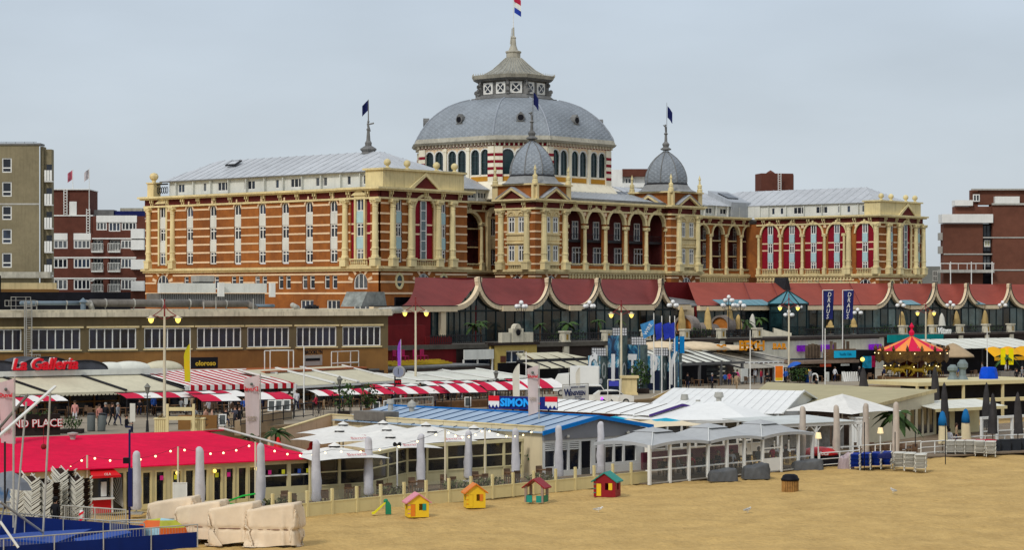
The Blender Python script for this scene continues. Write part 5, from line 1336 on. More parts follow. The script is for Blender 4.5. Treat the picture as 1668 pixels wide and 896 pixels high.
def closed_parasol(W, h, r, m, label, group=None, style='cover', seed=1, base=0.0):
 o=empty('closed_parasol', W, label, 'parasol', group);rnd=random.Random(seed);c=MB();n=12;ph=rnd.uniform(0, 6)
 if style=='cover':prof=[(r*.95, base+.25), (r*1.18, base+.4), (r*1.0, base+.75), (r*1.1, h*.38), (r*.98, h*.5), (r*.85, h*.75), (r*.8, h*.93), (r*.68, h*.975), (r*.3, h), (0, h+.01)]
 else:prof=[(r*1.3, base+.7), (r*1.15, base+1.0), (r*1.05, h*.55), (r*.95, h*.62), (r*.75, h*.8), (r*.35, h*.95), (0, h)]
 rings=[]
 for q, (rr, z)in enumerate(prof):
  if rr==0:rings.append([c.vt((0, 0, z))]);continue
  lx=rnd.uniform(-.02, .02)
  rings.append([c.vt((rr*(1+(.13 if style=='cover' else .22)*math.sin(3*(2*PI*k/n)+ph+q*.3))*math.cos(2*PI*k/n)+lx, rr*(1+.1*math.cos(4*2*PI*k/n+ph))*math.sin(2*PI*k/n), z))for k in range(n)])
 for A, B in zip(rings[:-1], rings[1:]):
  for k in range(n):
   k2=(k+1)%n
   c.face((A[k], A[k2], B[0])if len(B)==1 else(A[k], A[k2], B[k2], B[k]))
 c.puts('folded_canopy', m, W, o)
 MB().tube((0, 0, 0), (0, 0, prof[0][1]+.1), .04, n=6).put('pole', WHITE if style=='cover' else BARK, W, o)
 MB().box(-.35, .35, -.35, .35, 0, .1).put('foot', CONC, W, o)
 return o
EMITY=mat('lamp_yellow', (.9, .7, .2), .4, 0, emit=(1, .70, .12), es=1.6)
BULB=mat('warm_bulb', (1, .9, .6), .4, 0, emit=(1, .75, .35), es=3.0)
GLOBE=mat('white_globe', (.80, .80, .78), .3, 0, spec=.5)
LPOST=mat('cream_post', (.62, .55, .40), .6, .08);LRED=mat('dark_red_iron', (.22, .03, .03), .5, .1)
def double_lamp(W, h, label, ornate=False):
 o=empty('street_lamp', W, label, 'street lamp', 'tall cream promenade lamps with two yellow lanterns')
 m=MB();m.tube((0, 0, 0), (0, 0, 1.0), .2, .17, 8);m.tube((0, 0, 1.0), (0, 0, h*.87), .13, .09, 8);m.put('pole', LPOST, W, o)
 m=MB();m.tube((0, 0, h*.87), (0, 0, h), .07, .04, 6);m.ball((0, 0, h), .08, 6, 4)
 m.put('mast_top', LRED, W, o)
 for s_ in(-1, 1):
  m=MB();pts=[(0, 0, h*.97)]+[(s_*1.05*t, 0, h*.97-.9*t**.5-.1*t)for t in(.1, .3, .5, .75, 1.0)]
  m.path(pts, .035, 5);m.path([(0, 0, h*.84), (s_*.5, 0, h*.87), (s_*.9, 0, h*.875)], .03, 5);m.put('arm', LRED, W, o)
  c=(s_*1.05, 0, h*.845)
  m=MB();m.lathe([(.12, .32), (.14, .2), (.34, .14), (.34, .1), (.2, .08)], 10, c=c);sh=m.put('lamp_shade', LPOST, W, o)
  m=MB();m.lathe([(.21, .08), (.22, 0), (.17, -.16), (.08, -.27), (0, -.3)], 10, c=c);m.puts('lantern_glass', EMITY, W, sh)
 return o
def globe_lamp(W, h, label, seven=False):
 o=empty('globe_lamp', W, label, 'street lamp', 'black terrace lamps with white globes')
 m=MB();m.tube((0, 0, 0), (0, 0, h), .07, .05, 7);m.tube((0, 0, 0), (0, 0, .8), .16, .1, 8);m.put('pole', DARKM, W, o)
 gb=cached('globe', lambda:MB().ball((0, 0, 0), .27, 10, 7).mesh('globe', GLOBE, True))
 put('globe', gb, W@T(0, 0, h+.25), o)
 for lv in([0]if not seven else[0, -.65]):
  for k in range(4):
   a=k*PI/2+.5;rr=.62 if lv==0 else 1.0;x, y=rr*math.cos(a), rr*math.sin(a)
   m=MB();m.path([(0, 0, h-.8+lv), (x*.6, y*.6, h-.85+lv), (x, y, h-.6+lv), (x, y, h-.38+lv)], .03, 5);m.put('arm', DARKM, W, o)
   put('globe', gb, W@T(x, y, h-.2+lv), o)
 return o
def flagpole(W, h, label, group='slim white flagpoles'):
 o=MB().tube((0, 0, 0), (0, 0, h), .07, .045, 7).put('flagpole', WHITE, W);tag(o, label, 'flagpole', group);return o
def hang_flag(W, w, h, m, label, seed=0, side=1):
 f=MB();f.grid(lambda u, v:(side*(w*u*(1-.25*v)), .12*math.sin(6*u+3*v+seed)*u, -h*v-.35*u*w), 7, 8)
 o=f.puts('flag', m, W);tag(o, label, 'flag');return o
WD=mat('brown_wood', (.16, .085, .04), .75, .25, 2);RAT=mat('rattan', (.13, .08, .05), .8, .3, 3)
def table_set(W, label, m=None, cm=None, nch=2, group='terrace tables with their chairs'):
 """a table; its chairs are things of their own"""
 m=m or WD
 def tm():
  a=MB();a.box(-.4, .4, -.4, .4, .70, .75)
  return a.mesh('tabletop', m)
 o=empty('table', W, label, 'table', group);put('tabletop', cached(('tt', m.name), tm), W, o)
 lg=cached(('tl', m.name), lambda:MB().box(-.03, .03, -.03, .03, 0, .7).mesh('leg', m))
 for x in(-.35, .35):
  for y in(-.35, .35):put('leg', lg, W@T(x, y, 0), o)
 return o
def chair(W, label, m=None, group='terrace chairs at the tables'):
 m=m or RAT
 o=empty('chair', W, label, 'chair', group)
 put('seat', cached(('cs', m.name), lambda:MB().box(-.23, .23, -.23, .23, .42, .47).mesh('seat', m)), W, o)
 put('backrest', cached(('cb', m.name), lambda:MB().extr([(-.23, .2, .47), (.23, .2, .47), (.21, .28, .92), (-.21, .28, .92)], (0, .03, 0)).mesh('backrest', m)), W, o)
 lg=cached(('cl', m.name), lambda:MB().box(-.02, .02, -.02, .02, 0, .42).mesh('leg', m))
 for x in(-.2, .2):
  for y in(-.2, .2):put('leg', lg, W@T(x, y, 0), o)
 return o
def at(px, py, z, ang=0.0):return frame(G(px, py, z), ang)
def atd(px, d, z, ang=0.0):return frame(XY(px, d, z), ang)
def lerpt(tab, x):
 for(a, b), (c, d)in zip(tab[:-1], tab[1:]):
  if x<=c:return b+(d-b)*(x-a)/(c-a)
 return tab[-1][1]
#  promenade level (z = 2)
ZP=2.0
PAVE=mat('promenade_paving', (.30, .255, .19), .9, .12, .7, bump=.2)
def dRst(px):return lerpt([(-80, 179), (500, 197), (850, 227), (1200, 255), (1420, 268), (1720, 291)], px)
fe=[(-80, 150), (365, 165), (560, 176), (850, 196), (1100, 218), (1285, 240), (1720, 262), (2300, 290)]
def dFE(px):return lerpt(fe, px)
pts=[tuple(XY(p, d, ZP))for p, d in fe]+[tuple(XC(p, -3, ZP))for p in(2300, 1720, 1285, 900, 620)]+[tuple(XY(600, 222, ZP)), tuple(XY(-80, 200, ZP))]
MB().slab(pts, .4).put('promenade', PAVE, ID, None, kind='structure')
rwm=mat('quay_stone', (.30, .23, .15), .9, .15, .7, streak=.3)
qw=empty('quay_wall', frame(XY(500, 172, 0)), 'low sand coloured quay wall along the promenade edge behind the beach clubs', 'wall')
for(p, d), (p2, d2)in zip(fe[:-1], fe[1:]):
 A, B=XY(p, d), XY(p2, d2);W=frame2(A, B);MB().box(0, (B-A).length, 0, .35, 0, ZP-.402).put('wall', rwm, W, qw)
 L_=(B-A).length;n_=int(L_/2.2)
 for k in range(n_):MB().box(L_*k/n_+.02, L_*(k+1)/n_-.02, -.1, .4, ZP+.004, ZP+.16).put('coping_stone', rwm, W, qw)
CRAW=mat('cream_awning', (.56, .52, .38), .85, .08, .8, streak=.15);WAW=mat('white_awning', (.66, .66, .58), .8, .06, .8, streak=.15)
REDC=mat('red_canvas', (.52, .012, .05), .8, .08);WHC=mat('white_canvas', (.74, .72, .68), .8, .05, streak=.1);REDD=mat('deep_red_canvas', (.42, .01, .02), .8, .1)
GREYC=mat('grey_canvas', (.34, .32, .27), .85, .1, streak=.2)
def rest_frame(px0, px1, off=0):
 A, B=XY(px0, dRst(px0)+off), XY(px1, dRst(px1)+off);W=frame2(A, B);L=(B-A).length;dd=(B-A)/L
 def x(px, y=0):
  r=(px-CX)/FP;ax_, ay_=A.x-dd.y*y, A.y+dd.x*y;return(ay_*r-ax_)/(dd.x-r*dd.y)
 return W, L, x
SKW=2.6
def awning(W, x0, x1, par, m, zf=4.05, zb=5.3, dep=4.2, val=.28, arms=True, m2=None, nstr=0, scal=True, name='awning'):
 a=MB();n=nstr or 1
 for k in range(n):
  a.m=k%2 if nstr else 0
  xa, xb=x0+(x1-x0)*k/n, x0+(x1-x0)*(k+1)/n
  a.extr([(xa, 0, zf), (xb, 0, zf), (xb-SKW, dep, zb), (xa-SKW, dep, zb)], (0, 0, -.03))
  if val:a.box(xa, xb, -.03, .0, zf-val*.6, zf)
 if val and scal:
  ns=int((x1-x0)/.35)
  for k in range(ns):
   a.m=int(k/ns*n)%2 if nstr else 0;xc=x0+(x1-x0)*(k+.5)/ns;h=(x1-x0)/ns/2*.92
   a.extr([(xc-h, -.03, zf-val*.6), (xc+h, -.03, zf-val*.6), (xc+h*.6, -.03, zf-val), (xc-h*.6, -.03, zf-val)], (0, .03, 0))
 put(name, a.mesh(name, [m, m2]if m2 else m), W, par)
 if arms:
  for x in(x0, x1):MB().extr([(x-.07, -.05, zf+.03), (x+.07, -.05, zf+.03), (x+.07-SKW, dep, zb+.03), (x-.07-SKW, dep, zb+.03)], (0, 0, .12)).put('awning_arm', DARKM if arms is True else WHITE, W, par)
def shopfront(W, x0, x1, par, y=3.6, z1=4.9, fm=OCHB, roofm=LEAD, rd=12, seed=1, post=2.2, ztop=5.35):
 rnd=random.Random(seed)
 n=max(2, int((x1-x0)/post))
 for k in range(n+1):x=x0+(x1-x0)*k/n;MB().box(x-.07, x+.07, y-.1, y+.1, ZP, z1).put('door_post', fm, W, par)
 for k in range(n):
  xa, xb=x0+(x1-x0)*k/n+.07, x0+(x1-x0)*(k+1)/n-.07
  MB().box(xa, xb, y, y+.03, ZP+.05, z1).put('glass_pane', GLASS, W, par)
  if rnd.random()<.7:MB().box(xa, xb, y-.05, y+.08, ZP+.95, ZP+1.1).put('mid_rail', fm, W, par)
 MB().box(x0, x1, y-.2, y+.2, z1, z1+.45).put('head_beam', DKB, W, par)
 MB().box(x0, x1, y, y+rd, z1+.451, z1+.62).put('flat_roof', roofm, W, par)
 MB().box(x0, x1, y+rd-.2, y+rd, ZP, z1+.45).put('back_wall', DKB, W, par)
W, L, x=rest_frame(-70, 300)
r1=empty('restaurant', W@T(L/2, 0, ZP), 'restaurant with scalloped cream awning and red script sign on dark barrel roofs', 'restaurant')
shopfront(W, 0, L, r1, z1=4.6)
ax=[-70, 78, 205, 301]
for a, b in zip(ax[:-1], ax[1:]):awning(W, x(a)+.05, x(b)-.05, r1, CRAW, dep=3.6, zf=4.0, zb=5.25)
MB().box(0, L, 3.4, 3.7, 5.3, 5.75).put('fascia', PALE, W, r1)
VAULT=mat('dark_vault_sheet', (.07, .075, .09), .45, .25)
for(a, b, h)in((-60, 40, .9), (30, 120, 1.15), (100, 175, .8)):
 m_=MB();x0, x1=x(a, 3.8), x(b, 3.8);n_=10
 for k in range(n_):
  t0, t1=PI*k/n_, PI*(k+1)/n_;xc, rr=(x0+x1)/2, (x1-x0)/2
  m_.poly([(xc-rr*math.cos(t0), 3.8, 5.7+h*math.sin(t0)), (xc-rr*math.cos(t1), 3.8, 5.7+h*math.sin(t1)), (xc-rr*math.cos(t1), 9, 5.7+h*math.sin(t1)), (xc-rr*math.cos(t0), 9, 5.7+h*math.sin(t0))])
 m_.extr([(xc-rr*math.cos(PI*k/n_), 3.8, 5.7+h*math.sin(PI*k/n_))for k in range(n_+1)], (0, .05, 0));m_.put('barrel_roof', VAULT, W, r1)
 m_=MB();m_.path([(xc-rr*math.cos(PI*k/n_), 3.75, 5.75+h*math.sin(PI*k/n_))for k in range(n_+1)], .07, 5);m_.put('roof_hoop', DARKM, W, r1)
for(a, b, h, mm)in((140, 215, .75, WAW), (170, 250, .8, WAW), (230, 300, .8, CRAW)):
 m_=MB();x0, x1=x(a), x(b);m_.lathe([((x1-x0)/2*math.cos(q*PI/12), h*math.sin(q*PI/12))for q in range(7)], 16, c=((x(a, 6.5)+x(b, 6.5))/2, 6.5, 5.55), sy=.5);m_.puts('tent_roof', mm, W, r1)
RSIGN=mat('sign_red', (.55, .01, .02), .4, .0, emit=(.5, .01, .02), es=.25);WSIGN=mat('sign_white', (.8, .78, .74), .4, 0)
tm=text_mesh('La Galleria', 1.35, RSIGN, .12, shear=.25, off=.03, space=1.0);put('sign_lettering', tm, W@T(x(73, 3), 2.95, 6.28), r1)
tm=text_mesh('La Galleria', 1.35, WSIGN, .04, shear=.25, off=.015);put('sign_lettering_edge', tm, W@T(x(73, 3)-.07, 3.15, 6.34), r1)
# --- restaurant 2 : striped awnings
W, L, x=rest_frame(302, 481)
r2=empty('restaurant', W@T(L/2, 0, ZP), 'restaurant under two wide crimson and white striped awnings', 'restaurant')
shopfront(W, 0, L, r2, z1=4.6, roofm=WHT, seed=2)
awning(W, x(304), x(374), r2, WHC, m2=REDD, nstr=11, dep=4.6, zf=4.35, zb=5.45, val=.75, arms=False, scal=False)
awning(W, x(376), x(480), r2, REDD, m2=WHC, nstr=15, dep=4.6, zf=4.35, zb=5.45, val=.75, arms=False, scal=False)
for a, b in((304, 374), (376, 480)):
 MB().box(x(a), x(b), -.05, .02, 3.45, 3.62).put('awning_edge', WHITE, W, r2);MB().box(x(a)-SKW, x(b)-SKW, 4.55, 4.7, 5.46, 5.56).put('awning_edge', WHITE, W, r2)
for p in(303, 375, 480):MB().box(x(p)-.12, x(p)+.12, -.1, .12, ZP, 4.3).put('awning_post', WHT, W, r2)
MB().box(x(311, 5.6), x(355, 5.6), 5.6, 5.66, 5.6, 6.6).put('banner', BLACK, W, r2)
put('banner_lettering', text_mesh('oloroso', .62, mat('gold_letter', (.5, .32, .03), .6, 0), .02, off=.02), W@T(x(335, 5.5), 5.5, 6.05), r2)
MB().tube((x(431, 6), 6, 5.2), (x(431, 6), 6, 7.1), .05, n=4).tube((x(478, 6), 6, 5.2), (x(478, 6), 6, 7.1), .05, n=4).tube((x(431, 6), 6, 7.1), (x(478, 6), 6, 7.1), .05, n=4).tube((x(440, 7), 7, 5.2), (x(440, 7), 7, 7.1), .05, n=4).tube((x(470, 7), 7, 5.2), (x(470, 7), 7, 7.1), .05, n=4).tube((x(440, 7), 7, 7.1), (x(470, 7), 7, 7.1), .05, n=4).put('roof_rack', WHITE, W, r2)
# --- restaurant 3 : beige awnings
W, L, x=rest_frame(483, 648)
r3=empty('restaurant', W@T(L/2, 0, ZP), 'restaurant with plain beige awnings edged in white between the striped ones and the clock', 'restaurant')
shopfront(W, 0, L, r3, z1=4.7, roofm=mat('orange_tiles', (.42, .13, .05), .8, .2), seed=3)
for a, b in((483, 543), (545, 582), (584, 648)):awning(W, x(a), x(b)-.05, r3, CRAW, dep=4.6, zf=4.1, zb=5.45, val=.25, arms='w', scal=False)
MB().box(0, L, -.08, -.03, 3.85, 4.05).put('awning_edge', WHITE, W, r3)
MB().box(x(496, 6.5), x(525, 6.5), 6.5, 6.6, 5.5, 6.5).put('sign_board', CONC, W, r3)
put('sign_lettering', text_mesh('BROOKLYN', .52, BLACK, .02, off=.01), W@T(x(511, 6.4), 6.4, 6.75), r3)
MB().box(x(499, 6.4), x(522, 6.4), 6.44, 6.49, 5.95, 6.2).put('sign_lettering', BLACK, W, r3)
m_=MB();
for p in(540, 550, 571, 584):m_.tube((x(p, 5.5), 5.5, 5.0), (x(p, 5.5), 5.5, 6.8), .05, n=4)
m_.tube((x(540, 5.5), 5.5, 6.8), (x(584, 5.5), 5.5, 6.8), .05, n=4);m_.tube((x(540, 5.5), 5.5, 5.7), (x(584, 5.5), 5.5, 5.7), .07, n=4);m_.put('roof_rack', WHITE, W, r3)
# --- restaurant 4 : white retractable roofs
W, L, x=rest_frame(652, 862)
r4=empty('restaurant', W@T(L/2, 0, ZP), 'terrace restaurant under white retractable awnings right of the clock', 'restaurant')
shopfront(W, 0, L, r4, z1=4.4, y=5, seed=4, fm=WHITE)
for a, b in((652, 700), (702, 752), (754, 806), (808, 860)):awning(W, x(a), x(b)-.08, r4, WAW, dep=5.2, zf=3.7, zb=4.6, val=.2, arms='w', scal=False)
for p in(652, 700, 752, 806, 861):MB().box(x(p)-.08, x(p)+.08, -.1, .08, ZP, 3.7).put('awning_post', WHITE, W, r4)
YST=mat('yellow_boards', (.55, .36, .02), .7, .15)
for k in range(4):MB().box(x(638, 8), x(737, 8), 8+k*.5, 8.4+k*.5, 5.05+.10*k, 5.2+.10*k).put('yellow_board', YST, W, r4)
for i_, (px, dx)in enumerate(((646, 0), (666, .5), (682, .2), (691, 0))):
 c=MB().box(-.3, .3, -.3, .3, .45, .52).box(-.3, .3, .25, .32, .5, 1.15).box(-.3, -.25, -.3, -.25, 0, .45).box(.25, .3, -.3, -.25, 0, .45).box(-.3, -.25, .25, .3, 0, .45).box(.25, .3, .25, .3, 0, .45).put('rooftop_chair', mat('magenta_plastic', (.35, .01, .08), .5, .1), W@T(x(px, 8), 8+dx, 5.5));tag(c, ['magenta chair at the left end of the row on the yellow boards', 'second magenta chair on the yellow boards beside the purple banner', 'magenta chair behind the cream lamp post on yellow boards', 'magenta chair at the right end of the row on the yellow boards'][i_], 'chair', 'magenta chairs on the yellow roof boards')
def stall(px0, px1, yb, yt, z0, label, n, flip=0, posts=True, first=None, slant=.5):
 """canopy front edge seen at row yb, back edge at yt"""
 zf=z0;d=DZ(yb, zf);A, B=XY(px0, d), XY(px1, d*(1+.00012*(px1-px0)));W=frame2(A, B);L=(B-A).length
 dep=2.2;zt=CZ-(yt-HY)*(d+dep)/FP
 o=empty('market_canopy', W@T(L/2, 0, ZP), label, 'canopy', 'red and white striped market canopies on the promenade')
 for k in range(n):
  xa, xb=L*k/n, L*(k+1)/n;m=MB()
  m.grid(lambda u, v:(xa+(xb-xa)*u-slant*v, dep*v, zf+(zt-zf)*v+.10*math.sin(PI*v)-.05*math.sin(PI*u)), 3, 4)
  m.puts('canvas_strip', (first or(REDC, WHC))[(k+flip)%2], W, o)
 m=MB();m.path([(0, 0, zf), (L, 0, zf)], .04, 5);m.path([(-slant, dep, zt), (L-slant, dep, zt)], .04, 5);m.put('frame_rail', DARKM, W, o)
 if posts:
  for k in range(3):MB().tube((L*k/2, .05, ZP), (L*k/2, .05, zf), .035, n=6).put('post', DARKM, W, o)
 return o
stall(-25, 62, 664, 648, 3.35, 'striped canopy at the left edge behind the pale beer banner', 4, flip=1)
stall(52, 112, 655, 644, 3.5, 'short canopy with white then crimson canvas over the menu board at the far left', 3, flip=1)
stall(207, 325, 650, 640, 3.6, 'canopy with four crimson and white fields behind the black lantern', 4)
stall(318, 405, 648, 637, 3.65, 'crimson canopy tucked below the striped awning behind the drinkers', 4, flip=0)
stall(330, 395, 655, 642, 3.45, 'short crimson and white canopy in front of the bench above two bare shoulders', 2, flip=0)
stall(420, 480, 652, 639, 3.5, 'canopy of white and crimson right of the mirrored beer banner over framed boards', 2, flip=1)
stall(520, 572, 646, 635, 3.5, 'canopy starting with white canvas beside the small black lantern', 3, flip=1)
stall(570, 645, 644, 633, 3.6, 'canopy with two white and two crimson fields left of the clock post', 4, flip=1)
stall(610, 690, 634, 626, 3.75, 'rear canopy peeping above the others just left of the clock', 4, flip=0)
stall(648, 735, 643, 630, 3.5, 'canopy passing behind the clock post above the white counter', 5, flip=0)
stall(735, 795, 641, 625, 3.6, 'canopy above the grey haired man with wide white and crimson fields', 4, flip=1)
stall(795, 862, 637, 622, 3.65, 'canopy before the gate pavilion with the black lantern in front', 4, flip=0)
stall(700, 800, 630, 621, 3.9, 'rear canopy low behind the white awnings right of the cream lamp', 6, flip=1)
stall(845, 922, 634, 617, 3.6, 'last canopy at the right beside the white advertising banner', 4, flip=0)
# ---- black pergola tent right of the gate and dark bar behind
W, L, x=rest_frame(872, 985, 2)
pg=empty('pergola', W@T(L/2, 0, ZP), 'low black framed pergola with cream roof panels beside the gate pavilion', 'pergola')
for k in range(5):
 xa, xb=L*k/5+.06, L*(k+1)/5-.06
 MB().slab([(xa, 0, 4.5), (xb, 0, 4.5), (xb-.0, 2.2, 5.1), (xa, 2.2, 5.1)], .05).put('roof_panel', CRAW, W, pg)
 MB().slab([(xa+.6, 2.6, 5.4), (xb+.2, 2.6, 5.4), (min(xb, L*.8), 4.6, 6.0), (max(xa, L*.3), 4.6, 6.0)], .05).put('roof_panel', CRAW, W, pg)
for k in range(6):xx=L*k/5;MB().extr([(xx-.06, -.1, 4.45), (xx+.06, -.1, 4.45), (xx+.06, 2.6, 5.2), (xx-.06, 2.6, 5.2)], (0, 0, .14)).put('rafter', DARKM, W, pg)
for k in range(4):xx=L*k/3;MB().box(xx-.08, xx+.08, -.1, .06, ZP, 4.5).put('post', DARKM, W, pg)
MB().box(0, L, 2.3, 2.6, 5.12, 5.38).put('beam', DARKM, W, pg)
MB().box(0, L, 5, 5.2, ZP, 5.0).put('back_wall', BLACK, W, pg)
# ---- folding advertising wall with CITY / COAST
NAVYP=mat('navy_print', (.012, .018, .045), .5, 0)
def wave_mat():
 m=bpy.data.materials.new('sea_print');m.use_nodes=True;t=m.node_tree;b=t.nodes['Principled BSDF'];b.inputs['Roughness'].default_value=.5
 g=t.nodes.new('ShaderNodeNewGeometry');n=t.nodes.new('ShaderNodeTexNoise');n.inputs['Scale'].default_value=.55;n.inputs['Detail'].default_value=7;n.inputs['Roughness'].default_value=.7;n.inputs['Distortion'].default_value=1.2
 t.links.new(g.outputs['Position'], n.inputs['Vector']);r=t.nodes.new('ShaderNodeValToRGB');e_=r.color_ramp.elements
 e_[0].position=.40;e_[0].color=(.008, .02, .05, 1);e_[1].position=.62;e_[1].color=(.55, .6, .62, 1);k_=e_.new(.48);k_.color=(.015, .09, .20, 1);k_=e_.new(.55);k_.color=(.06, .26, .38, 1)
 t.links.new(n.outputs[0], r.inputs[0]);t.links.new(r.outputs[0], b.inputs['Base Color']);return m
WAVE=wave_mat();GRP=mat('grey_print', (.16, .22, .20), .6, .5, 1.5, col2=(.03, .045, .06));BIGL=mat('letter_white', (.62, .63, .64), .5, .05);OUTL=mat('letter_pale', (.45, .48, .46), .5, 0)
cw=empty('advertising_wall', atd(1030, 236, ZP), 'tall zigzag advertising wall of sea printed panels with giant white letters CITY', 'advertising wall')
dW=236;k_=dW/FP
seg=[(958, 976, 990, 580), (990, 1010, 1022, 547), (1022, 1041, 1055, 562), (1055, 1077, 1087, 580), (1086.5, 1104, 1111, 573)]
big=[('C', 967, 603, 4.0), ('I', 1003, 603, 3.7), ('T', 1033, 603, 3.7), ('P', 1065, 604, 3.7), ('Y', 1094, 603, 4.4)]
out_=['O', 'O', 'A', 'S', 'T']
for i_, (a, b, c, yt)in enumerate(seg):
 zt=CZ-(yt-HY)*k_;A, B, C=XY(a, dW+1.2), XY(b, dW-.3), XY(c, dW+1.2)
 WA=frame2(A, B);LA=(B-A).length;WB=frame2(B, C);LB=(C-B).length
 MB().box(0, LA, 0, .15, ZP, zt).put('print_panel', WAVE, WA, cw)
 MB().box(0, LB, .01, .15, ZP, zt-.02).put('print_panel', GRP, WB, cw)
 MB().box(.01, LA-.01, -.02, -.004, ZP+.05, ZP+2.6-.15*i_).put('dark_lower_print', NAVYP, WA, cw)
 ch, px, py, sz=big[i_]
 z_=CZ-(py-HY)*k_
 put('big_letter', text_mesh(ch, sz*1.1, BIGL, .03, sx=.52 if ch in 'CTPY' else .8, off=.14), WA@T(LA*.5, -.10, z_), cw)
 if i_ in(0, 1, 2):MB().tube((0, 0, 0), (0, .06, 0), .3, n=12).put('full_stop', BIGL, WB@T(.3, -.06, 3.0), cw)
 put('outline_letter', text_mesh(out_[i_], 2.6, OUTL, .02, sx=.45), WB@T(LB*.5, -.06, z_-.2), cw)
 bx=MB();wb=(c-a)*k_*.36;bx.box(-wb, wb, 0, .9, 0, .85)
 o_=bx.put('ballast_cage', mat('gridded_white', (.55, .56, .58), .6, .1), frame(((B.x), dW+.3, zt)), cw)
 gr=MB()
 for q in range(7):gr.box(-wb+2*wb*q/6-.02, -wb+2*wb*q/6+.02, -.03, .0, 0, .87)
 for q in range(4):gr.box(-wb, wb, -.03, .0, .28*q-.02, .28*q+.02)
 gr.put('cage_grid', DARKM, WM[o_.name], o_)
MB().box(.0, .5, -.2, -.1, 6.0, 7.8).put('blue_roundel', mat('bright_blue', (.0, .16, .42), .5, .1), atd(1097, 236, 0), cw)
MB().box(.0, .5, -.2, -.1, 6.0, 7.8).put('blue_roundel', mat('bright_blue', (.0, .16, .42), .5, .1), atd(1107, 236, 0), cw)
# ---- cream stone plinth, trees, vehicles near it
sh=shrub(atd(1043, 229, ZP), 1.2, 1.5, 'dark green bushy tree in front of the sea printed wall', n=380, seed=4, size=.35, pot=(.9, .5, DKB))
def hedgeish(px, d, z, rx, rz, label, seed, **k):return shrub(atd(px, d, z), rx, rz, label, seed=seed, **k)
o=MB().box(-.75, .75, -.6, .6, 0, 1.7).box(-.95, .95, -.8, .8, 1.7, 1.95).box(-.85, .85, -.7, .7, 0, .2).put('stone_plinth', CREAM, atd(1025, 226, ZP));tag(o, 'square cream stone plinth below the dark green bushy tree', 'plinth')
def vehicle(W, L, Wd, H, kind, body, label, cat):
 o=empty('parked_'+cat.replace(' ', '_'), W, label, cat)
 if kind=='truck':
  MB().box(-L/2, L/2-1.7, -Wd/2, Wd/2, .8, H).put('cargo_box', body, W, o)
  MB().box(-L/2, L/2-.1, -Wd/2+.2, Wd/2-.2, .45, .8).put('chassis', DARKM, W, o)
  MB().extr([(L/2-1.6, -Wd/2+.05, .5), (L/2, -Wd/2+.05, .5), (L/2, -Wd/2+.05, 1.3), (L/2-.45, -Wd/2+.05, 2.2), (L/2-1.6, -Wd/2+.05, 2.3)], (0, Wd-.1, 0)).put('cab', body, W, o)
 else:
  pr=[(-L/2, .35), (L/2, .35), (L/2, .75), (L/2-.25, .95), (L/2-1.0, 1.05), (L/2-1.6, H), (-L/2+.5, H), (-L/2+.05, 1.1)]
  MB().extr([(x, -Wd/2, z)for x, z in pr], (0, Wd, 0)).put('body', body, W, o)
  MB().extr([(-L/2+.5, -Wd/2-.01, 1.05), (L/2-1.1, -Wd/2-.01, 1.05), (L/2-1.6, -Wd/2-.01, H-.1), (-L/2+.6, -Wd/2-.01, H-.1)], (0, -.01, 0)).put('side_window', GLASS, W, o)
  MB().extr([(L/2-1.0, -Wd/2+.1, 1.08), (L/2-1.0, Wd/2-.1, 1.08), (L/2-1.58, Wd/2-.15, H-.05), (L/2-1.58, -Wd/2+.15, H-.05)], (.03, 0, .02)).put('windscreen', GLASS, W, o)
  for s_ in(-1, 1):MB().cbox((L/2, s_*(Wd/2-.25), .72), .06, .3, .14).put('headlight', GLOBE, W, o)
 for xx in(-L/2+.8, L/2-.8):
  for s_ in(-1, 1):
   w_=MB().tube((xx, s_*Wd/2-.1*s_, .33), (xx, s_*Wd/2+.02*s_, .33), .33, n=14).put('wheel', DARKM, W, o)
   MB().tube((xx, s_*Wd/2+.02*s_, .33), (xx, s_*Wd/2+.04*s_, .33), .2, n=10).put('rim', GREYL, W, w_)
 return o
vehicle(at(939, 645, ZP, R(175)), 4.6, 2.0, 3.0, 'truck', WHITE, 'small white box truck parked beside the left end of the advertising wall', 'truck')
vehicle(at(968, 661, ZP, R(0)), 4.4, 1.8, 1.9, 'van', WHITE, 'white van half hidden behind the white advertising banner', 'van')
vehicle(at(995, 661, ZP, R(20)), 3.9, 1.7, 1.45, 'car', WHITE, 'small white car parked right of the white van', 'car')
# ---- banners
fl_=at(905, 676, ZP)
W=frame2(XY(918, 187), XY(982, 191));bn=empty('advertising_banner', W@T(1.6, 0, ZP), 'white advertising banner lettered WENSVEEN in a grey frame', 'banner')
BL=3.33;zb0=CZ-(655-HY)*187/FP;zb1=CZ-(629-HY)*187/FP
MB().box(0, BL, 0, .04, zb0, zb1).put('banner_sheet', WHITE, W, bn)
NAVL=mat('navy_letter', (.02, .03, .12), .6, 0)
put('lettering', text_mesh('ENSVEEN', .52, NAVL, .01, off=.012, align='LEFT'), W@T(.75, -.03, (zb0+zb1)/2-.02), bn);put('lettering', text_mesh('W', .85, NAVL, .01, off=.02), W@T(.5, -.03, (zb0+zb1)/2+.06), bn)
put('lettering', text_mesh('WATERSPORT - RECREATIE', .16, NAVL, .01), W@T(1.9, -.03, zb1-.17), bn);put('lettering', text_mesh('DEN HAAG 070', .13, NAVL, .01), W@T(1.9, -.03, zb0+.34), bn);put('lettering', text_mesh('ZEILEN - TUIGERIJ - ZONWERING', .16, NAVL, .01), W@T(1.65, -.03, zb0+.13), bn)
m_=MB();m_.path([(-.05, .06, ZP), (-.05, .06, zb1+.1), (BL+.05, .06, zb1+.1), (BL+.05, .06, ZP)], .04, 5);m_.put('frame', GREYL, W, bn)
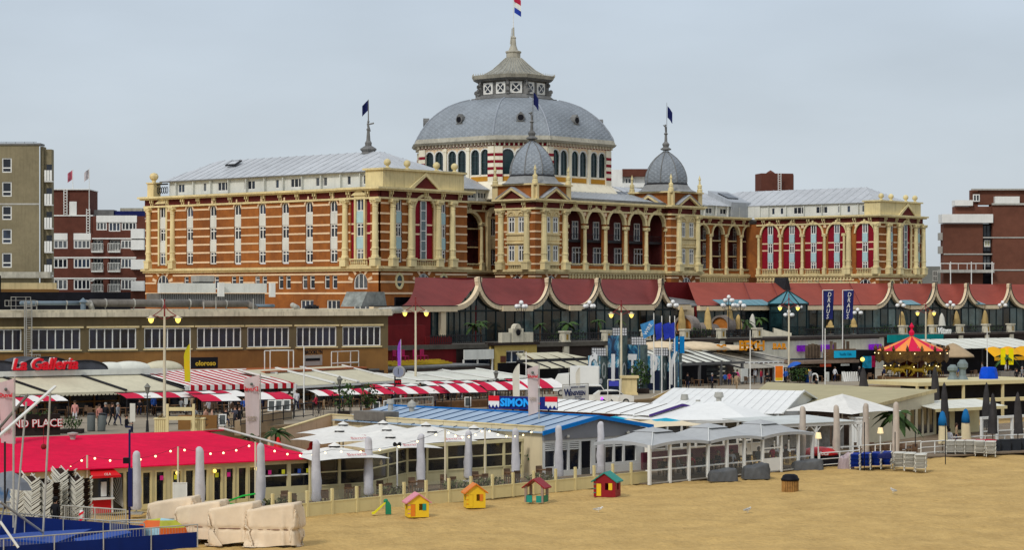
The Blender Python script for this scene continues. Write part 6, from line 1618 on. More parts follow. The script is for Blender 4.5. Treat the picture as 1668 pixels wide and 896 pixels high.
W=atd(990, 192, ZP);ps=empty('poster_stand', W, 'white tube frame with a small blue sign at its top beside the advertising banner', 'sign')
m_=MB();m_.path([(0, 0, 0), (0, 0, 2.8), (1.05, 0, 2.8), (1.05, 0, 0)], .045, 6);m_.put('frame', WHITE, W, ps);MB().box(.1, .95, -.02, .02, 2.25, 2.7).put('sign_panel', mat('violet_blue', (.05, .06, .40), .5, .1), W, ps)
o=MB().ball((0, 0, 2.1), .12, 8, 6).put('purple_light', mat('purple_glow', (.4, .1, .8), .5, 0, emit=(.35, .05, 1), es=2), atd(980.5, 186, 1.35));tag(o, 'small glowing purple lamp at the right edge of the white banner', 'lamp')
# ---- flagpoles
for px, yb, h, lb in((1065, 638, 8.3, 'white flagpole carrying the light blue flag'), (1078, 640, 8.0, 'white flagpole second from the left in the row of four'), (1091, 640, 8.3, 'white flagpole third in the row of four before the sea prints'), (1099, 641, 8.6, 'white flagpole at the right end of the row of four')):
 d=229;flagpole(atd(px, d, ZP), CZ-(510-HY)*d/FP-ZP+(0 if px<1075 else-.3), lb)
SKYB=mat('sky_blue_cloth', (.06, .26, .55), .8, .2, 2);ROYB=mat('royal_blue_cloth', (.02, .04, .38), .8, .25, 3)
o=hang_flag(atd(1065, 228.9, CZ-(521-HY)*229/FP), 1.4, 1.5, SKYB, 'light blue flag with white letters blowing left from its pole', 1, side=-1)
put('lettering', text_mesh('WIRE', .55, WHITE, .02), WM[o.name]@T(-.6, -.22, -1.0)@Matrix.Rotation(R(-60), 4, 'Y'), o)
for px, lb, s_ in((1078, 'limp royal blue flag on the second pole', -1), (1091, 'limp royal blue flag on the third pole', -1), (1099, 'limp royal blue flag wrapped round the right end pole', -1)):hang_flag(atd(px, 228.9, CZ-(525-HY)*229/FP), .75, 1.6, ROYB, lb, px, side=s_)
for px, yt, z0, d, lb in((495, 565, ZP, 190, 'slim white pole in front of the brown hall lettering'), (857, 573, ZP, 205, 'slim white pole in front of the gate pavilion'), (1222, 538, ZP, 238, 'slim white pole before the orange sign letters'), (1344, 535, ZP, 250, 'slim white pole in front of the purple lit box'), (1608, 535, ZP, 268, 'slim white pole beside the orange awning')):
 flagpole(atd(px, d, z0), CZ-(yt-HY)*d/FP-z0, lb)
for px, yb, yt, lb in((268, 693, 489, 'tall lamp before the brown hall, leftmost of the five'), (677, 650, 485, 'tall lamp in front of the dark red wall'), (1012, 641, 490, 'tall lamp rising before the sea printed wall'), (1285, 622, 480, 'tall lamp in front of the teal roofed pavilion'), (1508, 612, 492, 'tall lamp at the right in front of the carousel')):
 W=at(px, yb, ZP);d=W.translation.y;double_lamp(W, CZ-(yt-HY)*d/FP-ZP, lb)
def lantern(px, yb, yt, label):
 W=at(px, yb, ZP);d=W.translation.y;h=CZ-(yt-HY)*d/FP-ZP;o=empty('lantern_post', W, label, 'street lamp', 'classic black lantern posts on the promenade')
 m=MB();m.tube((0, 0, 0), (0, 0, .9), .13, .08, 8);m.tube((0, 0, .9), (0, 0, h-.75), .05, .04, 7);m.path([(-.25, 0, h-.95), (.25, 0, h-.95)], .03, 5);m.put('post', DARKM, W, o)
 MB().lathe([(.1, h-.75), (.2, h-.3), (.27, h-.28), (.12, h-.1), (.05, h), (0, h+.02)], 6).put('lantern_head', mat('lantern_grey', (.16, .16, .14), .4, .1), W, o)
lantern(240, 705, 625, 'black lantern post among the crimson canopies behind the red roof');lantern(553, 680, 613, 'black lantern post below the beige awnings');lantern(808, 664, 603, 'black lantern post before the gate pavilion');
# ---- tall beer banners on poles
PINKW=mat('pale_pink_banner', (.55, .46, .44), .8, .08, 1, streak=.2);DUV=mat('duvel_red', (.55, .02, .03), .6, 0);OLVG=mat('dull_gold_print', (.25, .19, .10), .7, 0)
def beer_banner(W, w, z0, z1, side, mirror, label, drop=.25, txt=.62):
 o=empty('beer_banner', W, label, 'banner')
 MB().tube((0, 0, -z0 if False else 0), (0, 0, z1+.1), .05, .04, 7).put('pole', GREYL, W, o)
 m=MB();m.grid(lambda u, v:(side*(.06+w*u*(1-.12*math.sin(PI*v*.5)*u)), .09*math.sin(4*u+5*v), z1-drop*u-(z1-z0)*v), 6, 14)
 s_=m.puts('banner_sheet', PINKW, W, o)
 M_=W@T(side*(.06+w*.5), -.16, z1-drop*.5-(z1-z0)*.2)
 if mirror:M_=M_@S(-1, 1, 1)
 put('lettering', text_mesh('Duvel', txt*w*.62, DUV, .01, off=.012), M_, s_)
 put('lettering', text_mesh('GRAND\nPLACE', .2*w, OLVG, .01), W@T(side*(.06+w*.5), -.16, z0+(z1-z0)*.28)@(S(-1, 1, 1)if mirror else ID), s_)
 MB().ball((0, 0, 0), .1, 8, 5).put('crest', mat('crest_grey', (.1, .12, .1), .6, 0), W@T(side*(.06+w*.5), -.12, z1-drop*.5-(z1-z0)*.12), s_)
 return o
def bb(px, d, wpx, yt, yb_, side, mirror, label, zb=0.0):
 k=d/FP;W=atd(px, d, zb);beer_banner(W, wpx*k, CZ-(yb_-HY)*k-zb, CZ-(yt-HY)*k-zb, side, mirror, label)
bb(424, 148, 25, 611, 710, -1, True, 'tall pale pink beer banner seen from its mirrored back in front of the striped awning')
bb(878, 150, 18, 595, 672, -1, False, 'tall pale pink beer banner in front of the blue roofed club sign')
bb(24, 128, 24, 617, 735, -1, False, 'pale pink beer banner at the left edge of the scene')
def feather(px, d, wpx, yt, yb_, m, label, side=-1):
 k=d/FP;W=atd(px, d, ZP);z1, z0=CZ-(yt-HY)*k-ZP, CZ-(yb_-HY)*k-ZP;w=wpx*k
 o=empty('feather_banner', W, label, 'banner');MB().tube((0, 0, 0), (0, 0, z1), .035, .02, 6).put('pole', WHITE, W, o)
 a=MB();a.grid(lambda u, v:(side*w*u*min(1, (v*3.2+.04))**.6*(1-.15*v), .05*math.sin(5*v+3*u), z1+(z0-z1)*v), 4, 12);a.puts('banner_sheet', m, W, o)
LIME=mat('lime_print', (.42, .50, .02), .7, .5, 3.0, col2=(.65, .42, .01));PURP=mat('purple_cloth', (.25, .06, .42), .7, .3, 2);OFFW=mat('offwhite_cloth', (.62, .60, .52), .8, .08)
feather(310, 186, 11, 560, 622, LIME, 'yellow and lime feather banner in front of the striped awning');feather(653, 205, 6, 553, 600, PURP, 'purple feather banner beside the clock')
feather(846, 178, 12, 593, 650, OFFW, 'off white feather banner in front of the gate pavilion', -1);feather(945, 195, 8, 599, 632, OFFW, 'off white feather banner above the white advertising banner', -1)
# ---- DRAUS banners on the terrace
for px, lb in((1340, 'navy hanging banner lettered vertically, nearer the teal pavilion'), (1372.5, 'navy hanging banner lettered vertically, nearer the globe lamp')):
 d=268;k=d/FP;W=atd(px, d, ZP);z1=CZ-(473-HY)*k-ZP;zz0=CZ-(520-HY)*k-ZP;w=17*k
 o=empty('vertical_banner', W, lb, 'banner', 'two navy vertical banners');m_=MB();m_.tube((0, 0, 0), (0, 0, z1), .07, .05, 6);m_.tube((0, 0, z1), (w, 0, z1+.02), .05, n=5);m_.put('pole', WHITE, W, o)
 a=MB();a.grid(lambda u, v:(.1+w*u*(1-.1*v), .1*math.sin(5*v+2*u+px), z1-(z1-zz0)*v), 4, 10);s_=a.puts('banner_sheet', NAVY, W, o)
 for q, ch in enumerate('DRAUS'):put('lettering', text_mesh(ch, .78, WHITE, .01, shear=.2, sx=.8), W@T(w*.62-.06*q, -.14, z1-.55-q*(z1-zz0)*.19), s_)
W=at(647, 668, ZP);d=W.translation.y;k=d/FP;zc=CZ-(606-HY)*k-ZP;o=empty('street_clock', W, 'round grey street clock on a dark post with a small red sign below', 'clock')
MB().tube((-.2, 0, 0), (-.2, 0, zc), .09, .07, 8).put('post', DARKM, W, o)
MB().tube((.12, -.25, zc), (.22, .35, zc), .52, n=18).put('clock_drum', GREYL, W, o);MB().tube((.115, -.27, zc), (.118, -.251, zc), .47, n=18).put('clock_face', mat('clock_grey', (.22, .25, .33), .5, .05), W, o)
MB().box(-.02, .02, -.3, -.285, 0, .3).put('clock_hand', BLACK, W@T(.11, 0, zc), o);MB().box(-.02, .02, -.3, -.285, -.22, 0).put('clock_hand', BLACK, W@T(.11, 0, zc), o)
MB().box(-.15, .35, -.15, .15, zc-1.15, zc-.65).put('sign_box', BLACK, W, o);put('lettering', text_mesh('WC', .34, RSIGN, .01, off=.01), W@T(.1, -.17, zc-.9), o)
# ---- sloping ramp wall and steps, benches, bins, planters left
o=MB().extr([(0, 0, 0), (7.9, 0, 0), (7.9, 0, 1.0), (7.4, 0, 1.5), (0, 0, 1.1)], (0, .5, 0)).put('ramp_wall', rwm, frame2(XY(392, 164), XY(551, 182), ZP-.3));tag(o, 'sloping sandstone ramp wall behind the right end of the red roof', 'wall')
def railing(px0, d0, px1, d1, z, h, label, n=20, m=DARKM, thick=.03, midrail=True, cat='railing', bars=True):
 A, B=XY(px0, d0), XY(px1, d1);W=frame2(A, B, z);L=(B-A).length;o=empty('railing', W@T(L/2, 0, 0), label, cat)
 a=MB();a.tube((0, 0, h), (L, 0, h), thick*1.3, n=5);a.tube((0, 0, .12), (L, 0, .12), thick, n=5);a.put('rail', m, W, o)
 if midrail:MB().tube((0, 0, h*.55), (L, 0, h*.55), thick, n=5).put('rail', m, W, o)
 ps_=max(2, int(L/1.8));pm_=MB().tube((0, 0, 0), (0, 0, h), thick*1.4, n=6).mesh('post', m)
 for k in range(ps_+1):put('post', pm_, W@T(L*k/ps_, 0, 0), o)
 if bars:
  a=MB()
  for k in range(n):a.box(L*k/n-.012, L*k/n+.012, -.012, .012, .12, h)
  a.put('bars', m, W, o)
 return o
railing(392, 163, 510, 176, ZP+.5, 1.1, 'thin black railing standing on the sandstone ramp wall', bars=False)
railing(445, 158, 560, 172, ZP-1.2, 1.3, 'dark railing along the lower ramp beside the red hydrant figure', n=40)
railing(255, 172, 395, 174, ZP, 1.0, 'low dark rail in front of the drinkers on the left promenade', bars=False)
railing(700, 196, 800, 204, ZP+.6, 1.0, 'railing on the planked terrace edge behind the blue roof', bars=False);railing(640, 186, 705, 190, ZP, 1.4, 'grey slatted fence panels before the white counter', n=26, m=GREYL, thick=.05)
o=MB().box(0, 8.2, 0, 3, 0, .62).put('plank_terrace_edge', WD, frame2(XY(716, 197), XY(862, 204), ZP));tag(o, 'long low brown timber terrace edge behind the blue metal roof', 'terrace')
PLX=mat('slatted_cream_wood', (.62, .54, .30), .75, .08)
for i_, (px0, px1)in enumerate(((253, 273), (312, 333))):
 W=atd((px0+px1)/2, 158, ZP);o=empty('slatted_planter', W, ['cream slatted planter box left of the cream bench frame', 'cream slatted planter box right of the cream bench frame'][i_], 'planter');w=(px1-px0)*158/FP
 sm_=cached('plslat', lambda:MB().box(-.06, .06, 0, .03, 0, 1.25).mesh('slat', PLX))
 for k in range(6):put('slat', sm_, W@T(-w/2+w*(k+.5)/6, -w/2, 0), o)
 MB().box(-w/2, w/2, -w/2+.04, w/2, 0, 1.2).put('box', CREAM, W, o);MB().box(-w/2-.05, w/2+.05, -w/2-.05, w/2+.05, 1.26, 1.36).put('rim', PLX, W, o)
 leaf_cloud(40, .3, .3, .15, .2, i_+3, 1.45).put('plants', mat('dry_plant', (.25, .17, .07), .8, .4, 4), W, o)
W=atd(294, 157, ZP);o=empty('bench_frame', W, 'tall cream timber gate frame with two rails between the slatted planters', 'frame')
for x_ in(-.93, .93):MB().box(x_-.09, x_+.09, -.09, .09, 0, 2.4).put('post', PLX, W, o)
for z_ in(1.25, 1.9):MB().box(-.84, .84, -.06, .06, z_, z_+.26).put('rail', PLX, W, o)
o=MB().box(0, 2.9, 0, .5, 0, 1.1).put('ochre_wall_block', OCHB, atd(290, 166, ZP));tag(o, 'low ochre brick wall block behind the cream frame', 'wall')
GB=mat('grey_bin', (.13, .145, .14), .5, .1)
for px, a_, lb in((148.5, 0, 'dark grey litter bin left of the walking men'), (165, R(4), 'dark grey litter bin slightly tilted in front of the walking man in white shirt')):
 W=at(px, 703, ZP);o=empty('litter_bin', W@Matrix.Rotation(a_, 4, 'Y'), lb, 'litter bin', 'pair of dark grey promenade bins');W=WM[o.name]
 MB().lathe([(.28, 0), (.3, .1), (.3, 1.15), (.26, 1.25)], 14).puts('barrel', GB, W, o);MB().lathe([(.31, 1.25), (.31, 1.33), (0, 1.4)], 14).put('lid', DARKM, W, o)
shrub(at(117, 706, ZP), .85, .45, 'dark green clipped shrub in a low planter beside the red lettered wall', n=200, seed=9, pot=(.8, .3, DKB))
W=frame2(XY(5, 158), XY(97, 160), ZP);o=empty('lettered_wall', W@T(2, 0, 0), 'dark wall lettered GRAND PLACE in red and white behind the red roof', 'sign')
MB().box(-.8, 4.2, 0, .3, 0, 1.55).put('wall', DKB, W, o);put('lettering', text_mesh('GRAND PLACE', .78, RSIGN, .05, off=.03), W@T(1.7, -.1, .85), o);put('lettering_face', text_mesh('GRAND PLACE', .78, WSIGN, .02), W@T(1.67, -.18, .88), o)
leaf_cloud(60, 1.4, .3, .2, .25, 6, 1.6).put('planting', LEAF, W@T(2.4, .2, 0), o)
W=atd(216, 168, ZP);o=empty('menu_board', W, 'narrow cream menu board under the crimson canopy', 'sign');MB().box(-.2, .2, -.04, .04, .5, 1.9).put('board', OFFW, W, o);MB().box(-.04, .04, -.03, .03, 0, .5).put('post', DARKM, W, o)
o=MB().box(0, 9, 0, 1.2, 0, .9).put('wall_base', rwm, frame2(XY(380, 172), XY(560, 188), ZP));tag(o, 'raised sandstone terrace base under the framed boards', 'wall')
for i_, px in enumerate((362, 442, 454, 467, 613, 630, 762)):
 zz=ZP+(.9 if 430<px<480 else .2);d=[168, 176, 176.5, 177, 188, 190, 197][i_];W=atd(px, d, zz);o=empty('framed_board', W, ['white framed board leaning left of the mirrored beer banner', 'first of three white framed boards right of the mirrored banner', 'middle of three white framed boards under the canopy', 'third white framed board, beside the awning post', 'small white easel picture below the beige awnings', 'white easel with dark picture beside the palm shrub', 'white easel beside the grey haired man'][i_], 'board', 'white framed boards and easels on the promenade')
 MB().wall(-.3, .3, 0, .9, [(-.22, .22, .08, .82)], t=.05).put('frame', WHITE, W@Matrix.Rotation(R(-12), 4, 'X'), o);MB().box(-.22, .22, .02, .04, .08, .82).put('board', mat('slate_board', (.08, .09, .09), .6, .2), W@Matrix.Rotation(R(-12), 4, 'X'), o)
W, L, x=rest_frame(1103, 1212, -2)
s1=empty('beach_bar', W@T(L/2, 0, ZP), 'dark bar with grey framed pergola of pale roof strips right of the sea prints', 'bar')
for k in range(7):
 xa=L*k/7-1.8
 MB().slab([(xa+.1, 0, 4.7), (xa+1.0, 0, 4.7), (xa+2.6-.9, 6, 6.0), (xa+1.7-.9, 6, 6.0)], .05).put('roof_strip', WAW, W, s1);MB().slab([(xa+1.0, 0, 4.75), (xa+1.25, 0, 4.75), (xa+1.95, 6, 6.05), (xa+1.7, 6, 6.05)], .2).put('rafter', mat('grey_beam', (.10, .10, .10), .6, .1), W, s1)
MB().box(-1, L, -.15, .1, 4.35, 4.62).put('beam', mat('grey_beam', (.10, .10, .10)), W, s1)
for k in range(4):MB().box(L*k/3.1-.13, L*k/3.1+.13, -.15, .1, ZP, 4.35).put('post', mat('grey_beam', (.1, .1, .1)), W, s1)
MB().box(-1, L, 4, 4.2, ZP, 4.9).put('back_wall', BLACK, W, s1);MB().box(x(1118), x(1131), 3.8, 3.9, 3.0, 4.3).put('lit_picture', mat('warm_poster', (.6, .45, .28), .6, .4, 2), W, s1)
for k in range(4):MB().box(x(1163), x(1195), 1.0, 1.1, 2.6+k*.5, 2.95+k*.5).put('plank', mat('black_plank', (.035, .04, .04), .6, .3), W, s1)
MB().box(x(1202), x(1213), -.5, -.4, ZP+.3, ZP+1.8).put('white_board', PALE, W, s1)
for(px, w, h, lb)in((1130, 4.4, 1.0, 'rounded cream tent roof behind the pergola strips'), (1185, 4.2, .6, 'low cream tent roof with a dark ridge left of the orange letters'), (1075, 3.8, 1.0, 'cream tent roof end behind the sea printed wall')):
 o=MB().lathe([(w, 0), (w*.8, h*.45), (w*.45, h*.85), (0, h)], 18, sy=.5).puts('tent_roof', mat('peach_tent', (.62, .50, .34), .8, .1), atd(px, dRst(px)+8, CZ-(570-HY)*(dRst(px)+8)/FP));tag(o, lb, 'tent')
W, L, x=rest_frame(1214, 1345, 0)
s2=empty('snack_restaurant', W@T(L/2, 0, ZP), 'restaurant with huge grey sloping awning and white framed doors', 'restaurant')
dk=lambda px:dRst(px)
def az(py, px, off=0):return CZ-(py-HY)*(dRst(px)+off)/FP
a=MB();
xs_=[(1168, 1215), (1208, 1262), (1250, 1302), (1290, 1345)]
tops=[1166, 1205, 1243, 1268, 1285];bots=[1212, 1262, 1300, 1330, 1343]
for k in range(4):
 MB().slab([(x(bots[k])+.05, 0, az(599, 1280)), (x(bots[k+1])-.05, 0, az(598, 1280)), (x(tops[k+1])-.05, 5.5, az(573, 1250, 5.5)), (x(tops[k])+.05, 5.5, az(573.5, 1250, 5.5))], .05).put('awning_panel', GREYC, W, s2)
 MB().slab([(x(bots[k])-.1, 0, az(598, 1280)), (x(bots[k])+.1, 0, az(598, 1280)), (x(tops[k])+.1, 5.5, az(572, 1250, 5.5)), (x(tops[k])-.1, 5.5, az(572, 1250, 5.5))], .14).put('awning_arm', DARKM, W, s2)
MB().box(x(1166), x(1288), 5.5, 5.7, az(573, 1250, 5.5)-.1, az(573, 1250, 5.5)+.15).put('beam', DARKM, W, s2)
MB().slab([(x(1195), 5.8, 5.7), (x(1290), 5.8, 5.7), (x(1280), 12, 6.3), (x(1195), 12, 6.3)], .2).put('white_roof', WAW, W, s2)
n_=11
for k in range(n_):
 xa=x(1226)+(x(1312)-x(1226))*k/n_;xb=x(1226)+(x(1312)-x(1226))*(k+1)/n_
 MB().wall(xa, xb, ZP, 4.45, [(xa+.1, xb-.1, ZP+(.75 if k<5 else .1), 4.3)], y=1.4, t=.1).put('door_frame', WHT, W, s2);MB().box(xa+.1, xb-.1, 1.45, 1.48, ZP+.1, 4.3).put('glass_pane', mat('maroon_glass', (.05, .01, .012), .15, .3, .5), W, s2)
for p in(1262, 1300):MB().box(x(p)-.08, x(p)+.08, -.05, .1, ZP, az(599, 1280)).put('post', DARKM, W, s2)
ORL=mat('orange_letter', (.62, .24, .01), .5, .2, 3)
for(px0, px1, y0, y1, txt, lb)in((1205, 1243, 572, 556, 'BEACH', 'large orange letter sign over the grey awning beside the slim pole'), (1258, 1281, 569, 560, 'BAR', 'small orange sign right of the big orange letters'), (1167, 1182, 573, 562, 'BC', 'little orange sign at the left of the big orange letters')):
 d=dRst(px0)+4;k=d/FP;h=(y0-y1)*k;W_=atd((px0+px1)/2, d, CZ-(y0-HY)*k);o=empty('letter_sign', W_, lb, 'sign');wd=(px1-px0)*k
 for q, ch in enumerate(txt):put('letter', text_mesh(ch, h*1.35, ORL, .08, off=.05, sx=.9), W_@T(-wd/2+wd*(q+.5)/len(txt), 0, h*.5), o)
 MB().box(-wd/2, wd/2, .1, .2, -.05, .08).put('stand', DARKM, W_, o)
o=MB().lathe([(.85, 0), (.8, .12), (.45, .35), (0, .45)], 10).tube((0, 0, -1.6), (0, 0, .45), .03, n=5).put('open_parasol', mat('blue_parasol', (.03, .12, .50), .7, .1), atd(1294, dRst(1294)-3, ZP+2.0)@Matrix.Rotation(R(-18), 4, 'Y'));tag(o, 'small open blue parasol over the dark shrubs', 'parasol')
W=at(1261.5+1, 624, ZP)if False else atd(1269, dRst(1269)-2.5, ZP);o=empty('advert_panel', W, 'bright orange poster panel in a white frame before the white doors', 'sign');MB().box(-.45, .45, 0, .06, .5, 2.0).put('poster', mat('orange_poster', (.75, .17, .01), .5, .15, 1.0), W, o);MB().box(-.45, .45, -.002, .05, .25, .62).put('poster_base', mat('yellow_poster', (.7, .45, .02), .5, .1), W, o);MB().wall(-.52, .52, .2, 2.08, [(-.45, .45, .26, 2.0)], y=-.02, t=.1).put('frame', WHITE, W, o)
shrub(atd(1302, dRst(1302)-4, ZP), 1.5, .85, 'wide dark green shrubs beneath the blue parasol', n=420, seed=12, size=.3)
W, L, x=rest_frame(1325, 1440, -1)
s3=empty('kiosk', W@T(L/2, 0, ZP), 'low dark kiosk with brown timber fascia and bright cyan sign', 'kiosk')
MB().box(x(1312), x(1440), 1.5, 5, ZP, 4.6).put('wall', BLACK, W, s3);MB().box(x(1298), x(1388), -1.2, 5, 4.15, 4.5).put('roof_slab', mat('taupe_fascia', (.22, .16, .12), .7, .15), W, s3)
for k in range(5):MB().box(x(1336), x(1388), -.6, -.5, 4.52+k*.26, 4.76+k*.26).put('plank', WD, W, s3)
MB().box(x(1352), x(1387), -.75, -.65, 4.75, 5.6).put('sign_panel', mat('cyan_sign', (.01, .42, .68), .5, .05), W, s3);put('lettering', text_mesh('Vanilla Cafe', .42, mat('teal_letter', (.0, .16, .3), .5, 0), .01), W@T(x(1369.5), -.8, 5.2), s3)
MB().box(x(1326), x(1344), -1.0, -.95, 3.75, 4.1).put('counter_light', mat('red_panel_sign', (.5, .06, .02), .5, .2), W, s3);MB().box(x(1360), x(1374), -1.0, -.95, 3.8, 4.05).put('counter_light', PALE, W, s3)
for p in(1335, 1361):MB().box(x(p)-.2, x(p)+.2, -1.4, -1.2, ZP, ZP+1.15).put('white_pillar', PALE, W, s3)
MB().box(x(1388), x(1425), 0, 4, ZP, 5.6).put('dark_tower', BLACK, W, s3)
MB().box(x(1403), x(1417), -.3, -.2, 3.4, 4.85).put('poster_panel', mat('cyan_poster', (.02, .36, .62), .5, .25, 1.5), W, s3);MB().box(x(1417), x(1423), -.31, -.2, 3.5, 4.9).put('poster_panel', mat('pink_poster', (.6, .02, .12), .5, .3, 2), W, s3);MB().ball((0, 0, 0), .26, 8, 6).put('ball_light', EMITY, W@T(x(1399), -.6, 4.5), s3)
o=MB().lathe([(.35, 0), (.55, .9), (.5, .92)], 10).put('fries_tub', mat('blue_tub', (.01, .06, .30), .5, .1), atd(1316, dRst(1316)-4, ZP));tag(o, 'blue tub topped with giant yellow chips', 'tub');leaf_cloud(40, .4, .4, .35, .35, 3, 1.1).put('chips', mat('chips_yellow', (.7, .45, .08), .7, .15), WM[o.name], o)
W=atd(1327, dRst(1327)-4, ZP);m_=MB();m_.arch(0, .7, .25, .42, -.06, .06, leg=.7);o=m_.put('white_arch', WHITE, W);tag(o, 'small white arch sculpture beside the tub of chips', 'sculpture')
pf=empty('picket_fence', atd(1388, dRst(1388)-4.5, ZP), 'short row of splayed white pickets before the dark kiosk', 'fence')
for k in range(9):
 px=1376+k*2.9;MB().box(-.1, .1, -.03, .03, 0, 1.15).put('picket', WHT, atd(px, dRst(px)-4.5, ZP)@Matrix.Rotation(R(-14+3.5*k), 4, 'Y'), pf)
PURL=mat('purple_lit', (.12, .01, .25), .5, .6, 4, emit=(.14, .0, .35), es=.5)
for px0, px1, y0, y1, lb in((1297, 1313, 573, 563, 'purple lit box left of the brown timber posts'), (1336, 1352, 573, 562, 'purple lit box between the clusters of timber posts'), (1414, 1430, 572, 561, 'purple lit box beside the red roof of the carousel')):
 W_=WT@T(xt(px0), -.6, 0);d=W_.translation.y;k=d/FP;o=MB().box(0, xt(px1)-xt(px0), 0, .5, 0, (y0-y1)*k).put('lit_box', PURL, W_@T(0, 0, CZ-(y0-HY)*k));tag(o, lb, 'light box', 'purple lit boxes on the white terrace wall')
for k in range(9):
 px=[1314, 1319, 1324, 1329, 1334, 1354, 1360, 1374, 1381][k];d=dRst(px)+4;h=3.4 if k<7 else 3.8;kk_=d/FP;z0=CZ-(584-HY)*kk_
 o=MB().box(-.17, .17, -.17, .17, 0, CZ-(([563, 561, 560, 561, 562, 556, 558, 554, 556][k])-HY)*kk_-z0).box(-.05, .05, -.22, .22, .2, .3).put('timber_post', mat('old_timber', (.13, .09, .06), .85, .25, 2), atd(px, d, z0));tag(o, ORD(k)+' weathered brown timber post from the left above the kiosk roof', 'post', 'weathered timber posts above the kiosk')
#  beach clubs on the sand
CLW=mat('club_cream_paint', (.62, .54, .30), .7, .07, .8, streak=.12);CLY=mat('fence_yellow_paint', (.66, .56, .28), .7, .06, .8, streak=.12)
ROOFR=mat('crimson_roof_felt', (.68, .003, .05), .85, .10, 1.5, bump=.4, streak=.12, spec=.08);DECK=mat('deck_boards', (.20, .15, .10), .85, .2, 2)
TINT=mat('tinted_club_glass', (.02, .02, .022), .08, .2, .6, spec=.5, alpha=.82);CLR=mat('clear_screen', (.4, .42, .4), .1, 0, spec=.5, alpha=.08)
def lf(A, B):
 W=frame2(A, B);L=(B-A).length;dd=(B-A)/L;A=Vector(A)
 def x(px):
  r=(px-CX)/FP;return(A.y*r-A.x)/(dd.x-r*dd.y)
 return W, L, x
A, B=XY(-70, 117), XY(525, 129.5);W, L, x=lf(A, B)
rc=empty('beach_club', W@T(L/2, 4, 0), 'long low beach club with vivid crimson roof and cream door frames', 'beach club')
za, zr_=2.62, 3.7;R0, R1=XY(-70, 131, zr_), XY(365, 138, zr_)
Wi=W.inverted();r0, r1=Wi@R0, Wi@R1
n_=9
for k in range(n_):
 u, v=k/n_, (k+1)/n_
 xa, xb=L*u, L*v;up=lambda xx:(min(xx, r1.x), r1.y*min(1, 1 if xx<=r1.x else(L-xx)/(L-r1.x)), za+(zr_-za)*min(1, 1 if xx<=r1.x else(L-xx)/(L-r1.x)))
 pts=[(xa, -.35, za-.02), (xb, -.35, za-.02)]
 ta=(xa, r1.y*(1 if xa<=r1.x else(L-xa)/(L-r1.x)), za+(zr_-za)*(1 if xa<=r1.x else(L-xa)/(L-r1.x)))
 tb=(xb, r1.y*(1 if xb<=r1.x else(L-xb)/(L-r1.x)), za+(zr_-za)*(1 if xb<=r1.x else(L-xb)/(L-r1.x)))
 if xa<r1.x<xb:pts+=[tb, (r1.x, r1.y, zr_), ta]
 else:pts+=[tb, ta]
 if(Vector(pts[2])-Vector(pts[1])).length<.4:pts=[pts[0], pts[1], ta]
 MB().slab(pts, .06).put('roof_sheet', ROOFR, W, rc)
MB().slab([(0, r1.y*2, za), (0, r1.y, zr_), (r1.x, r1.y, zr_), (L, r1.y*2, za)], .06).put('roof_sheet', ROOFR, W, rc)
MB().extr([(r1.x, r1.y+.02, zr_+.03), (L+.1, -.3, za), (L+.1, .5, za), (r1.x, r1.y+.75, zr_+.03)], (0, 0, .1)).put('verge_board', WHITE, W, rc)
op=[(x(a), x(b), .15, 2.3)for a, b in((230, 247), (252, 269), (279, 296), (300, 317), (327, 339), (346, 362), (366, 382), (386, 403))]
op+=[(x(146), x(180), .95, 2.2), (x(183), x(201), .1, 2.25)]+[(x(a), x(b), 1.0, 2.3)for a, b in((431, 468), (474, 506))]
op+=[(x(206), x(228), .15, 2.3), (x(407), x(424), .4, 2.2)]
MB().wall(0, L, 0, za-.02, op, t=.16).put('wall', CLW, W, rc)
for k, (a, b, c, d)in enumerate(op):
 MB().box(a, b, .1, .13, c, d).put('glass_pane', GLASS, W, rc)
 if k<8:MB().wall(a-.02, b+.02, c, d+.02, [(a+.1, b-.1, c+.3, d-.1)], y=-.04, t=.1).put('door_frame', CLY, W, rc)
 if k in(10, 11):MB().box(a, b, -.02, .12, 1.62, 1.7).put('mid_rail', WHITE, W, rc)
MB().box(0, L, 16, 16.2, 0, 2.55).put('back_wall', CLW, W, rc)
ka, kb=x(146), x(180)
MB().box(ka, kb, -.1, 0, .1, .85).put('kiosk_counter', mat('bright_red_panel', (.6, .01, .015), .45, .05), W, rc);MB().box(ka-.1, kb+.1, -.3, 0, .85, .95).put('kiosk_sill', WHITE, W, rc)
MB().extr([(ka-.2, -.75, 2.2), (kb+.3, -.75, 2.2), (kb+.1, 0, 2.58), (ka, 0, 2.58)], (0, 0, -.12)).put('kiosk_awning', mat('bright_red_panel', (.6, .01, .015)), W, rc)
MB().box(kb, kb+.1, -.12, 0, .1, 2.25).put('kiosk_jamb', WHITE, W, rc);MB().box(ka+.7, ka+1.0, -.005, .09, 1.0, 1.8).put('kiosk_interior', WHITE, W, rc)
put('lettering', text_mesh('OLA', .2, WHITE, .01), W@T((ka+kb)/2+.1, -.77, 2.28), rc)
m_=MB()
for k in range(9):a_=R(20+14*k);m_.tube((x(201), -.02, .3), (x(201)-1.0*math.sin(a_*.5), -.02, .3+1.9*math.cos(a_*.5)), .012, n=4)
m_.put('ray_decoration', GREYL, W, rc)
MB().box(x(-8), x(18), -.08, -.02, .7, 2.0).put('poster', mat('sea_poster', (.10, .22, .45), .5, .5, 1.5, col2=(.7, .65, .5)), W, rc)
m_=MB();xc_=x(230);m_.lathe([(.42, 3.12), (.42, 3.18), (.17, 3.2), (.15, 3.7), (.2, 3.72), (.2, 3.8), (.32, 3.85), (.32, 3.95), (0, 4.0)], 12, c=(xc_, 9.5, 0));m_.put('flue', GREYL, W, rc)
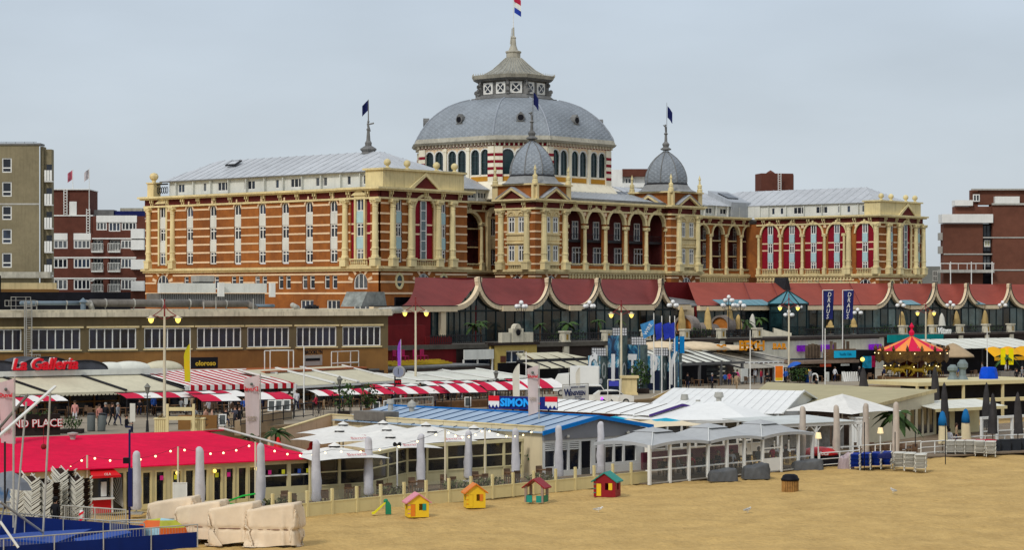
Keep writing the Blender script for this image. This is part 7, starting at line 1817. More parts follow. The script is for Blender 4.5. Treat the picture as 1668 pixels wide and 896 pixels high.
for px in(215, 283, 344, 411):
 MB().ball((x(px+3), -.22, 2.12), .11, 8, 6).put('wall_lamp', EMITY, W, rc)
for i_, (px, c_)in enumerate(((262, 'hot_pink'), (285, 'lemon'), (352, 'lemon'), (371, 'hot_pink'), (438, 'hot_pink'), (460, 'lemon'), (500, 'lemon'), (486, 'blue_tag'))):
 MB().box(-.1, .1, -.12, -.1, 1.75, 2.0).put('hanging_tag', mat(c_, {'hot_pink':(.6, .02, .2), 'lemon':(.6, .6, .03), 'blue_tag':(.03, .08, .4)}[c_], .6, .1), W@T(x(px), 0, .0), rc)
pt_=[(-.0, 500), ]
# ---- glazed terrace right of it
def glassfront(par, A, B, bays, zb=1.0, zt=2.5, base=True, wm=CLW, mid=1.7, gm=TINT, posth=None):
 W, L, x=lf(A, B)
 for k in range(bays+1):xx=L*k/bays;MB().box(xx-.09, xx+.09, -.09, .09, .1, (posth or zt)+.02).put('post', wm, W, par)
 MB().box(-.1, L+.1, -.12, .12, zt, zt+.2).put('head_beam', wm, W, par)
 for k in range(bays):
  a, b=L*k/bays+.09, L*(k+1)/bays-.09
  if base:MB().box(a, b, -.04, .04, .1, zb-.08).put('base_panel', wm, W, par);MB().box(a, b, -.1, .08, zb-.08, zb).put('sill', wm, W, par)
  MB().box(a, b, -.01, .01, zb if base else .15, zt).put('glass_pane', gm, W, par)
  if mid:MB().box(a, b, -.05, .05, mid, mid+.08).put('mid_rail', wm, W, par)
 return W, L, x
gc=empty('glazed_terrace', frame(XY(660, 136, 0)), 'cream framed glazed terrace under a cluster of white parasols', 'terrace')
glassfront(gc, XY(506, 128.8), XY(597, 131.3), 2);glassfront(gc, XY(597, 131.3), XY(662, 138.5), 2);glassfront(gc, XY(662, 138.5), XY(850, 145.2), 6)
MB().slab([tuple(XY(p, d, .12))for p, d in((430, 118.5), (500, 121), (1057, 142.5), (1062, 160), (540, 160), (430, 131))], .1).put('deck', DECK, ID, gc)
# ---- white open parasols : apex px,row ; corners via size
WPAR=mat('white_parasol_cloth', (.70, .685, .64), .85, .07, 1.5, streak=.15)
def open_parasol(px, py, zt, half, ang, label, m=WPAR, zdrop=.75, group=None, cap=True, m2=None, logo=False, skirt=.0):
 d=DZ(py, zt);W=frame(XY(px, d, .1), ang);o=empty('open_parasol', W, label, 'parasol', group);zt-=.1
 for k in range(4):
  a=MB();a0, a1=PI/4+k*PI/2, PI/4+(k+1)*PI/2;h=half*1.414
  c0, c1=(h*math.cos(a0), h*math.sin(a0)), (h*math.cos(a1), h*math.sin(a1))
  a.grid(lambda u, v:((c0[0]*(1-u)+c1[0]*u)*v, (c0[1]*(1-u)+c1[1]*u)*v, zt-zdrop*v**1.08+.10*math.sin(PI*v)*(4*u*(1-u))*-1+(.12*(4*u*(1-u))*v)), 4, 6)
  if m2:
   for f_ in range(8):a.mi[f_]=1
  if skirt:a.m=0;a.extr([(*c0, zt-zdrop), (*c1, zt-zdrop), (*c1, zt-zdrop-skirt), (*c0, zt-zdrop-skirt)], (0, 0, .001))
  a.put('canopy_panel', [m, m2 or m], W, o)
 if cap:
  MB().lathe([(.42, .0), (.1, .16), (0, .22)], 8, c=(0, 0, zt+.02)).put('vent_cap', m, W, o)
  put('vent_shadow_gap', MB().lathe([(.34, -.07), (.34, .02)], 8, c=(0, 0, zt)).mesh('vent_gap', DARKM), W, o)
 MB().tube((0, 0, 0), (0, 0, zt), .05, n=7).put('pole', WHITE, W, o)
 if logo:
  for a_ in(0, PI/2):put('lettering', text_mesh('Bavaria', .42, mat('logo_red', (.5, .06, .07), .7, 0), .002), W@RZ(a_-PI/2*0)@T(half*.2, -half*.80, zt-zdrop*.78+.13)@Matrix.Rotation(-R(68), 4, 'X'), o)
 return o
for px, py, lb in((559, 692, 'back left parasol of the white cluster'), (553, 702, 'white parasol below the back left one in the cluster'), (624, 690, 'tallest looking back parasol in the middle of the white cluster'), (630, 700, 'white parasol in the middle row of the cluster'), (636, 712, 'white parasol nearest the spotlight pole in the cluster'), (545, 727, 'front left white parasol next to the crimson roof'), (694, 693, 'back right parasol of the white cluster'), (704, 703, 'white parasol in front of the back right one'), (772, 698, 'white parasol at the right end of the cluster beside the beige wall')):
 open_parasol(px, py, 3.2 if py>695 else 3.3, 2.45, R(30), lb, zdrop=.66, logo=py>700, group='white square parasols over the glazed terrace')
GA=R(44.6);Wb=frame((2, 145, 0), GA)
bc=empty('beach_club', Wb@T(5, 8, 0), 'beige walled beach club with blue grey metal roof and bright blue gable boards', 'beach club')
BEI=mat('beige_wall_paint', (.66, .56, .36), .8, .06, .5, streak=.2);BLR=mat('blue_grey_metal_roof', (.30, .40, .52), .45, .08, .5, spec=.5, streak=.1);BRB=mat('bright_blue_trim', (.0, .16, .50), .5, .06)
def bwall(p0, p1, z1a, z1b, n, name='wall_panel', m=BEI):
 A, B=Vector(p0), Vector(p1);W=frame2(A, B, 0);L=(B-A).length
 for k in range(n):
  a, b=L*k/n+.015, L*(k+1)/n-.015;za_, zb_=z1a+(z1b-z1a)*k/n, z1a+(z1b-z1a)*(k+1)/n
  put(name, MB().extr([(a, 0, 0), (b, 0, 0), (b, 0, zb_), (a, 0, za_)], (0, .2, 0)).mesh(name, m), W, bc)
 MB().extr([(-.05, -.06, z1a), (L, -.06, z1b), (L, -.06, z1b+.07), (-.05, -.06, z1a+.07)], (0, .3, 0)).put('coping', CREAM, W, bc)
c0=Wb@Vector((0, 0, 0));c1=Wb@Vector((0, 21.5, 0))
bwall(c1, c0, 3.45, 3.45, 9);bwall(XY(440, 152), c1, 2.6, 3.45, 4, m=mat('pink_beige_wall', (.60, .42, .28), .8, .08))
ez, az_=3.12, 3.97;n_=15
for k in range(n_):
 a, b=21.5*k/n_+.03-.4, 21.5*(k+1)/n_-.03-.4
 MB().slab([(-.3, a, ez), (-.3, b, ez), (5, b, az_), (5, a, az_)], .06).put('roof_panel', BLR, Wb, bc);MB().slab([(5.02, a, az_), (5.02, b, az_), (10.3, b, ez), (10.3, a, ez)], .06).put('roof_panel', BLR, Wb, bc)
 MB().slab([(-.3, a-.04, ez+.05), (-.3, a, ez+.05), (5, a, az_+.05), (5, a-.04, az_+.05)], .05).put('roof_seam', mat('seam_blue', (.03, .09, .20), .5, 0), Wb, bc)
MB().box(4.9, 5.1, -.4, 21, az_+.0, az_+.09).put('ridge_cap', BRB, Wb, bc)
for s_ in(0, 1):
 xs_=(-.4, 5)if s_==0 else(10.4, 5);MB().extr([(xs_[0], -.5, ez-.18), (xs_[1], -.5, az_-.14), (xs_[1], -.5, az_+.1), (xs_[0], -.5, ez+.1)], (0, .1, 0)).put('gable_board', BRB, Wb, bc)
GG=mat('grey_gable', (.26, .26, .27), .7, .06)
MB().extr([(0, -.1, 2.55), (10, -.1, 2.55), (10, -.1, ez-.1), (5, -.1, az_-.1), (0, -.1, ez-.1)], (0, .15, 0)).put('gable_wall', GG, Wb, bc)
def bx_(px):
 r=(px-CX)/FP;o_=Vector((2, 145));d_=Vector((math.cos(GA), math.sin(GA)));return(o_.y*r-o_.x)/(d_.x-r*d_.y)
op=[(bx_(a), bx_(b), z0, 2.35)for a, b, z0 in((888, 904, .8), (907, 925, .5), (928, 944, .5), (947, 963, .1), (970, 983, .8), (986, 999, .8), (1002, 1015, .8), (1018, 1036, .8))]
MB().wall(0, 10, .1, 2.55, op, t=.16).put('front_wall', WHITE, Wb, bc)
for i_, (a, b, c, d)in enumerate(op):
 MB().box(a, b, .1, .12, c, d).put('glass_pane', GLASS if i_!=3 else BLACK, Wb, bc)
 if i_!=3:
  for q in range(4):MB().box(a, b, .02, .08, 1.85+q*.13, 1.93+q*.13).put('shutter_slat', WHITE, Wb, bc)
for px in(920, 1018):MB().ball((bx_(px), -.3, 2.75), .13, 8, 6).put('security_light', GREYL, Wb, bc)
MB().box(9.8, 10, 0, 21, 0, ez-.1).put('back_wall', WHITE, Wb, bc)
for y_, x_, h, r_ in((19.0, 3.5, .95, .22), (16.8, 3.6, .75, .26)):
 MB().lathe([(.2, 0), (.2, h*.6), (r_*1.3, h*.65), (r_*1.1, h), (0, h+.25 if h<.9 else h)], 12).put('roof_vent', GREYL, Wb@T(x_, y_, 3.6), bc)
MB().box(-.2, 1.2, 15.5, 18.8, 3.2, 3.85).put('roof_box', GREYD, Wb, bc)
MB().ball((-.3, 3.9, 2.2), .12, 8, 6).put('wall_torch', EMITY, Wb, bc);MB().box(-.12, -.02, 2.5, 3.3, 1.8, 2.4).put('wall_plaque', DARKM, Wb, bc)
A, B=XY(796, 163), XY(908, 161);W, L, x=lf(A, B);sg=empty('club_sign', W@T(L/2, 0, 3.4), 'long navy sign lettered SIMONIS with red white and blue ends above the blue roof', 'sign')
zs0, zs1=CZ-(667-HY)*.0451, CZ-(646-HY)*.0451
MB().box(0, L, 0, .08, zs0, zs1).put('board', mat('sign_navy', (.01, .02, .16), .5, .05), W, sg)
for a, b in((0, .85), (L-.95, L)):
 MB().box(a, b, -.03, -.005, zs1-.35, zs1+.03).put('red_end', RSIGN, W, sg)
 m_=MB();n_=6;m_.extr([(a, -.03, zs0+.25)]+[(a+(b-a)*(k+.5)/n_, -.03, zs0+(.1 if k%2 else .35))for k in range(n_)]+[(b, -.03, zs0+.25), (b, -.03, zs1-.36), (a, -.03, zs1-.36)], (0, .02, 0));m_.put('white_end', WHITE, W, sg)
put('lettering', text_mesh('SIMONIS', .78, mat('cyan_letter', (.02, .35, .85), .4, 0), .04, off=.035), W@T(2.45, -.08, (zs0+zs1)/2), sg);put('lettering', text_mesh('vis', .35, RSIGN, .02, shear=.4), W@T(4.0-.1, -.06, (zs0+zs1)/2), sg)
for k in range(4):MB().box(.4+k*1.4, .5+k*1.4, .1, .3, zs0-.5, zs0+.3).put('bracket', DARKM, W, sg)
# ---- white roofed club with purple gable boards
Wc=frame((10.4, 167.7, 0), GA);pc=empty('beach_club', Wc@T(3.4, 7, 0), 'white panel roofed club with purple edged gable behind the blue one', 'beach club');PUR=mat('purple_trim', (.07, .03, .20), .5, .05);WRF=mat('white_roof_sheet', (.78, .78, .75), .5, .05, .6, streak=.12)
for k in range(10):
 a, b=1.5*k+.02-.3, 1.5*(k+1)-.03-.3;MB().slab([(-.3, a, 3.05), (-.3, b, 3.05), (3.4, b, 3.72), (3.4, a, 3.72)], .05).put('roof_panel', WRF, Wc, pc);MB().slab([(3.42, a, 3.72), (3.42, b, 3.72), (7.1, b, 3.05), (7.1, a, 3.05)], .05).put('roof_panel', WRF, Wc, pc)
 MB().slab([(-.3, a-.07, 3.09), (-.3, a, 3.09), (3.4, a, 3.76), (3.4, a-.07, 3.76)], .05).put('roof_seam', GREYD, Wc, pc)
for xs_ in((-.4, 3.4), (7.2, 3.4)):MB().extr([(xs_[0], -.45, 2.95), (xs_[1], -.45, 3.62), (xs_[1], -.45, 3.8), (xs_[0], -.45, 3.1)], (0, .1, 0)).put('gable_board', PUR, Wc, pc)
MB().extr([(0, -.1, 0), (6.8, -.1, 0), (6.8, -.1, 3.0), (3.4, -.1, 3.65), (0, -.1, 3.0)], (0, .2, 0)).put('gable_wall', WHITE, Wc, pc);MB().box(0, .2, .1, 14, 0, 3.0).put('side_wall', mat('maroon_boards', (.10, .02, .02), .7, .3, 3), Wc, pc)
for i_, (px, py, lb)in enumerate(((1003, 678, 'cream parasol with turquoise centre behind the blue gable'), (1085, 681, 'wide cream parasol with turquoise centre left of the grey tents'))):open_parasol(px, py, 3.5, 2.4 if i_ else 2.0, R(20), lb, m=mat('cream_parasol', (.70, .60, .42), .8, .05), m2=mat('turquoise_cloth', (.01, .33, .48), .8, .05), zdrop=.55, cap=False)
for k in range(5):o=MB().ball((0, 0, 0), .2, 8, 6).put('hanging_lantern', [mat('lantern_red', (.45, .02, .03), .5, .1), mat('lantern_red', (0, 0, 0)), mat('lantern_yellow', (.65, .5, .03), .5, .1), WHITE][(0, 3, 0, 2, 3)[k]], atd((1128, 1137, 1146, 1154, 1122)[k], 156, 2.75));tag(o, ['red round lantern under the purple gable', 'white round lantern beside the red one', 'second red round lantern under the purple gable', 'yellow lantern at the tip of the purple gable', 'small white round lantern left of the red ones'][k], 'lantern')
# ---- grey tents with clear screens
TX=frame((8.85, 141, 0), R(48));GT=mat('grey_tent_cloth', (.40, .41, .41), .8, .06, 1, streak=.15)
for k in range(3):
 W=TX@T(6.0*k, 0, .05);o=empty('tent_canopy', W@T(3, 2, 0), ['grey tent canopy nearest the yellow fence', 'middle one of the three grey tent canopies', 'right hand grey tent canopy next to the white pergola'][k], 'tent', 'grey tent canopies')
 e, h=2.45, 3.15;cx_, cy_=3.0, 2.2;q=[(-.15, -.2), (6.1, -.2), (6.1, 4.6), (-.15, 4.6)];c_=[(cx_-.9, cy_-.7), (cx_+.9, cy_-.7), (cx_+.9, cy_+.7), (cx_-.9, cy_+.7)]
 for s_ in range(4):
  a=MB();p0, p1, c0_, c1_=q[s_], q[(s_+1)%4], c_[s_], c_[(s_+1)%4]
  a.grid(lambda u, v:((p0[0]*(1-u)+p1[0]*u)*(1-v)+(c0_[0]*(1-u)+c1_[0]*u)*v, (p0[1]*(1-u)+p1[1]*u)*(1-v)+(c0_[1]*(1-u)+c1_[1]*u)*v, e+(h-e)*v+.22*4*u*(1-u)*(1-v)-.08*math.sin(PI*v)), 6, 4)
  a.puts('canopy_panel', GT, W, o)
  a=MB();a.grid(lambda u, v:(p0[0]*(1-u)+p1[0]*u, p0[1]*(1-u)+p1[1]*u, e+.22*4*u*(1-u)-.2*v), 8, 1);a.put('valance', GT, W, o)
 MB().lathe([(1.35, h+.02), (.6, h+.18), (.12, h+.26), (0, h+.3)], 4, c=(cx_, cy_, 0), ph=PI/4).put('top_flap', GT, W, o)
 MB().tube((-.15, -.2, e+.03), (cx_-.9, cy_-.7, h+.02), .03, n=4).put('white_seam', WHITE, W, o)
sc=empty('screened_terrace', TX@T(8, 2, 0), 'dining terrace with white posts and clear screens below the grey tents', 'terrace')
def tx_(px):
 r=(px-CX)/FP;d_=Vector((math.cos(R(48)), math.sin(R(48))));return(141*r-8.85)/(d_.x-r*d_.y)
pxp=(1058, 1091, 1122, 1153, 1184, 1212, 1242, 1272, 1300, 1323)
for i_, p in enumerate(pxp):
 MB().box(tx_(p)-.09, tx_(p)+.09, -.09, .09, 0, 2.55).put('post', WHITE, TX, sc)
 if i_<9:
  a, b=tx_(p)+.09, tx_(pxp[i_+1])-.09
  MB().box(a, b, -.01, .01, .1, 2.4).put('clear_screen', CLR, TX, sc);MB().box(a, b, -.03, .03, .05, .13).put('lower_rail', GREYL, TX, sc)
  MB().box(a, b, .05, .4, .85, .92).put('counter', WHT, TX, sc)
  if i_ in(6, ):MB().box(a, b, -.03, .03, .1, 1.0).put('white_panel', WHITE, TX, sc)
  if i_ in(0, 1, 6):MB().box(a, b, -.03, .03, 1.65, 1.73).put('mid_rail', WHITE, TX, sc)
MB().box(0, 19, 0, 9, 0, .06).put('deck', DECK, TX, sc)
m_=mat('plum_wall', (.10, .02, .035), .8, .2)
MB().box(8, 19, 7, 7.2, .06, 1.3).put('inner_wall', m_, TX, sc)
W, L, x=glassfront(sc, XY(1062, 160), XY(1330, 172), 12, wm=WHITE, zt=2.6)
# ---- white low restaurant roofs
wr=empty('white_restaurant', frame(XY(1180, 180, 0)), 'large white gabled restaurant roof with ribbed sheets in front of the beige flat roof', 'building')
rl, rr, el, er, br_, bl=XY(1097, 185, 4.4), XY(1310, 179, 4.4), XY(1030, 168, 3.0), XY(1275, 171, 3.0), XY(1338, 190, 3.0), XY(1060, 198, 3.0)
n_=16
for k in range(n_):
 u, v=k/n_+.0015, (k+1)/n_-.0015;MB().slab([el.lerp(er, u), el.lerp(er, v), rl.lerp(rr, v), rl.lerp(rr, u)], .05).put('roof_panel', WRF, ID, wr);MB().slab([bl.lerp(br_, u), bl.lerp(br_, v), rl.lerp(rr, v), rl.lerp(rr, u)], .05).put('roof_panel', WRF, ID, wr)
MB().extr([er+Vector((-.3, 0, -3)), br_+Vector((-.3, 0, -3)), br_+Vector((-.3, 0, -.05)), rr+Vector((-.3, 0, -.05)), er+Vector((-.3, 0, -.05))], (-.2, 0, 0)).put('gable_wall', WHITE, ID, wr)
MB().path([er, rr, br_], .09, 4).put('verge_board', WHITE, ID, wr);MB().extr([el+Vector((1, .5, -3)), er+Vector((-.4, .5, -3)), er+Vector((-.4, .5, 0)), el+Vector((1, .5, 0))], (0, .2, 0)).put('front_wall', WHT, ID, wr)
cn=empty('white_pavilion', atd(1160, 172, 0), 'low white tent shaped pavilion roof with metal flues', 'building')
q6=[(-8.2, -3.0), (-3.4, -6.5), (2.2, -6.0), (5.2, 0), (2.4, 4), (-5, 4)]
for k in range(6):
 a, b=q6[k], q6[(k+1)%6];MB().slab([(*a, 2.78), (*b, 2.78), (.5, -1, 3.95)], .06).put('roof_panel', WRF, WM[cn.name], cn)
MB().prism([(p[0]*.93, p[1]*.93)for p in q6], 0, 2.7).put('wall', WHITE, WM[cn.name], cn)
for k in range(5):window(WM[cn.name]@frame((-3.2, -6.1, 0), R(3)), .3+k*1.1, -.15, 1.2, .9, 1.2, cn, nx=1, fw=.1)
for px, d, z0, h, r_ in((1115, 177, 3.1, 1.1, .22), (1137, 176, 3.1, .7, .15), (1171, 174, 3.5, 1.0, .26)):
 MB().lathe([(r_*.8, 0), (r_*.8, h*.5), (r_*1.5, h*.65), (r_*1.2, h), (0, h)], 10).put('flue', GREYL, atd(px, d, z0), cn)
open_parasol(1372, 642, 4.45, 3.3, R(45), 'very large white canopy in front of the beige flat roofed building', zdrop=1.35, cap=False)
fb=empty('flat_roof_house', frame(XY(1400, 190, 0)), 'beige flat roofed clubhouse with narrow dark windows on its right side', 'building')
BFR=mat('beige_roof_felt', (.42, .37, .22), .85, .08, .6, streak=.1)
q=[XY(1205, 183, 3.05), XY(1400, 176, 3.1), XY(1525, 190.5, 4.0), XY(1250, 208, 4.0)]
MB().slab(q, .12).put('flat_roof', BFR, ID, fb);MB().extr([q[1]+Vector((0, -.05, -.22)), q[2]+Vector((.05, -.05, -.22)), q[2]+Vector((.05, -.05, .06)), q[1]+Vector((0, -.05, .06))], (0, .1, 0)).put('fascia', CREAM, ID, fb)
W, L, x=lf(XY(1400, 176.6), XY(1522, 190.2));WC_=mat('warm_white_wall', (.60, .54, .38), .7, .06, streak=.1)
op=[(x(a), x(b), z0, 2.5)for a, b, z0 in((1457, 1464, 1.2), (1467, 1478, 1.1), (1483, 1492, 1.1), (1495, 1503, .35), (1505, 1512, .35), (1514, 1521, .35))]
MB().wall(0, L, 0, 3.05, op, t=.15).put('wall', WC_, W, fb);MB().extr([(0, .01, 3.05), (L, .01, 3.05), (L, .01, 3.95)], (0, .15, 0)).put('wall', WC_, W, fb)
for a, b, c, d in op:MB().box(a, b, .08, .1, c, d).put('glass_pane', GLASS, W, fb)
MB().extr([XY(1210, 184, 0), XY(1400, 176.8, 0), XY(1400, 176.8, 3), XY(1210, 184, 3)], (0, .2, 0)).put('side_wall', mat('brown_boards', (.13, .09, .07), .8, .2), ID, fb)
# ---- white pergola with sheds
A, B=XY(1262, 158), XY(1400, 163);W, L, x=lf(A, B);pg2=empty('pergola', W@T(L/2, 1.5, 0), 'white timber pergola with curved braces beside the grey tents', 'pergola')
for px in(1268, 1308, 1329, 1366, 1398):
 MB().box(x(px)-.08, x(px)+.08, -.08, .08, 0, 2.65).put('post', WHITE, W, pg2)
 for s_ in(-1, 1):MB().path([(x(px), 0, 2.05), (x(px)+s_*.2, 0, 2.35), (x(px)+s_*.5, 0, 2.58)], .05, 5).put('brace', WHITE, W, pg2)
MB().box(-.3, L+.2, -.1, .1, 2.62, 2.82).put('beam', WHITE, W, pg2);MB().slab([(-.5, -.2, 2.9), (L-.6, -.2, 2.9), (L-1, 4.5, 3.15), (-1, 4.5, 3.15)], .06).put('roof_sheet', mat('pale_translucent', (.55, .57, .54), .5, .1), W, pg2)
MB().box(0, L, -.05, .05, .95, 1.05).put('rail', WHITE, W, pg2)
for k in range(6):MB().box(L*k/6+.12, L*(k+1)/6-.12, 1.5, 1.6, .9, 2.5).put('lattice_panel', mat('grey_lattice', (.28, .27, .25), .8, .25, 4), W, pg2)
o=empty('white_shed', atd(1388, 168, 0), 'narrow white boarded shed under the big white canopy', 'shed');WS_=WM[o.name]
for k in range(6):MB().box(-.02+k*.2, .165+k*.2, 0, .06, 0, 2.75).put('board', WHITE, WS_, o)
MB().box(-.1, 1.3, -.1, 1.6, 2.75, 2.85).put('roof', WHT, WS_, o);MB().box(0, 1.2, .07, 1.5, 0, 2.74).put('back', WHT, WS_, o)
# ---- right hand club : frames, decks and railings
A, B=XY(1492, 214), XY(1720, 224);W, L, x=lf(A, B);jc=empty('beach_club', W@T(L/2, 4, 0), 'cream framed club with long flat beam roof and dark glass at the right edge', 'beach club')
MB().box(0, L, -.3, 8, 3.35, 3.7).put('roof_beam', CLW, W, jc);MB().box(0, L, 2, 2.2, 0, 3.35).put('back_wall', BLACK, W, jc)
for px in(1493, 1508, 1568, 1632, 1700):MB().box(x(px)-.12, x(px)+.12, -.2, 0, 0, 3.35).put('post', CLW, W, jc)
MB().box(0, L, -2.2, -1.6, 1.75, 2.1).put('lower_beam', CLW, W, jc)
A, B=XY(1524, 186), XY(1640, 192);W2_, L2, x2=lf(A, B)
for k in range(5):MB().slab([(L2*k/5+.04, 0, 2.55), (L2*(k+1)/5-.04, 0, 2.55), (L2*(k+1)/5+.7, 4, 3.0), (L2*k/5+.8, 4, 3.0)], .05).put('awning_panel', WAW, W2_, jc)
MB().box(0, L2, -.06, 0, 2.3, 2.56).put('awning_edge', CLW, W2_, jc)
op=[(x2(1541), x2(1560), .1, 2.2), (x2(1570), x2(1592), .1, 2.2), (x2(1600), x2(1618), .4, 2.1)];MB().wall(0, L2, 0, 2.5, op, y=3, t=.15).put('wall', CLW, W2_, jc)
for a, b, c, d in op:MB().box(a, b, 3.08, 3.1, c, d).put('glass_pane', BLACK, W2_, jc)
glassfront(jc, XY(1599, 174), XY(1720, 180), 5, wm=WHITE, zt=2.35, mid=1.35, gm=CLR, base=False)
MB().slab([tuple(XY(p, d, .15))for p, d in((1335, 158), (1480, 163), (1720, 171), (1720, 215), (1350, 185))], .1).put('deck', DECK, ID, jc)
def wfence(px0, d0, px1, d1, label, n, h=.95, m=WHITE, z=.15):return railing(px0, d0, px1, d1, z, h, label, bars=False, m=m, thick=.035)
wfence(1335, 154, 1400, 157, 'white post and rail fence behind the covered red boat', 4);wfence(1400, 158, 1500, 163, 'white rail with tall white posts before the brown tables', 5, h=1.2);wfence(1540, 171, 1668, 175, 'white double railing on the deck of the right hand club', 8);wfence(1500, 166, 1545, 168, 'short white rail beside the blue and cream closed parasol', 3)
for k in range(7):
 W=atd(1614+k*17, 169.5+k*.5, 0);o=MB().box(0, .72, 0, .6, 0, .95).box(-.02, .74, -.02, .62, .95, 1.02).put('planter_box', mat('anthracite_box', (.028, .032, .038), .6, .15), W);tag(o, ORD(k)+' anthracite planter box in the row at the edge of the right hand club', 'planter', 'anthracite planter boxes in a row')
A, B=XY(440, 118.3), XY(1057, 142.4);W, L, x=lf(A, B);yf=empty('terrace_fence', W@T(L/2, 0, 0), 'long pale yellow low fence with square posts between terrace and sand', 'fence')
pf_=[444, 472, 500, 541, 581, 620, 658, 694, 731, 767, 802, 835.5, 869, 905, 937, 967.5, 998, 1028, 1057]
pm_=MB().box(-.07, .07, -.07, .07, 0, 1.45).mesh('post', CLY)
for i_, p in enumerate(pf_):
 put('post', pm_, W@T(x(p), 0, 0), yf)
 if i_<len(pf_)-1:
  a, b=x(p)+.07, x(pf_[i_+1])-.07;MB().box(a, b, -.03, .03, .02, .72).put('panel', CLY, W, yf);MB().box(a, b, -.05, .05, .72, .78).put('top_rail', CLY, W, yf);MB().box(a, b, -.008, .008, .78, 1.35).put('glass_screen', CLR, W, yf)
#  small things
cpl=[(222, 838, 735, 'closed grey parasol beside the blue speaker post'), (325, 840, 728, 'closed grey parasol behind the first beige covered chair'), (424, 836, 722, 'closed grey parasol at the right end of the crimson roof'), (515, 824, 717, 'closed grey parasol in front of the lower left white parasol'), (600, 813, 712, 'closed grey parasol left of the torch by the slide'), (686, 800, 707, 'closed grey parasol above the yellow playhouse'), (763, 785, 702, 'closed grey parasol above the orange roofed playhouse'), (840, 786, 698, 'closed grey parasol beside the potted palm at the beige wall'), (910, 783, 693, 'closed grey parasol before the left windows of the blue gable'), (979, 777, 687, 'closed grey parasol above the red playhouse')]
for i_, (px, yb, yt, lb)in enumerate(cpl):
 W=at(px, yb, .15);closed_parasol(W, (yb-yt)*W.translation.y/FP, .26, CLOTHG, lb, 'grey covered parasols along the yellow fence', seed=i_)
for i_, (px, yb, yt, lb)in enumerate(((1307, 758, 662, 'taupe covered parasol pole by the pergola end'), (1362, 757, 660, 'taupe covered parasol right of the table lamp'), (1410, 752, 657, 'taupe covered parasol under the right edge of the big white canopy'), (1459.5, 750, 655, 'taupe covered parasol in front of the large palm'))):
 W=at(px, yb, .15);closed_parasol(W, (yb-yt)*W.translation.y/FP, .25, CLOTHT, lb, 'taupe covered parasols', seed=20+i_)
for i_, (px, d, yt, yb, lb)in enumerate(((1523, 205, 597, 660, 'charcoal closed parasol in front of the carousel mast'), (1538, 182, 622, 700, 'charcoal closed parasol left of the blue topped one'), (1607, 180, 622, 700, 'charcoal closed parasol rising above the long beam'), (1617, 172, 640, 712, 'charcoal closed parasol before the white railing'), (1658, 172, 638, 712, 'charcoal closed parasol at the right edge'), (1406, 215, 598, 640, 'dark cover parasol beside the cyan poster'))):
 W=atd(px, d, .15 if d<200 else ZP-(1.8 if d<210 else 0));k=d/FP;z0=W.translation.z;zt=CZ-(yt-HY)*k;closed_parasol(W, zt-z0, .29 if d<200 else .36, CLOTHD, lb, 'charcoal closed parasols', 'loose', seed=40+i_, base=.5)
BLP=mat('blue_parasol_tip', (.01, .13, .33), .8, .1);CRP=mat('cream_parasol_low', (.62, .52, .32), .8, .1)
for i_, (px, d, yt, lb)in enumerate(((1535, 168, 670, 'closed parasol with blue top and cream skirt beside the clubhouse wall'), (1573, 172, 666, 'closed parasol with blue top and cream skirt by the stacked loungers'))):
 o=closed_parasol(atd(px, d, .15), CZ-(yt-HY)*d/FP-.15, .3, CRP, lb, None, 'loose', 60+i_);MB().lathe([(.34, 0), (.3, .5), (.16, 1.0), (0, 1.12)], 10).puts('blue_top', BLP, atd(px, d, CZ-(yt-HY)*d/FP-1.1), o)
for i_, (px, yt, yb, lb)in enumerate(((1110, 499, 530, 'sand coloured closed parasol beside the left barrel hut'), (1153, 500, 530, 'sand coloured closed parasol between the two barrel huts'), (1188, 498, 545, 'sand coloured closed parasol touching the right barrel hut'), (1203, 512, 532, 'short sand coloured closed parasol right of the barrel hut'), (1226, 511, 534, 'pale closed parasol among the terrace palms'), (1289, 520, 545, 'sand coloured closed parasol in front of the glass pavilion'), (1353, 522, 550, 'sand coloured closed parasol between the navy banners'), (1390, 518, 550, 'sand coloured closed parasol right of the second navy banner'), (1469, 507, 530, 'sand coloured closed parasol by the first right pillar'), (1515, 505, 530, 'brownish closed parasol behind the tall cream lamp'), (1558, 506, 530, 'sand coloured closed parasol between the right pillars'), (1604, 505, 530, 'sand coloured closed parasol near the right end of the terrace'), (1534, 510, 530, 'thin white closed parasol on the right terrace'))):
 d=dcan(px)-6;k=d/FP;closed_parasol(atd(px, d, ZT), CZ-(yt-HY)*k-ZT, .42, CLOTHS if i_ not in(4, 12)else OFFW, lb, 'closed parasols on the upper terrace', 'loose', 80+i_, base=.3)
for px, yt, sv, lb in((849, 491, 0, 'white globe lamp above the gate pavilion'), (960, 491, 0, 'white globe lamp before the third red roof sheet'), (1096, 490, 0, 'white globe lamp at the end of the first pagoda restaurant'), (1187, 482, 1, 'seven globe lamp, the largest, by the right barrel hut'), (1206, 491, 0, 'smaller globe lamp just right of the seven globe one'), (1285, 506, 0, 'low globe lamp before the glass pavilion'), (1300, 493, 0, 'globe lamp right beside the glass pavilion roof'), (1397, 503, 0, 'globe lamp right of the navy banners'), (1467, 491, 0, 'globe lamp above the first of the right pillars'), (1548, 491, 0, 'globe lamp between the second and third right pillars'), (1633, 491, 0, 'globe lamp near the right edge of the terrace')):
 d=dcan(px)-8.2;k=d/FP;h=CZ-(yt-HY)*k-ZT;globe_lamp(atd(px, d, ZT), h-.4, lb, bool(sv))
BARR=mat('barrel_shingle', (.26, .22, .19), .8, .2, 2);ORW=mat('orange_wood', (.55, .20, .04), .6, .2, 2)
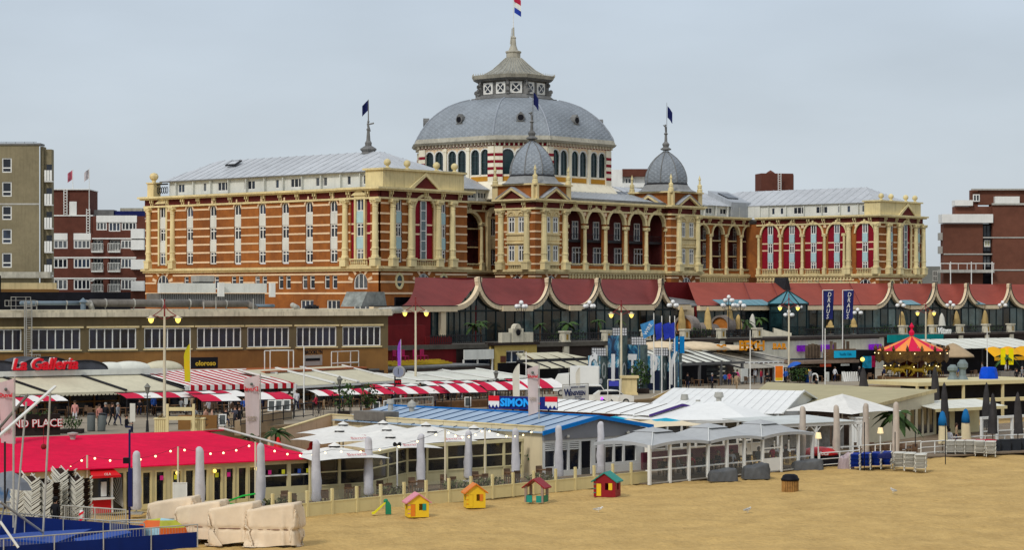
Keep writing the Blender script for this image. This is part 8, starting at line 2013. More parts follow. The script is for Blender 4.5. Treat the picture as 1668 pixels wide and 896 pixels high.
for px, r_, lb in((1119, 1.4, 'large barrel hut with orange wooden front, the left one'), (1178, 1.4, 'large barrel hut with orange wooden front, the right one'), (1139, .9, 'small grey barrel beside the left hut'), (1158, .8, 'small grey barrel left of the right hut'), (1205, 1.0, 'grey barrel right of the tall sand parasol')):
 d=dcan(px)-5;W=frame(XY(px, d, ZT), R(-28));o=empty('barrel_hut', W, lb, 'hut', 'barrel shaped huts on the upper terrace');zc=r_*.95+.15
 m_=MB();m_.grid(lambda u, v:(r_*math.cos(PI*(-.25+1.5*u)), -1.2+2.4*v, zc+r_*math.sin(PI*(-.25+1.5*u))), 18, 2);m_.grid(lambda u, v:(r_*(1-.2*v)*math.cos(PI*(-.25+1.5*u)), -1.2, zc+r_*(1-.2*v)*math.sin(PI*(-.25+1.5*u))), 18, 1);m_.put('barrel_shell', BARR, W, o)
 MB().extr([(r_*.8*math.cos(2*PI*k/18), -.9 if r_>1.2 else-.6, zc+r_*.8*math.sin(2*PI*k/18))for k in range(18)], (0, .08, 0)).put('front', ORW if r_>1.2 else WD, W, o)
 if r_>1.2:MB().box(-r_*.6, r_*.6, -1.5, -1.1, .5, .65).put('bench', ORW, W, o)
 MB().box(-.6, .6, -1, 1, 0, .3).put('cradle', WD, W, o)
for i_, (px, r_, n)in enumerate(((770, 1.6, 12), (783, 1.3, 11), (925, 1.7, 14), (975, 1.2, 10), (1215, 1.6, 12), (1237, 1.4, 12), (880, 1.1, 10), (1010, .9, 10))):
 palm(atd(px, dcan(px)-6.5, ZT), 2.0+.3*(i_%2), r_, ['palm behind the railing left of the gate pavilion', 'second palm beside the first behind the dark railing', 'broad palm behind the first cream pillar', 'low palm between the first two pillars', 'palm on the terrace right of the barrel huts', 'grey green palm beside the white sloping desk', 'small palm right of the gate pavilion', 'little palm behind the second pillar'][i_], n=n, seed=i_, lm=LEAF)
for i_, px in enumerate((905, 940, 1000, 1050, 1090, 1130, 1150, 1325, 1340, 1380, 1430, 1450, 1490, 1500, 1540, 1585, 1625)):
 shrub(atd(px, dcan(px)-7.6, ZT), 1.0+.3*(i_%3), .5+.1*(i_%2), ORD(i_)+' low dark shrub from the left behind the terrace railing', n=110, seed=i_+30, group='low shrubs along the terrace railing', size=.3)
for i_, px in enumerate((1249, 1275)):
 W=atd(px, dcan(px)-9.5, ZT-.6);o=MB().extr([(-1.2, 0, 0), (1.2, 0, 0), (1.2, 0, 1.0), (-1.2, 0, 1.7)], (0, 1.3, 0)).put('sloping_desk', STONE, W);tag(o, ['white sloping stone block left on the terrace stairs', 'white sloping stone block nearer the glass pavilion'][i_], 'stone block')
Wc_=atd(1485, 266, ZP);kc=266/FP;cr_=empty('carousel', Wc_, 'merry go round with red and orange striped cone roof and yellow horses', 'carousel');rC=58*kc;ze_=CZ-(571-HY)*kc-ZP;zt_=CZ-(547-HY)*kc-ZP;CRO=mat('orange_canvas', (.85, .27, .06), .7, .05);CRR=mat('carousel_red', (.62, .01, .06), .7, .05);GILT=mat('gilded_board', (.15, .08, .015), .5, .6, 5, col2=(.03, .015, .008))
for k in range(16):
 a0, a1=2*PI*k/16+.1, 2*PI*(k+1)/16+.1;m_=MB();m_.grid(lambda u, v:(rC*v*math.cos(a0+(a1-a0)*u), rC*v*math.sin(a0+(a1-a0)*u), zt_+(ze_-zt_)*v**.92), 2, 5);m_.put('roof_gore', (CRO, CRR)[k%2], Wc_, cr_)
 am=(a0+a1)/2;W_=Wc_@RZ(am+PI/2);hw=rC*math.tan(PI/16)
 MB().box(-hw, hw, -rC-.05, -rC+.05, ze_-1.1, ze_).extr([(-hw, -rC-.02, ze_-1.1), (hw, -rC-.02, ze_-1.1), (0, -rC-.02, ze_-1.45)], (0, .03, 0)).put('rounding_board', GILT, W_, cr_)
 MB().lathe([(.12, 0), (.22, .2), (.1, .5), (0, .7)], 6, c=(hw, -rC, ze_)).put('crest', GILT, W_, cr_)
 MB().ball((0, -rC-.1, ze_-.3), .06, 6, 4).put('bulb', BULB, W_, cr_);MB().ball((0, -rC+1, ze_-1.9), .07, 6, 4).put('bulb', BULB, W_, cr_)
MB().lathe([(1.5, 0), (1.5, 3.4), (2.6, 4.2)], 12).put('centre_column', mat('red_mirror', (.15, .015, .01), .3, .5, 3), Wc_, cr_);MB().lathe([(rC*.96, .1), (rC*.96, .45)], 24).put('platform', WD, Wc_, cr_);MB().lathe([(.25, zt_), (.35, zt_+.4), (.1, zt_+.8), (.3, zt_+1.1), (0, zt_+1.6)], 8).put('finial', CRR, Wc_, cr_)
def horse_mb():
 m=MB();m.X=Matrix.Rotation(PI/2, 4, 'Y');m.lathe([(0, -.75), (.2, -.68), (.27, -.4), (.22, 0), (.28, .4), (.22, .62), (0, .72)], 10, c=(0, 0, 0), sx=1.05);m.X=None
 m.tube((.5, 0, .1), (.85, 0, .62), .19, .12, 8);m.tube((.8, 0, .66), (1.15, 0, .42), .12, .07, 8);m.tube((.8, .05, .72), (.78, .06, .86), .03, .01, 4);m.tube((.8, -.05, .72), (.78, -.06, .86), .03, .01, 4)
 for x0, y0, kx, fx in((.5, .13, .75, .6), (.5, -.13, .85, .95), (-.5, .13, -.65, -.95), (-.5, -.13, -.55, -.8)):m.tube((x0, y0, -.1), (kx, y0, -.42), .1, .06, 7);m.tube((kx, y0, -.42), (fx, y0, -.75), .06, .04, 6)
 m.path([(-.7, 0, .1), (-.95, 0, .05), (-1.05, 0, -.35)], .07, 6);return m
hm_=horse_mb().mesh('horse', mat('yellow_horse', (.30, .19, .015), .4, .1), True)
for i_, (a, z)in enumerate(((-125, 1.3), (-110, 1.6), (-88, 1.3), (-60, 1.5), (-150, 1.5), (-35, 1.3))):
 W_=Wc_@RZ(R(a))@T(rC*.78, 0, z)@RZ(PI/2);h_=put('carousel_horse', hm_, W_, cr_);MB().tube((0, 0, -1.2), (0, 0, 2.8), .04, n=6).put('horse_pole', GREYL, W_, h_)
W=atd(1552, 276, ZP);o=empty('open_parasol', W, 'big beige round parasol right of the carousel', 'parasol');zt=CZ-(559-HY)*276/FP-ZP;MB().lathe([(2.7, zt-1.75), (2.6, zt-1.5), (1.4, zt-.7), (.5, zt-.15), (0, zt)], 14).puts('canopy', mat('beige_parasol', (.42, .31, .19), .8, .1), W, o);MB().tube((0, 0, 0), (0, 0, zt), .05).put('pole', DARKM, W, o)
W, L, x=rest_frame(1545, 1720, 4);s5=empty('cafe', W@T(L/2, 0, ZP), 'dark cafe with pale sloping roof strips and orange scalloped awning at the far right', 'cafe')
for k in range(7):MB().slab([(x(1563+k*22), 0, 5.4), (x(1582+k*22), 0, 5.4), (x(1572+k*22), 6, 6.5), (x(1553+k*22), 6, 6.5)], .05).put('roof_strip', WAW, W, s5)
for k in range(5):
 a, b=x(1590+k*24), x(1614+k*24);m_=MB();m_.grid(lambda u, v:(a+(b-a)*u, -1.5-1.5*v, 5.3-1.0*v+.3*math.sin(PI*u)), 6, 3);m_.box(a, b, -3.02, -3, 3.85, 4.3);m_.put('awning_panel', mat('orange_awning', (.78, .38, .01), .7, .08), W, s5)
MB().box(x(1515), x(1605), 7, 7.2, 6.1, 7.1).put('teal_band', mat('teal_band', (.0, .22, .22), .6, .15), W, s5);MB().box(x(1530), L, 3, 3.2, ZP, 5.3).put('back_wall', BLACK, W, s5)
put('lettering', text_mesh('Vitam', 1.15, WHITE, .06, shear=.35, off=.03), W@T(x(1596), 6, 7.55), s5)
for px in(1570, 1600, 1640, 1665):MB().box(x(px)-.07, x(px)+.07, -.1, .05, ZP, 5.3).put('post', DARKM, W, s5)
o=MB().lathe([(1.0, 0), (.95, .5), (.8, 1.1), (.6, 1.2), (0, 1.2)], 7, sy=.6).put('blue_tarp', mat('tarp_blue', (.0, .06, .55), .5, .2, 2), atd(1610, 224, 3.7));tag(o, 'bright blue tarpaulin bundle on the roof of the right hand club', 'tarpaulin')
DUCTG=mat('galvanised_grey', (.17, .21, .21), .5, .12)
for px, h, lb in((1552, 1.5, 'shorter galvanised roof duct left of the taller one'), (1568, 2.0, 'taller galvanised roof duct on the right club roof')):o=MB().lathe([(.6, 0), (.35, .4), (.32, h*.5), (.55, h*.62), (.55, h*.8), (.25, h), (0, h)], 8).put('roof_duct', DUCTG, atd(px, 222, 3.7));tag(o, lb, 'duct')
palm(atd(1641, 262, ZP), 3.0, 1.6, 'palm in a square planter with yellow panels before the orange awning', n=18, seed=4, pot=(1.0, 1.2, GREYD), lm=LEAFP)
for px in(1634, 1647):o=MB().box(-.28, .28, 0, .04, 0, 1.9).put('yellow_banner', mat('yellow_flagcloth', (.75, .65, .0), .7, .1), atd(px, 261, 4.0));tag(o, 'bright yellow hanging panel left of the palm trunk' if px<1640 else 'bright yellow hanging panel right of the palm trunk', 'banner')
palm(atd(1460, 172, .15), 2.7, 2.0, 'large dark palm before the beige clubhouse wall', n=20, seed=8, lm=LEAF);palm(at(553, 806, .15), 1.5, 1.35, 'bushy palm on the terrace right of the fourth grey parasol', n=22, seed=9, lm=LEAFP);palm(atd(870, 146.5, .15), 1.75, .85, 'small potted palm against the beige wall corner', n=18, seed=10, pot=(.3, .5, RAT), lm=LEAFP)
palm(atd(450, 150, .6), 2.2, 1.3, 'dry palm behind the mirrored beer banner', n=14, seed=11, lm=LEAF);palm(atd(405, 146, .5), 2.3, .8, 'small palm tuft behind the foot of the mirrored banner', n=10, seed=12, lm=LEAF)
shrub(atd(560, 184, ZP), 1.0, 1.3, 'dark bush behind the small black lantern', n=260, seed=51, size=.3, pot=(.5, .5, DKB));shrub(atd(601, 188, ZP), .8, 1.1, 'green bush beside the white easel under the striped canopy', n=220, seed=52, size=.3, pot=(.5, .5, WD))
for px, lb in((453, 'red pawn shaped figure left on the low ledge'), (510, 'red pawn shaped figure beside the white parasols')):o=MB().lathe([(.32, 0), (.3, .7), (.42, .8), (.46, 1.0), (.3, 1.15), (.27, 1.4), (.12, 1.6), (.08, 1.8), (0, 1.85)], 10).puts('red_figure', mat('figure_red', (.55, .01, .01), .5, .1), atd(px, 146, .9));tag(o, lb, 'figure')
o=MB().box(0, 6.5, 0, .5, 0, 1.55).put('low_ledge', BEI, frame2(XY(432, 143), XY(565, 153), 0));tag(o, 'low beige ledge wall behind the red pawn figures', 'wall')
# ---- string lights on cream poles
def catenary(p, q, sag, n):return[p.lerp(q, k/n)-Vector((0, 0, sag*4*(k/n)*(1-k/n)))for k in range(n+1)]
sp_=[(35, 122, 770), (142, 121, 742), (290, 122.5, 728), (416, 124, 720), (540, 126, 733), (725, 130.5, 700), (790, 137, 697), (872, 144, 699)]
tops=[Vector((*XY(px, d).xy, CZ-(yt-HY)*d/FP))for px, d, yt in sp_]
for i_, (px, d, yt)in enumerate(sp_[:-1]):
 if i_ in(1, 2, 3, 5, 6):o=MB().tube((0, 0, 0), (0, 0, tops[i_].z), .06, .05, 6).put('light_pole', LPOST, atd(px, d, 0));tag(o, 'cream pole carrying string lights, '+['', 'by the stacked brown chairs', 'in front of the crimson roof middle', 'at the crimson roof end', '', 'by the yellow playhouse terrace', 'before the small white parasol'][i_], 'pole')
 if i_==4:
  o=empty('spotlight_pole', atd(647, 131, 0), 'white pole with two dark round spotlights among the parasols', 'pole');MB().tube((0, 0, 0), (0, 0, 3.3), .05).put('pole', WHITE, WM[o.name], o)
  for s_ in(-1, 1):MB().tube((s_*.13, -.1, 3.25), (s_*.16, .15, 3.3), .13, .09, 8).put('spotlight', DARKM, WM[o.name], o)
 o=empty('string_light', frame(tops[i_]), 'run of string lights with warm bulbs, '+['over the stacked chairs at the left', 'over the ice kiosk roof', 'sagging across the crimson roof middle', 'across the end of the crimson roof', 'in front of the white parasols', 'over the orange roofed playhouse', 'ending at the beige wall torch'][i_], 'string light');c_=catenary(tops[i_], tops[i_+1], .45, 12)
 MB().path(c_, .012, 4).put('wire', DARKM, ID, o)
 bm_=cached('blb', lambda:MB().ball((0, 0, -.08), .06, 8, 5).mesh('bulb', BULB))
 for k in range(1, 12, 2):put('bulb', bm_, frame(c_[k]), o)
for px, yb, lb in((621, 795, 'torch with yellow flame between the fifth grey parasol and the spotlight'), (768, 778, 'torch with yellow flame above the orange playhouse'), (938, 760, 'torch with yellow flame before the dark doorway'), (1029, 752, 'torch with yellow flame at the left grey tent'), (242, 808, 'torch with yellow flame behind the first covered chair')):
 W=at(px, yb, .15);o=empty('torch', W, lb, 'torch');MB().tube((0, 0, 0), (0, 0, 1.35), .05, .04).put('stem', BARK, W, o);MB().lathe([(.07, 1.35), (.1, 1.5), (.05, 1.68), (0, 1.78)], 8).put('flame', BULB, W, o)
YP=mat('yellow_plastic', (.78, .50, .01), .4, .04, spec=.5);PKR=mat('pink_plastic_roof', (.66, .25, .30), .5, .05);ORP=mat('orange_plastic', (.70, .20, .02), .45, .05);GRP_=mat('green_plastic', (.02, .20, .10), .45, .08);RDP=mat('red_plastic', (.26, .015, .02), .5, .08);TLP=mat('teal_plastic', (.02, .25, .20), .5, .08)
def playhouse(px, yb, w, dp, h, ang, body, roof, label, style):
 W=at(px, yb, 0, ang);o=empty('playhouse', W, label, 'playhouse');hh=h*.68;hw, hd=w/2, dp/2
 if style!='open':
  MB().wall(-hw, hw, 0, hh, [(-hw*.75, -hw*.3, .05, hh*.8), (hw*.05, hw*.72, hh*.42, hh*.82)], y=-hd, t=.05).put('front_wall', body, W, o)
  MB().wall(-hd, hd, 0, hh, [(-hd*.45, hd*.35, hh*.42, hh*.82)], y=-hw, t=.05).put('side_wall', body, W@RZ(-PI/2), o);MB().wall(-hd, hd, 0, hh, [(-hd*.3, hd*.3, hh*.4, hh*.8)], y=-hw, t=.05).put('side_wall', body, W@RZ(PI/2), o);MB().wall(-hw, hw, 0, hh, [], y=hd-.05, t=.05).put('back_wall', body, W, o)
  for z in(.25, .5, .75, .95):MB().box(-hw-.02, -hw*.8, -hd-.02, -hd, z*hh-.02, z*hh+.02).put('log_line', roof, W, o)
  MB().box(-hw*.74, -hw*.32, -hd+.01, -hd+.05, .06, hh*.78).put('door', ORP if style=='door' else YP, W, o)
  MB().box(hw*.38, hw*.72, -hd-.03, -hd-.01, hh*.42, hh*.82).put('shutter', TLP if style=='door' else YP if body!=YP else ORP, W, o)
  MB().extr([(-hw, -hd, hh), (hw, -hd, hh), (0, -hd, h-.06)], (0, .06, 0)).put('gable', body, W, o)
 else:
  for xx in(-hw+.07, hw-.07):
   for yy in(-hd+.07, hd-.07):MB().box(xx-.07, xx+.07, yy-.07, yy+.07, 0, hh).put('pillar', mat('grey_stone_plastic', (.30, .22, .17), .6, .1), W, o)
  for a_, l_, r_ in((0, hw, hd), (PI/2, hd, hw), (-PI/2, hd, hw)):MB().box(-l_+.1, -l_*.2 if a_==0 else l_-.1, -r_, -r_+.06, 0, hh*.42).put('low_wall', GRP_ if a_ else TLP, W@RZ(a_), o)
  MB().box(hw*.25, hw-.1, -hd, -hd+.06, 0, hh*.42).put('low_wall', TLP, W, o)
 for s_ in(-1, 1):MB().extr([(s_*(hw+.14), -hd-.12, hh-.08), (0, -hd-.12, h), (0, -hd-.12, h-.07), (s_*(hw+.14), -hd-.12, hh-.15)], (0, dp+.24, 0)).put('roof_panel', roof, W, o)
 return o
playhouse(679, 842, 1.15, .95, 1.32, R(14), YP, PKR, 'yellow playhouse with pink roof and orange door', 'door');playhouse(773, 827, 1.1, .9, 1.4, R(12), YP, ORP, 'yellow playhouse with orange roof, the middle one', 'log')
playhouse(874, 818, 1.15, 1.0, 1.4, R(-20), GRP_, RDP, 'open green playhouse with grey pillars and dark red roof', 'open');playhouse(989, 809, 1.35, 1.2, 1.5, R(-18), RDP, TLP, 'dark red log playhouse with green roof and yellow shutters', 'log')
W=at(622, 838, 0, R(5));o=empty('slide', W, 'small yellow and green toddler slide left of the yellow playhouse', 'slide');MB().extr([(-.55, -.16, .0), (-.4, -.16, .02), (.2, -.16, .6), (.2, -.16, .68), (-.42, -.16, .14), (-.55, -.16, .1)], (0, .32, 0)).put('chute', mat('lemon_plastic', (.7, .65, .02), .4, .05), W, o)
MB().extr([(.2, -.2, 0), (.52, -.2, 0), (.5, -.2, .5), (.4, -.2, .68), (.28, -.2, .72), (.2, -.2, .6)], (0, .4, 0)).put('steps', GRP_, W, o);MB().ball((.22, 0, .72), .13, 8, 6).put('handle', GRP_, W, o)
W=at(1287, 802, 0);o=empty('slatted_bin', W, 'round slatted wooden litter bin with black plastic lid on the sand', 'litter bin');sl_=MB().box(-.045, .045, -.02, .02, .02, .72).mesh('slat', mat('honey_wood', (.38, .20, .06), .7, .25, 4))
for k in range(24):put('slat', sl_, W@RZ(2*PI*k/24)@T(0, -.5, 0), o)
MB().lathe([(.47, .02), (.47, .7)], 18).put('barrel', WD, W, o);MB().lathe([(.56, .7), (.57, .82), (.52, .86), (.45, 1.02), (.3, 1.1), (0, 1.12)], 18).puts('lid', BLACK, W, o)
# ---- draped things
COV=mat('beige_cover_cloth', (.74, .60, .43), .85, .08, 1.2, bump=.6, bscale=1.8);COVG=mat('grey_tarp', (.10, .105, .11), .5, .2, 2, bump=.3)
def draped(W, w, dpt, h, m, label, cat='covered heap', seed=1, group=None, n=72, low=.75):
 rnd=random.Random(seed);ph=[rnd.uniform(0, 6.28)for _ in range(6)];a=MB();fold=lambda q, p_:abs(math.sin(q+p_))**.6
 def prof(u, v):
  ang=2*PI*u;c_, s_=math.cos(ang), math.sin(ang);k=1/max(abs(c_), abs(s_));k=1+(k-1)*.72;x, y=c_*k, s_*k;hh=h*(low+(1-low)*(.5+.5*x));t=.6;g=min(1, v/t);f=max(0, (v-t)/(1-t))
  sc=(1-f)*(1.0-.06*fold(3*ang, ph[2]+1.4*g)-.05*fold(7*ang, ph[3]-2.2*g)-.08*g*g);z=hh*g*(1-.1*f)+h*(.12*math.sin(PI*f)+.07*math.sin(3*ang+ph[0]+4*f)*g)
  return(x*w/2*sc, y*dpt/2*sc, max(0.0, z))
 a.grid(prof, n, 18);o=empty('covered_item', W, label, cat, group);a.puts('cover', m, W, o);return o
for i_, (px, yb, w, h, lb)in enumerate(((284, 880, 2.35, 2.3, 'beige covered beach chair at the left end of the row of four'), (330, 884, 2.3, 2.2, 'second beige covered beach chair from the left'), (383, 887, 2.3, 2.2, 'third beige covered beach chair, partly behind the last'), (447, 889, 2.45, 2.2, 'beige covered beach chair at the right end, nearest the fence'))):
 W=at(px, yb, 0, R(-10))@S(w/2.35, 1, h/2.2);o=empty('covered_chair', at(px, yb, 0, R(-10)), lb, 'covered chair', 'beige covered beach chairs');me=COVERS[i_];me.materials.append(COV);me.name='cover';put('cover', me, W, o)
 MB().path([(x_*.93, y_*.93, .82)for x_, y_ in((-1.12, -.72), (1.12, -.72), (1.12, .72), (-1.12, .72), (-1.12, -.72))], .02, 5).put('strap', mat('strap_brown', (.16, .06, .04), .7, 0), W, o)
for i_, (px, yb, w, dp_, h, lb)in enumerate(((1177, 784, 2.1, 1.1, .78, 'dark grey covered heap nearest the grey tent'), (1231, 780, 2.0, 1.2, .95, 'dark grey covered heap, the rounded middle one'), (1315, 766, 2.4, 1.1, .7, 'grey covered heap in front of the red boat'))):
 o=draped(at(px, yb, 0, R(5)), w, dp_, h, COVG, lb, seed=i_+9, low=.8)
W=at(1338, 762, 0, R(6));o=empty('upturned_boat', W, 'glossy red upturned boat shell with white swirls on a black crate', 'boat');MB().box(-.6, 2.2, .2, 1.3, 0, .8).put('crate', BLACK, W, o)
m_=MB();m_.lathe([(1.45, 0), (1.3, .25), (.9, .48), (.4, .58), (0, .6)], 20, c=(.0, .7, .82), sy=.45);m_.puts('hull', mat('gloss_red', (.5, .005, .012), .15, .05, spec=.6), W, o)
put('lettering', text_mesh('Coca', .38, WHITE, .005, shear=.3), W@T(.1, .03, .98)@Matrix.Rotation(R(-12), 4, 'X'), o)
o=draped(at(1378, 766, 0, R(10)), 1.1, .9, 1.1, mat('pinkish_sheet', (.42, .34, .36), .8, .1), 'pinkish grey sheet draped between the red boat and blue loungers', seed=33)
# ---- stacked loungers
LW=mat('white_frame_plastic', (.60, .58, .50), .5, .06);DKF=mat('brown_sling', (.035, .018, .012), .8, .2);BLF=mat('blue_sling', (.005, .03, .26), .7, .1);RDF=mat('red_sling', (.45, .01, .03), .7, .1)
def lounger_mesh(kind):
 def f():
  a=MB()
  if kind=='tall':
   for s_ in(-.3, .3):a.extr([(s_-.03, -.62, .20), (s_+.03, -.62, .20), (s_+.03, 0, -.14), (s_-.03, 0, -.14)], (0, 0, .06));a.extr([(s_-.03, 0, -.14), (s_+.03, 0, -.14), (s_+.03, .58, .30), (s_-.03, .58, .30)], (0, 0, .06))
   a.m=1;a.extr([(-.27, -.5, .11), (.27, -.5, .11), (.27, 0, -.15), (-.27, 0, -.15)], (0, 0, .03));a.extr([(-.27, 0, -.15), (.27, 0, -.15), (.27, .48, .2), (-.27, .48, .2)], (0, 0, .03))
   return a.mesh('lounger_frame', [LW, DKF])
  fab={'blue':BLF, 'white':LW, 'red':LW}[kind]
  for s_ in(-.33, .33):a.box(s_-.045, s_+.045, -.94, .9, 0, .03);a.extr([(s_, -.88, -.26), (s_+.05, -.88, -.26), (s_+.05, -.8, 0), (s_, -.8, 0)], (0, .05, 0))
  a.box(-.33, .33, -.93, -.88, -.005, .03);a.m=1;a.box(-.27, .27, -.97, .88, -.005, .035)
  return a.mesh('lounger_frame', [LW, fab])
 return cached(('lng', kind), f)
def stack(W, n, kind, dz, label, group, ang=0.0, legs=True):
 me=lounger_mesh(kind)
 for k in range(n):
  o=put('lounger', me, W@T(.02*math.sin(k*2.1), .05*math.sin(k*1.7), .3+dz*k)@Matrix.Rotation(ang, 4, 'X'));tag(o, ORD(k)+' '+label, 'lounger', group)
for i_, (px, yb, n, a, lb)in enumerate(((36, 857, 23, 48, 'brown lounger up in the leftmost tall stack'), (58, 859, 22, 58, 'brown lounger up in the second tall stack from the left'), (81, 860, 20, 50, 'brown lounger up in the stack left of the man in the hat'), (104, 857, 26, 55, 'brown lounger up in the tallest stack behind the man in the hat'), (130, 858, 22, 52, 'brown lounger up in the stack by the cream light pole'))):stack(at(px, yb, 0, R(a)), n+3, 'tall', .088, lb, 'stack %d of brown loungers'%(i_+1)if False else lb.split(' up in ')[1])
def lowstack(px, yb, n, kind, lb, ang, dz=.09):
 W=at(px, yb, 0, ang);stack(W, n, kind, dz, lb, lb.split(' up in ')[1])
for i_, px in enumerate((1394, 1411, 1428, 1445)):lowstack(px, 766-i_, 10, 'blue', 'blue lounger up in the '+['first blue stack beside the draped sheet', 'second blue stack from the draped sheet', 'third blue stack, partly under a dark cover', 'last blue stack beside the white ones'][i_], R(-14))
for i_, (px, yb)in enumerate(((1465, 766), (1482, 767), (1500, 769))):lowstack(px, yb, 11, 'white', 'white lounger up in the '+['white stack next to the blue ones', 'middle white stack on the sand', 'white stack at the right end with orange slings'][i_], R(-14))
for i_, (px, yb)in enumerate(((1549, 742), (1564, 742), (1580, 742), (1596, 743), (1614, 744))):lowstack(px, yb, 10, 'white', 'white lounger up in the '+['far stack nearest the black rope post', 'second far stack from the rope post', 'third far stack from the rope post', 'fourth far stack from the rope post', 'far stack beside the anthracite planters'][i_], R(-14))
o=MB().box(0, 3.2, 0, 1.2, 0, .08).put('red_cushion_cover', RDF, atd(1558, 168.5, .98, R(8)));tag(o, 'flat red cloth lying over the far white lounger stacks', 'cloth')
o=draped(atd(1441, 151.5, .95, R(-14)), 1.0, 1.2, .35, NAVY, 'dark navy cover slung over the third and last blue stacks', 'cover', seed=77)
# ---- black rope posts, table lamps, tables and chairs
for px, yb, yt, lb in((1408, 768, 688, 'thin black post before the blue stacks'), (1458, 760, 704, 'thin black post between blue and white stacks'), (1491, 750, 702, 'thin black post over the white stacks'), (1540, 757, 690, 'thin black post standing alone on the sand by the far stacks')):
 W=at(px, yb, 0);o=MB().tube((0, 0, 0), (0, 0, (yb-yt)*W.translation.y/FP), .035, n=6).put('rope_post', BLACK, W);tag(o, lb, 'post')
for px, d, yt, lb in((1333, 155, 705, 'white shaded lamp on a stand beside the grey tents'), (1434, 161, 697, 'lit yellow shaded lamp on the right terrace')):
 z=CZ-(yt-HY)*d/FP;W=atd(px, d, 0);o=empty('terrace_lamp', W, lb, 'lamp');MB().tube((0, 0, 0), (0, 0, z), .05).put('stem', WHITE, W, o);MB().lathe([(.24, z-.42), (.16, z)], 12).put('lamp_shade', mat('shade_warm', (.8, .7, .45), .7, 0, emit=(1, .7, .3), es=.5), W, o)
tl=[]
for i_ in range(9):tl.append((470+i_*52, 124+i_*2.3, 'behind the yellow fence'))
for i_ in range(8):tl.append((1085+i_*31, 146.5+i_*1.9, 'under the grey tents'))
for i_ in range(8):tl.append((1405+(i_%4)*25, 162+3.5*(i_//4), 'on the right terrace'))
for k, (px, d, wh)in enumerate(tl):
 W=frame(XY(px, d, .13), R(20));n_=ORD(k if k<9 else k-9 if k<17 else k-17)+(' table ' if k<17 else ' table ')+wh;table_set(W, 'square brown terrace table, '+n_, group='terrace tables '+wh)
 for a_ in(0, PI):chair(W@RZ(a_)@T(0, .65, 0), 'dark wicker chair on the %s side of the '%('sea' if a_ else 'land')+n_, group='terrace chairs '+wh)
for i_, px in enumerate((455, 640, 745, 800, 880)):
 d=121.5+(px-500)*.037;W=frame(XY(px, d, .13), R(23));o=empty('planter_trough', W, ['timber trough with dry grass behind the beige covered chairs', 'timber trough of grasses above the toy slide', 'timber trough of grasses between two playhouses', 'timber trough of grasses behind the orange playhouse', 'timber trough of grasses behind the open green playhouse'][i_], 'planter');MB().box(-1.1, 1.1, -.25, .25, 0, .55).put('trough', WD, W, o);leaf_cloud(150, 1.05, .3, .3, .25, i_+60, .75).put('grasses', mat('sage_grass', (.11, .12, .05), .8, .3, 3), W, o)
BLU=mat('blue_sheeting', (.002, .015, .12), .5, .15, .8, streak=.15)
for nm, A, B, lb in(('f', XY(-80, 98), XY(321, 105.8), 'front blue sheeting fence along the lower left corner'), ('b', XY(-80, 114), XY(236, 106.2), 'rear blue sheeting fence behind the trampoline yard')):
 W=frame2(A, B);L=(B-A).length;o=empty('blue_fence', W, lb, 'fence');n_=int(L/2.4)
 for k in range(n_):MB().box(L*k/n_+.01, L*(k+1)/n_-.01, 0, .03, 0, .98 if nm=='b' else .74).put('sheet_panel', BLU, W, o)
 for k in range(n_+1):MB().tube((L*k/n_, -.04, 0), (L*k/n_, -.04, 1.1), .03).put('post', GREYL, W, o)
 MB().tube((0, -.04, 1.1), (L, -.04, 1.1), .03).put('top_rail', GREYL, W, o);m_=MB()
 for k in range(int(L/.16)):m_.box(k*.16-.006, k*.16+.006, .04, .05, .1, 1.1)
 m_.put('bars', GREYL, W, o)
railing(10, 117, 205, 112.5, 0, 1.15, 'grey crowd barrier in front of the stacked brown loungers', n=60, m=GREYL, midrail=False);railing(180, 106.5, 325, 108, 0, 1.2, 'grey crowd barrier left of the beige covered chairs', n=50, m=GREYL, midrail=False)
W=atd(55, 104, 0);o=empty('trampoline_frame', W, 'bungee trampoline frame of leaning pale poles at the far left', 'trampoline')
def PP(px, py, d):return W.inverted()@P(px, py, d)
for a, b, m_, r_ in((((82, 640, 104)), (70, 875, 104), GREYL, .05), ((43, 655, 106), (24, 870, 106), GREYL, .05), ((90, 630, 104), (-10, 718, 100), WHITE, .075), ((46, 643, 107), (-10, 708, 107), GREYD, .07), ((22, 640, 104), (22, 860, 104), GREYL, .05), ((0, 818, 101), (70, 868, 104), GREYL, .06), ((0, 850, 99), (30, 893, 99), WHITE, .06), ((8, 720, 104), (8, 830, 104), DARKM, .05)):
 MB().tube(PP(*a), PP(*b), r_, n=7).put('frame_pole', m_, W, o)
MB().slab([PP(-20, 875, 103), PP(40, 868, 106), PP(150, 862, 107), PP(90, 885, 102)], .1).put('trampoline_bed', mat('blue_pad', (.005, .05, .28), .5, .1), W, o);MB().slab([PP(120, 878, 103), PP(200, 862, 105), PP(215, 868, 104), PP(130, 886, 102)], .15).put('pad', mat('blue_pad', (.01, .07, .35)), W, o)
MB().ball(PP(71, 728, 104), .14, 8, 6).tube(PP(71, 728, 104), PP(71, 690, 104), .01, n=4).put('weight', mat('ball_red', (.2, .01, .01), .5), W, o)
o=MB().lathe([(1.2, 0), (.9, .35), (.4, .6), (0, .75)], 8).tube((0, 0, -2.4), (0, 0, .7), .04).put('grey_umbrella', mat('umbrella_grey', (.20, .21, .23), .7, .1), atd(14, 110, 2.6)@Matrix.Rotation(R(12), 4, 'Y'));tag(o, 'open grey umbrella at the left edge before the crimson roof', 'umbrella')
DBL=mat('dark_blue_post', (.012, .015, .09), .5, .1)
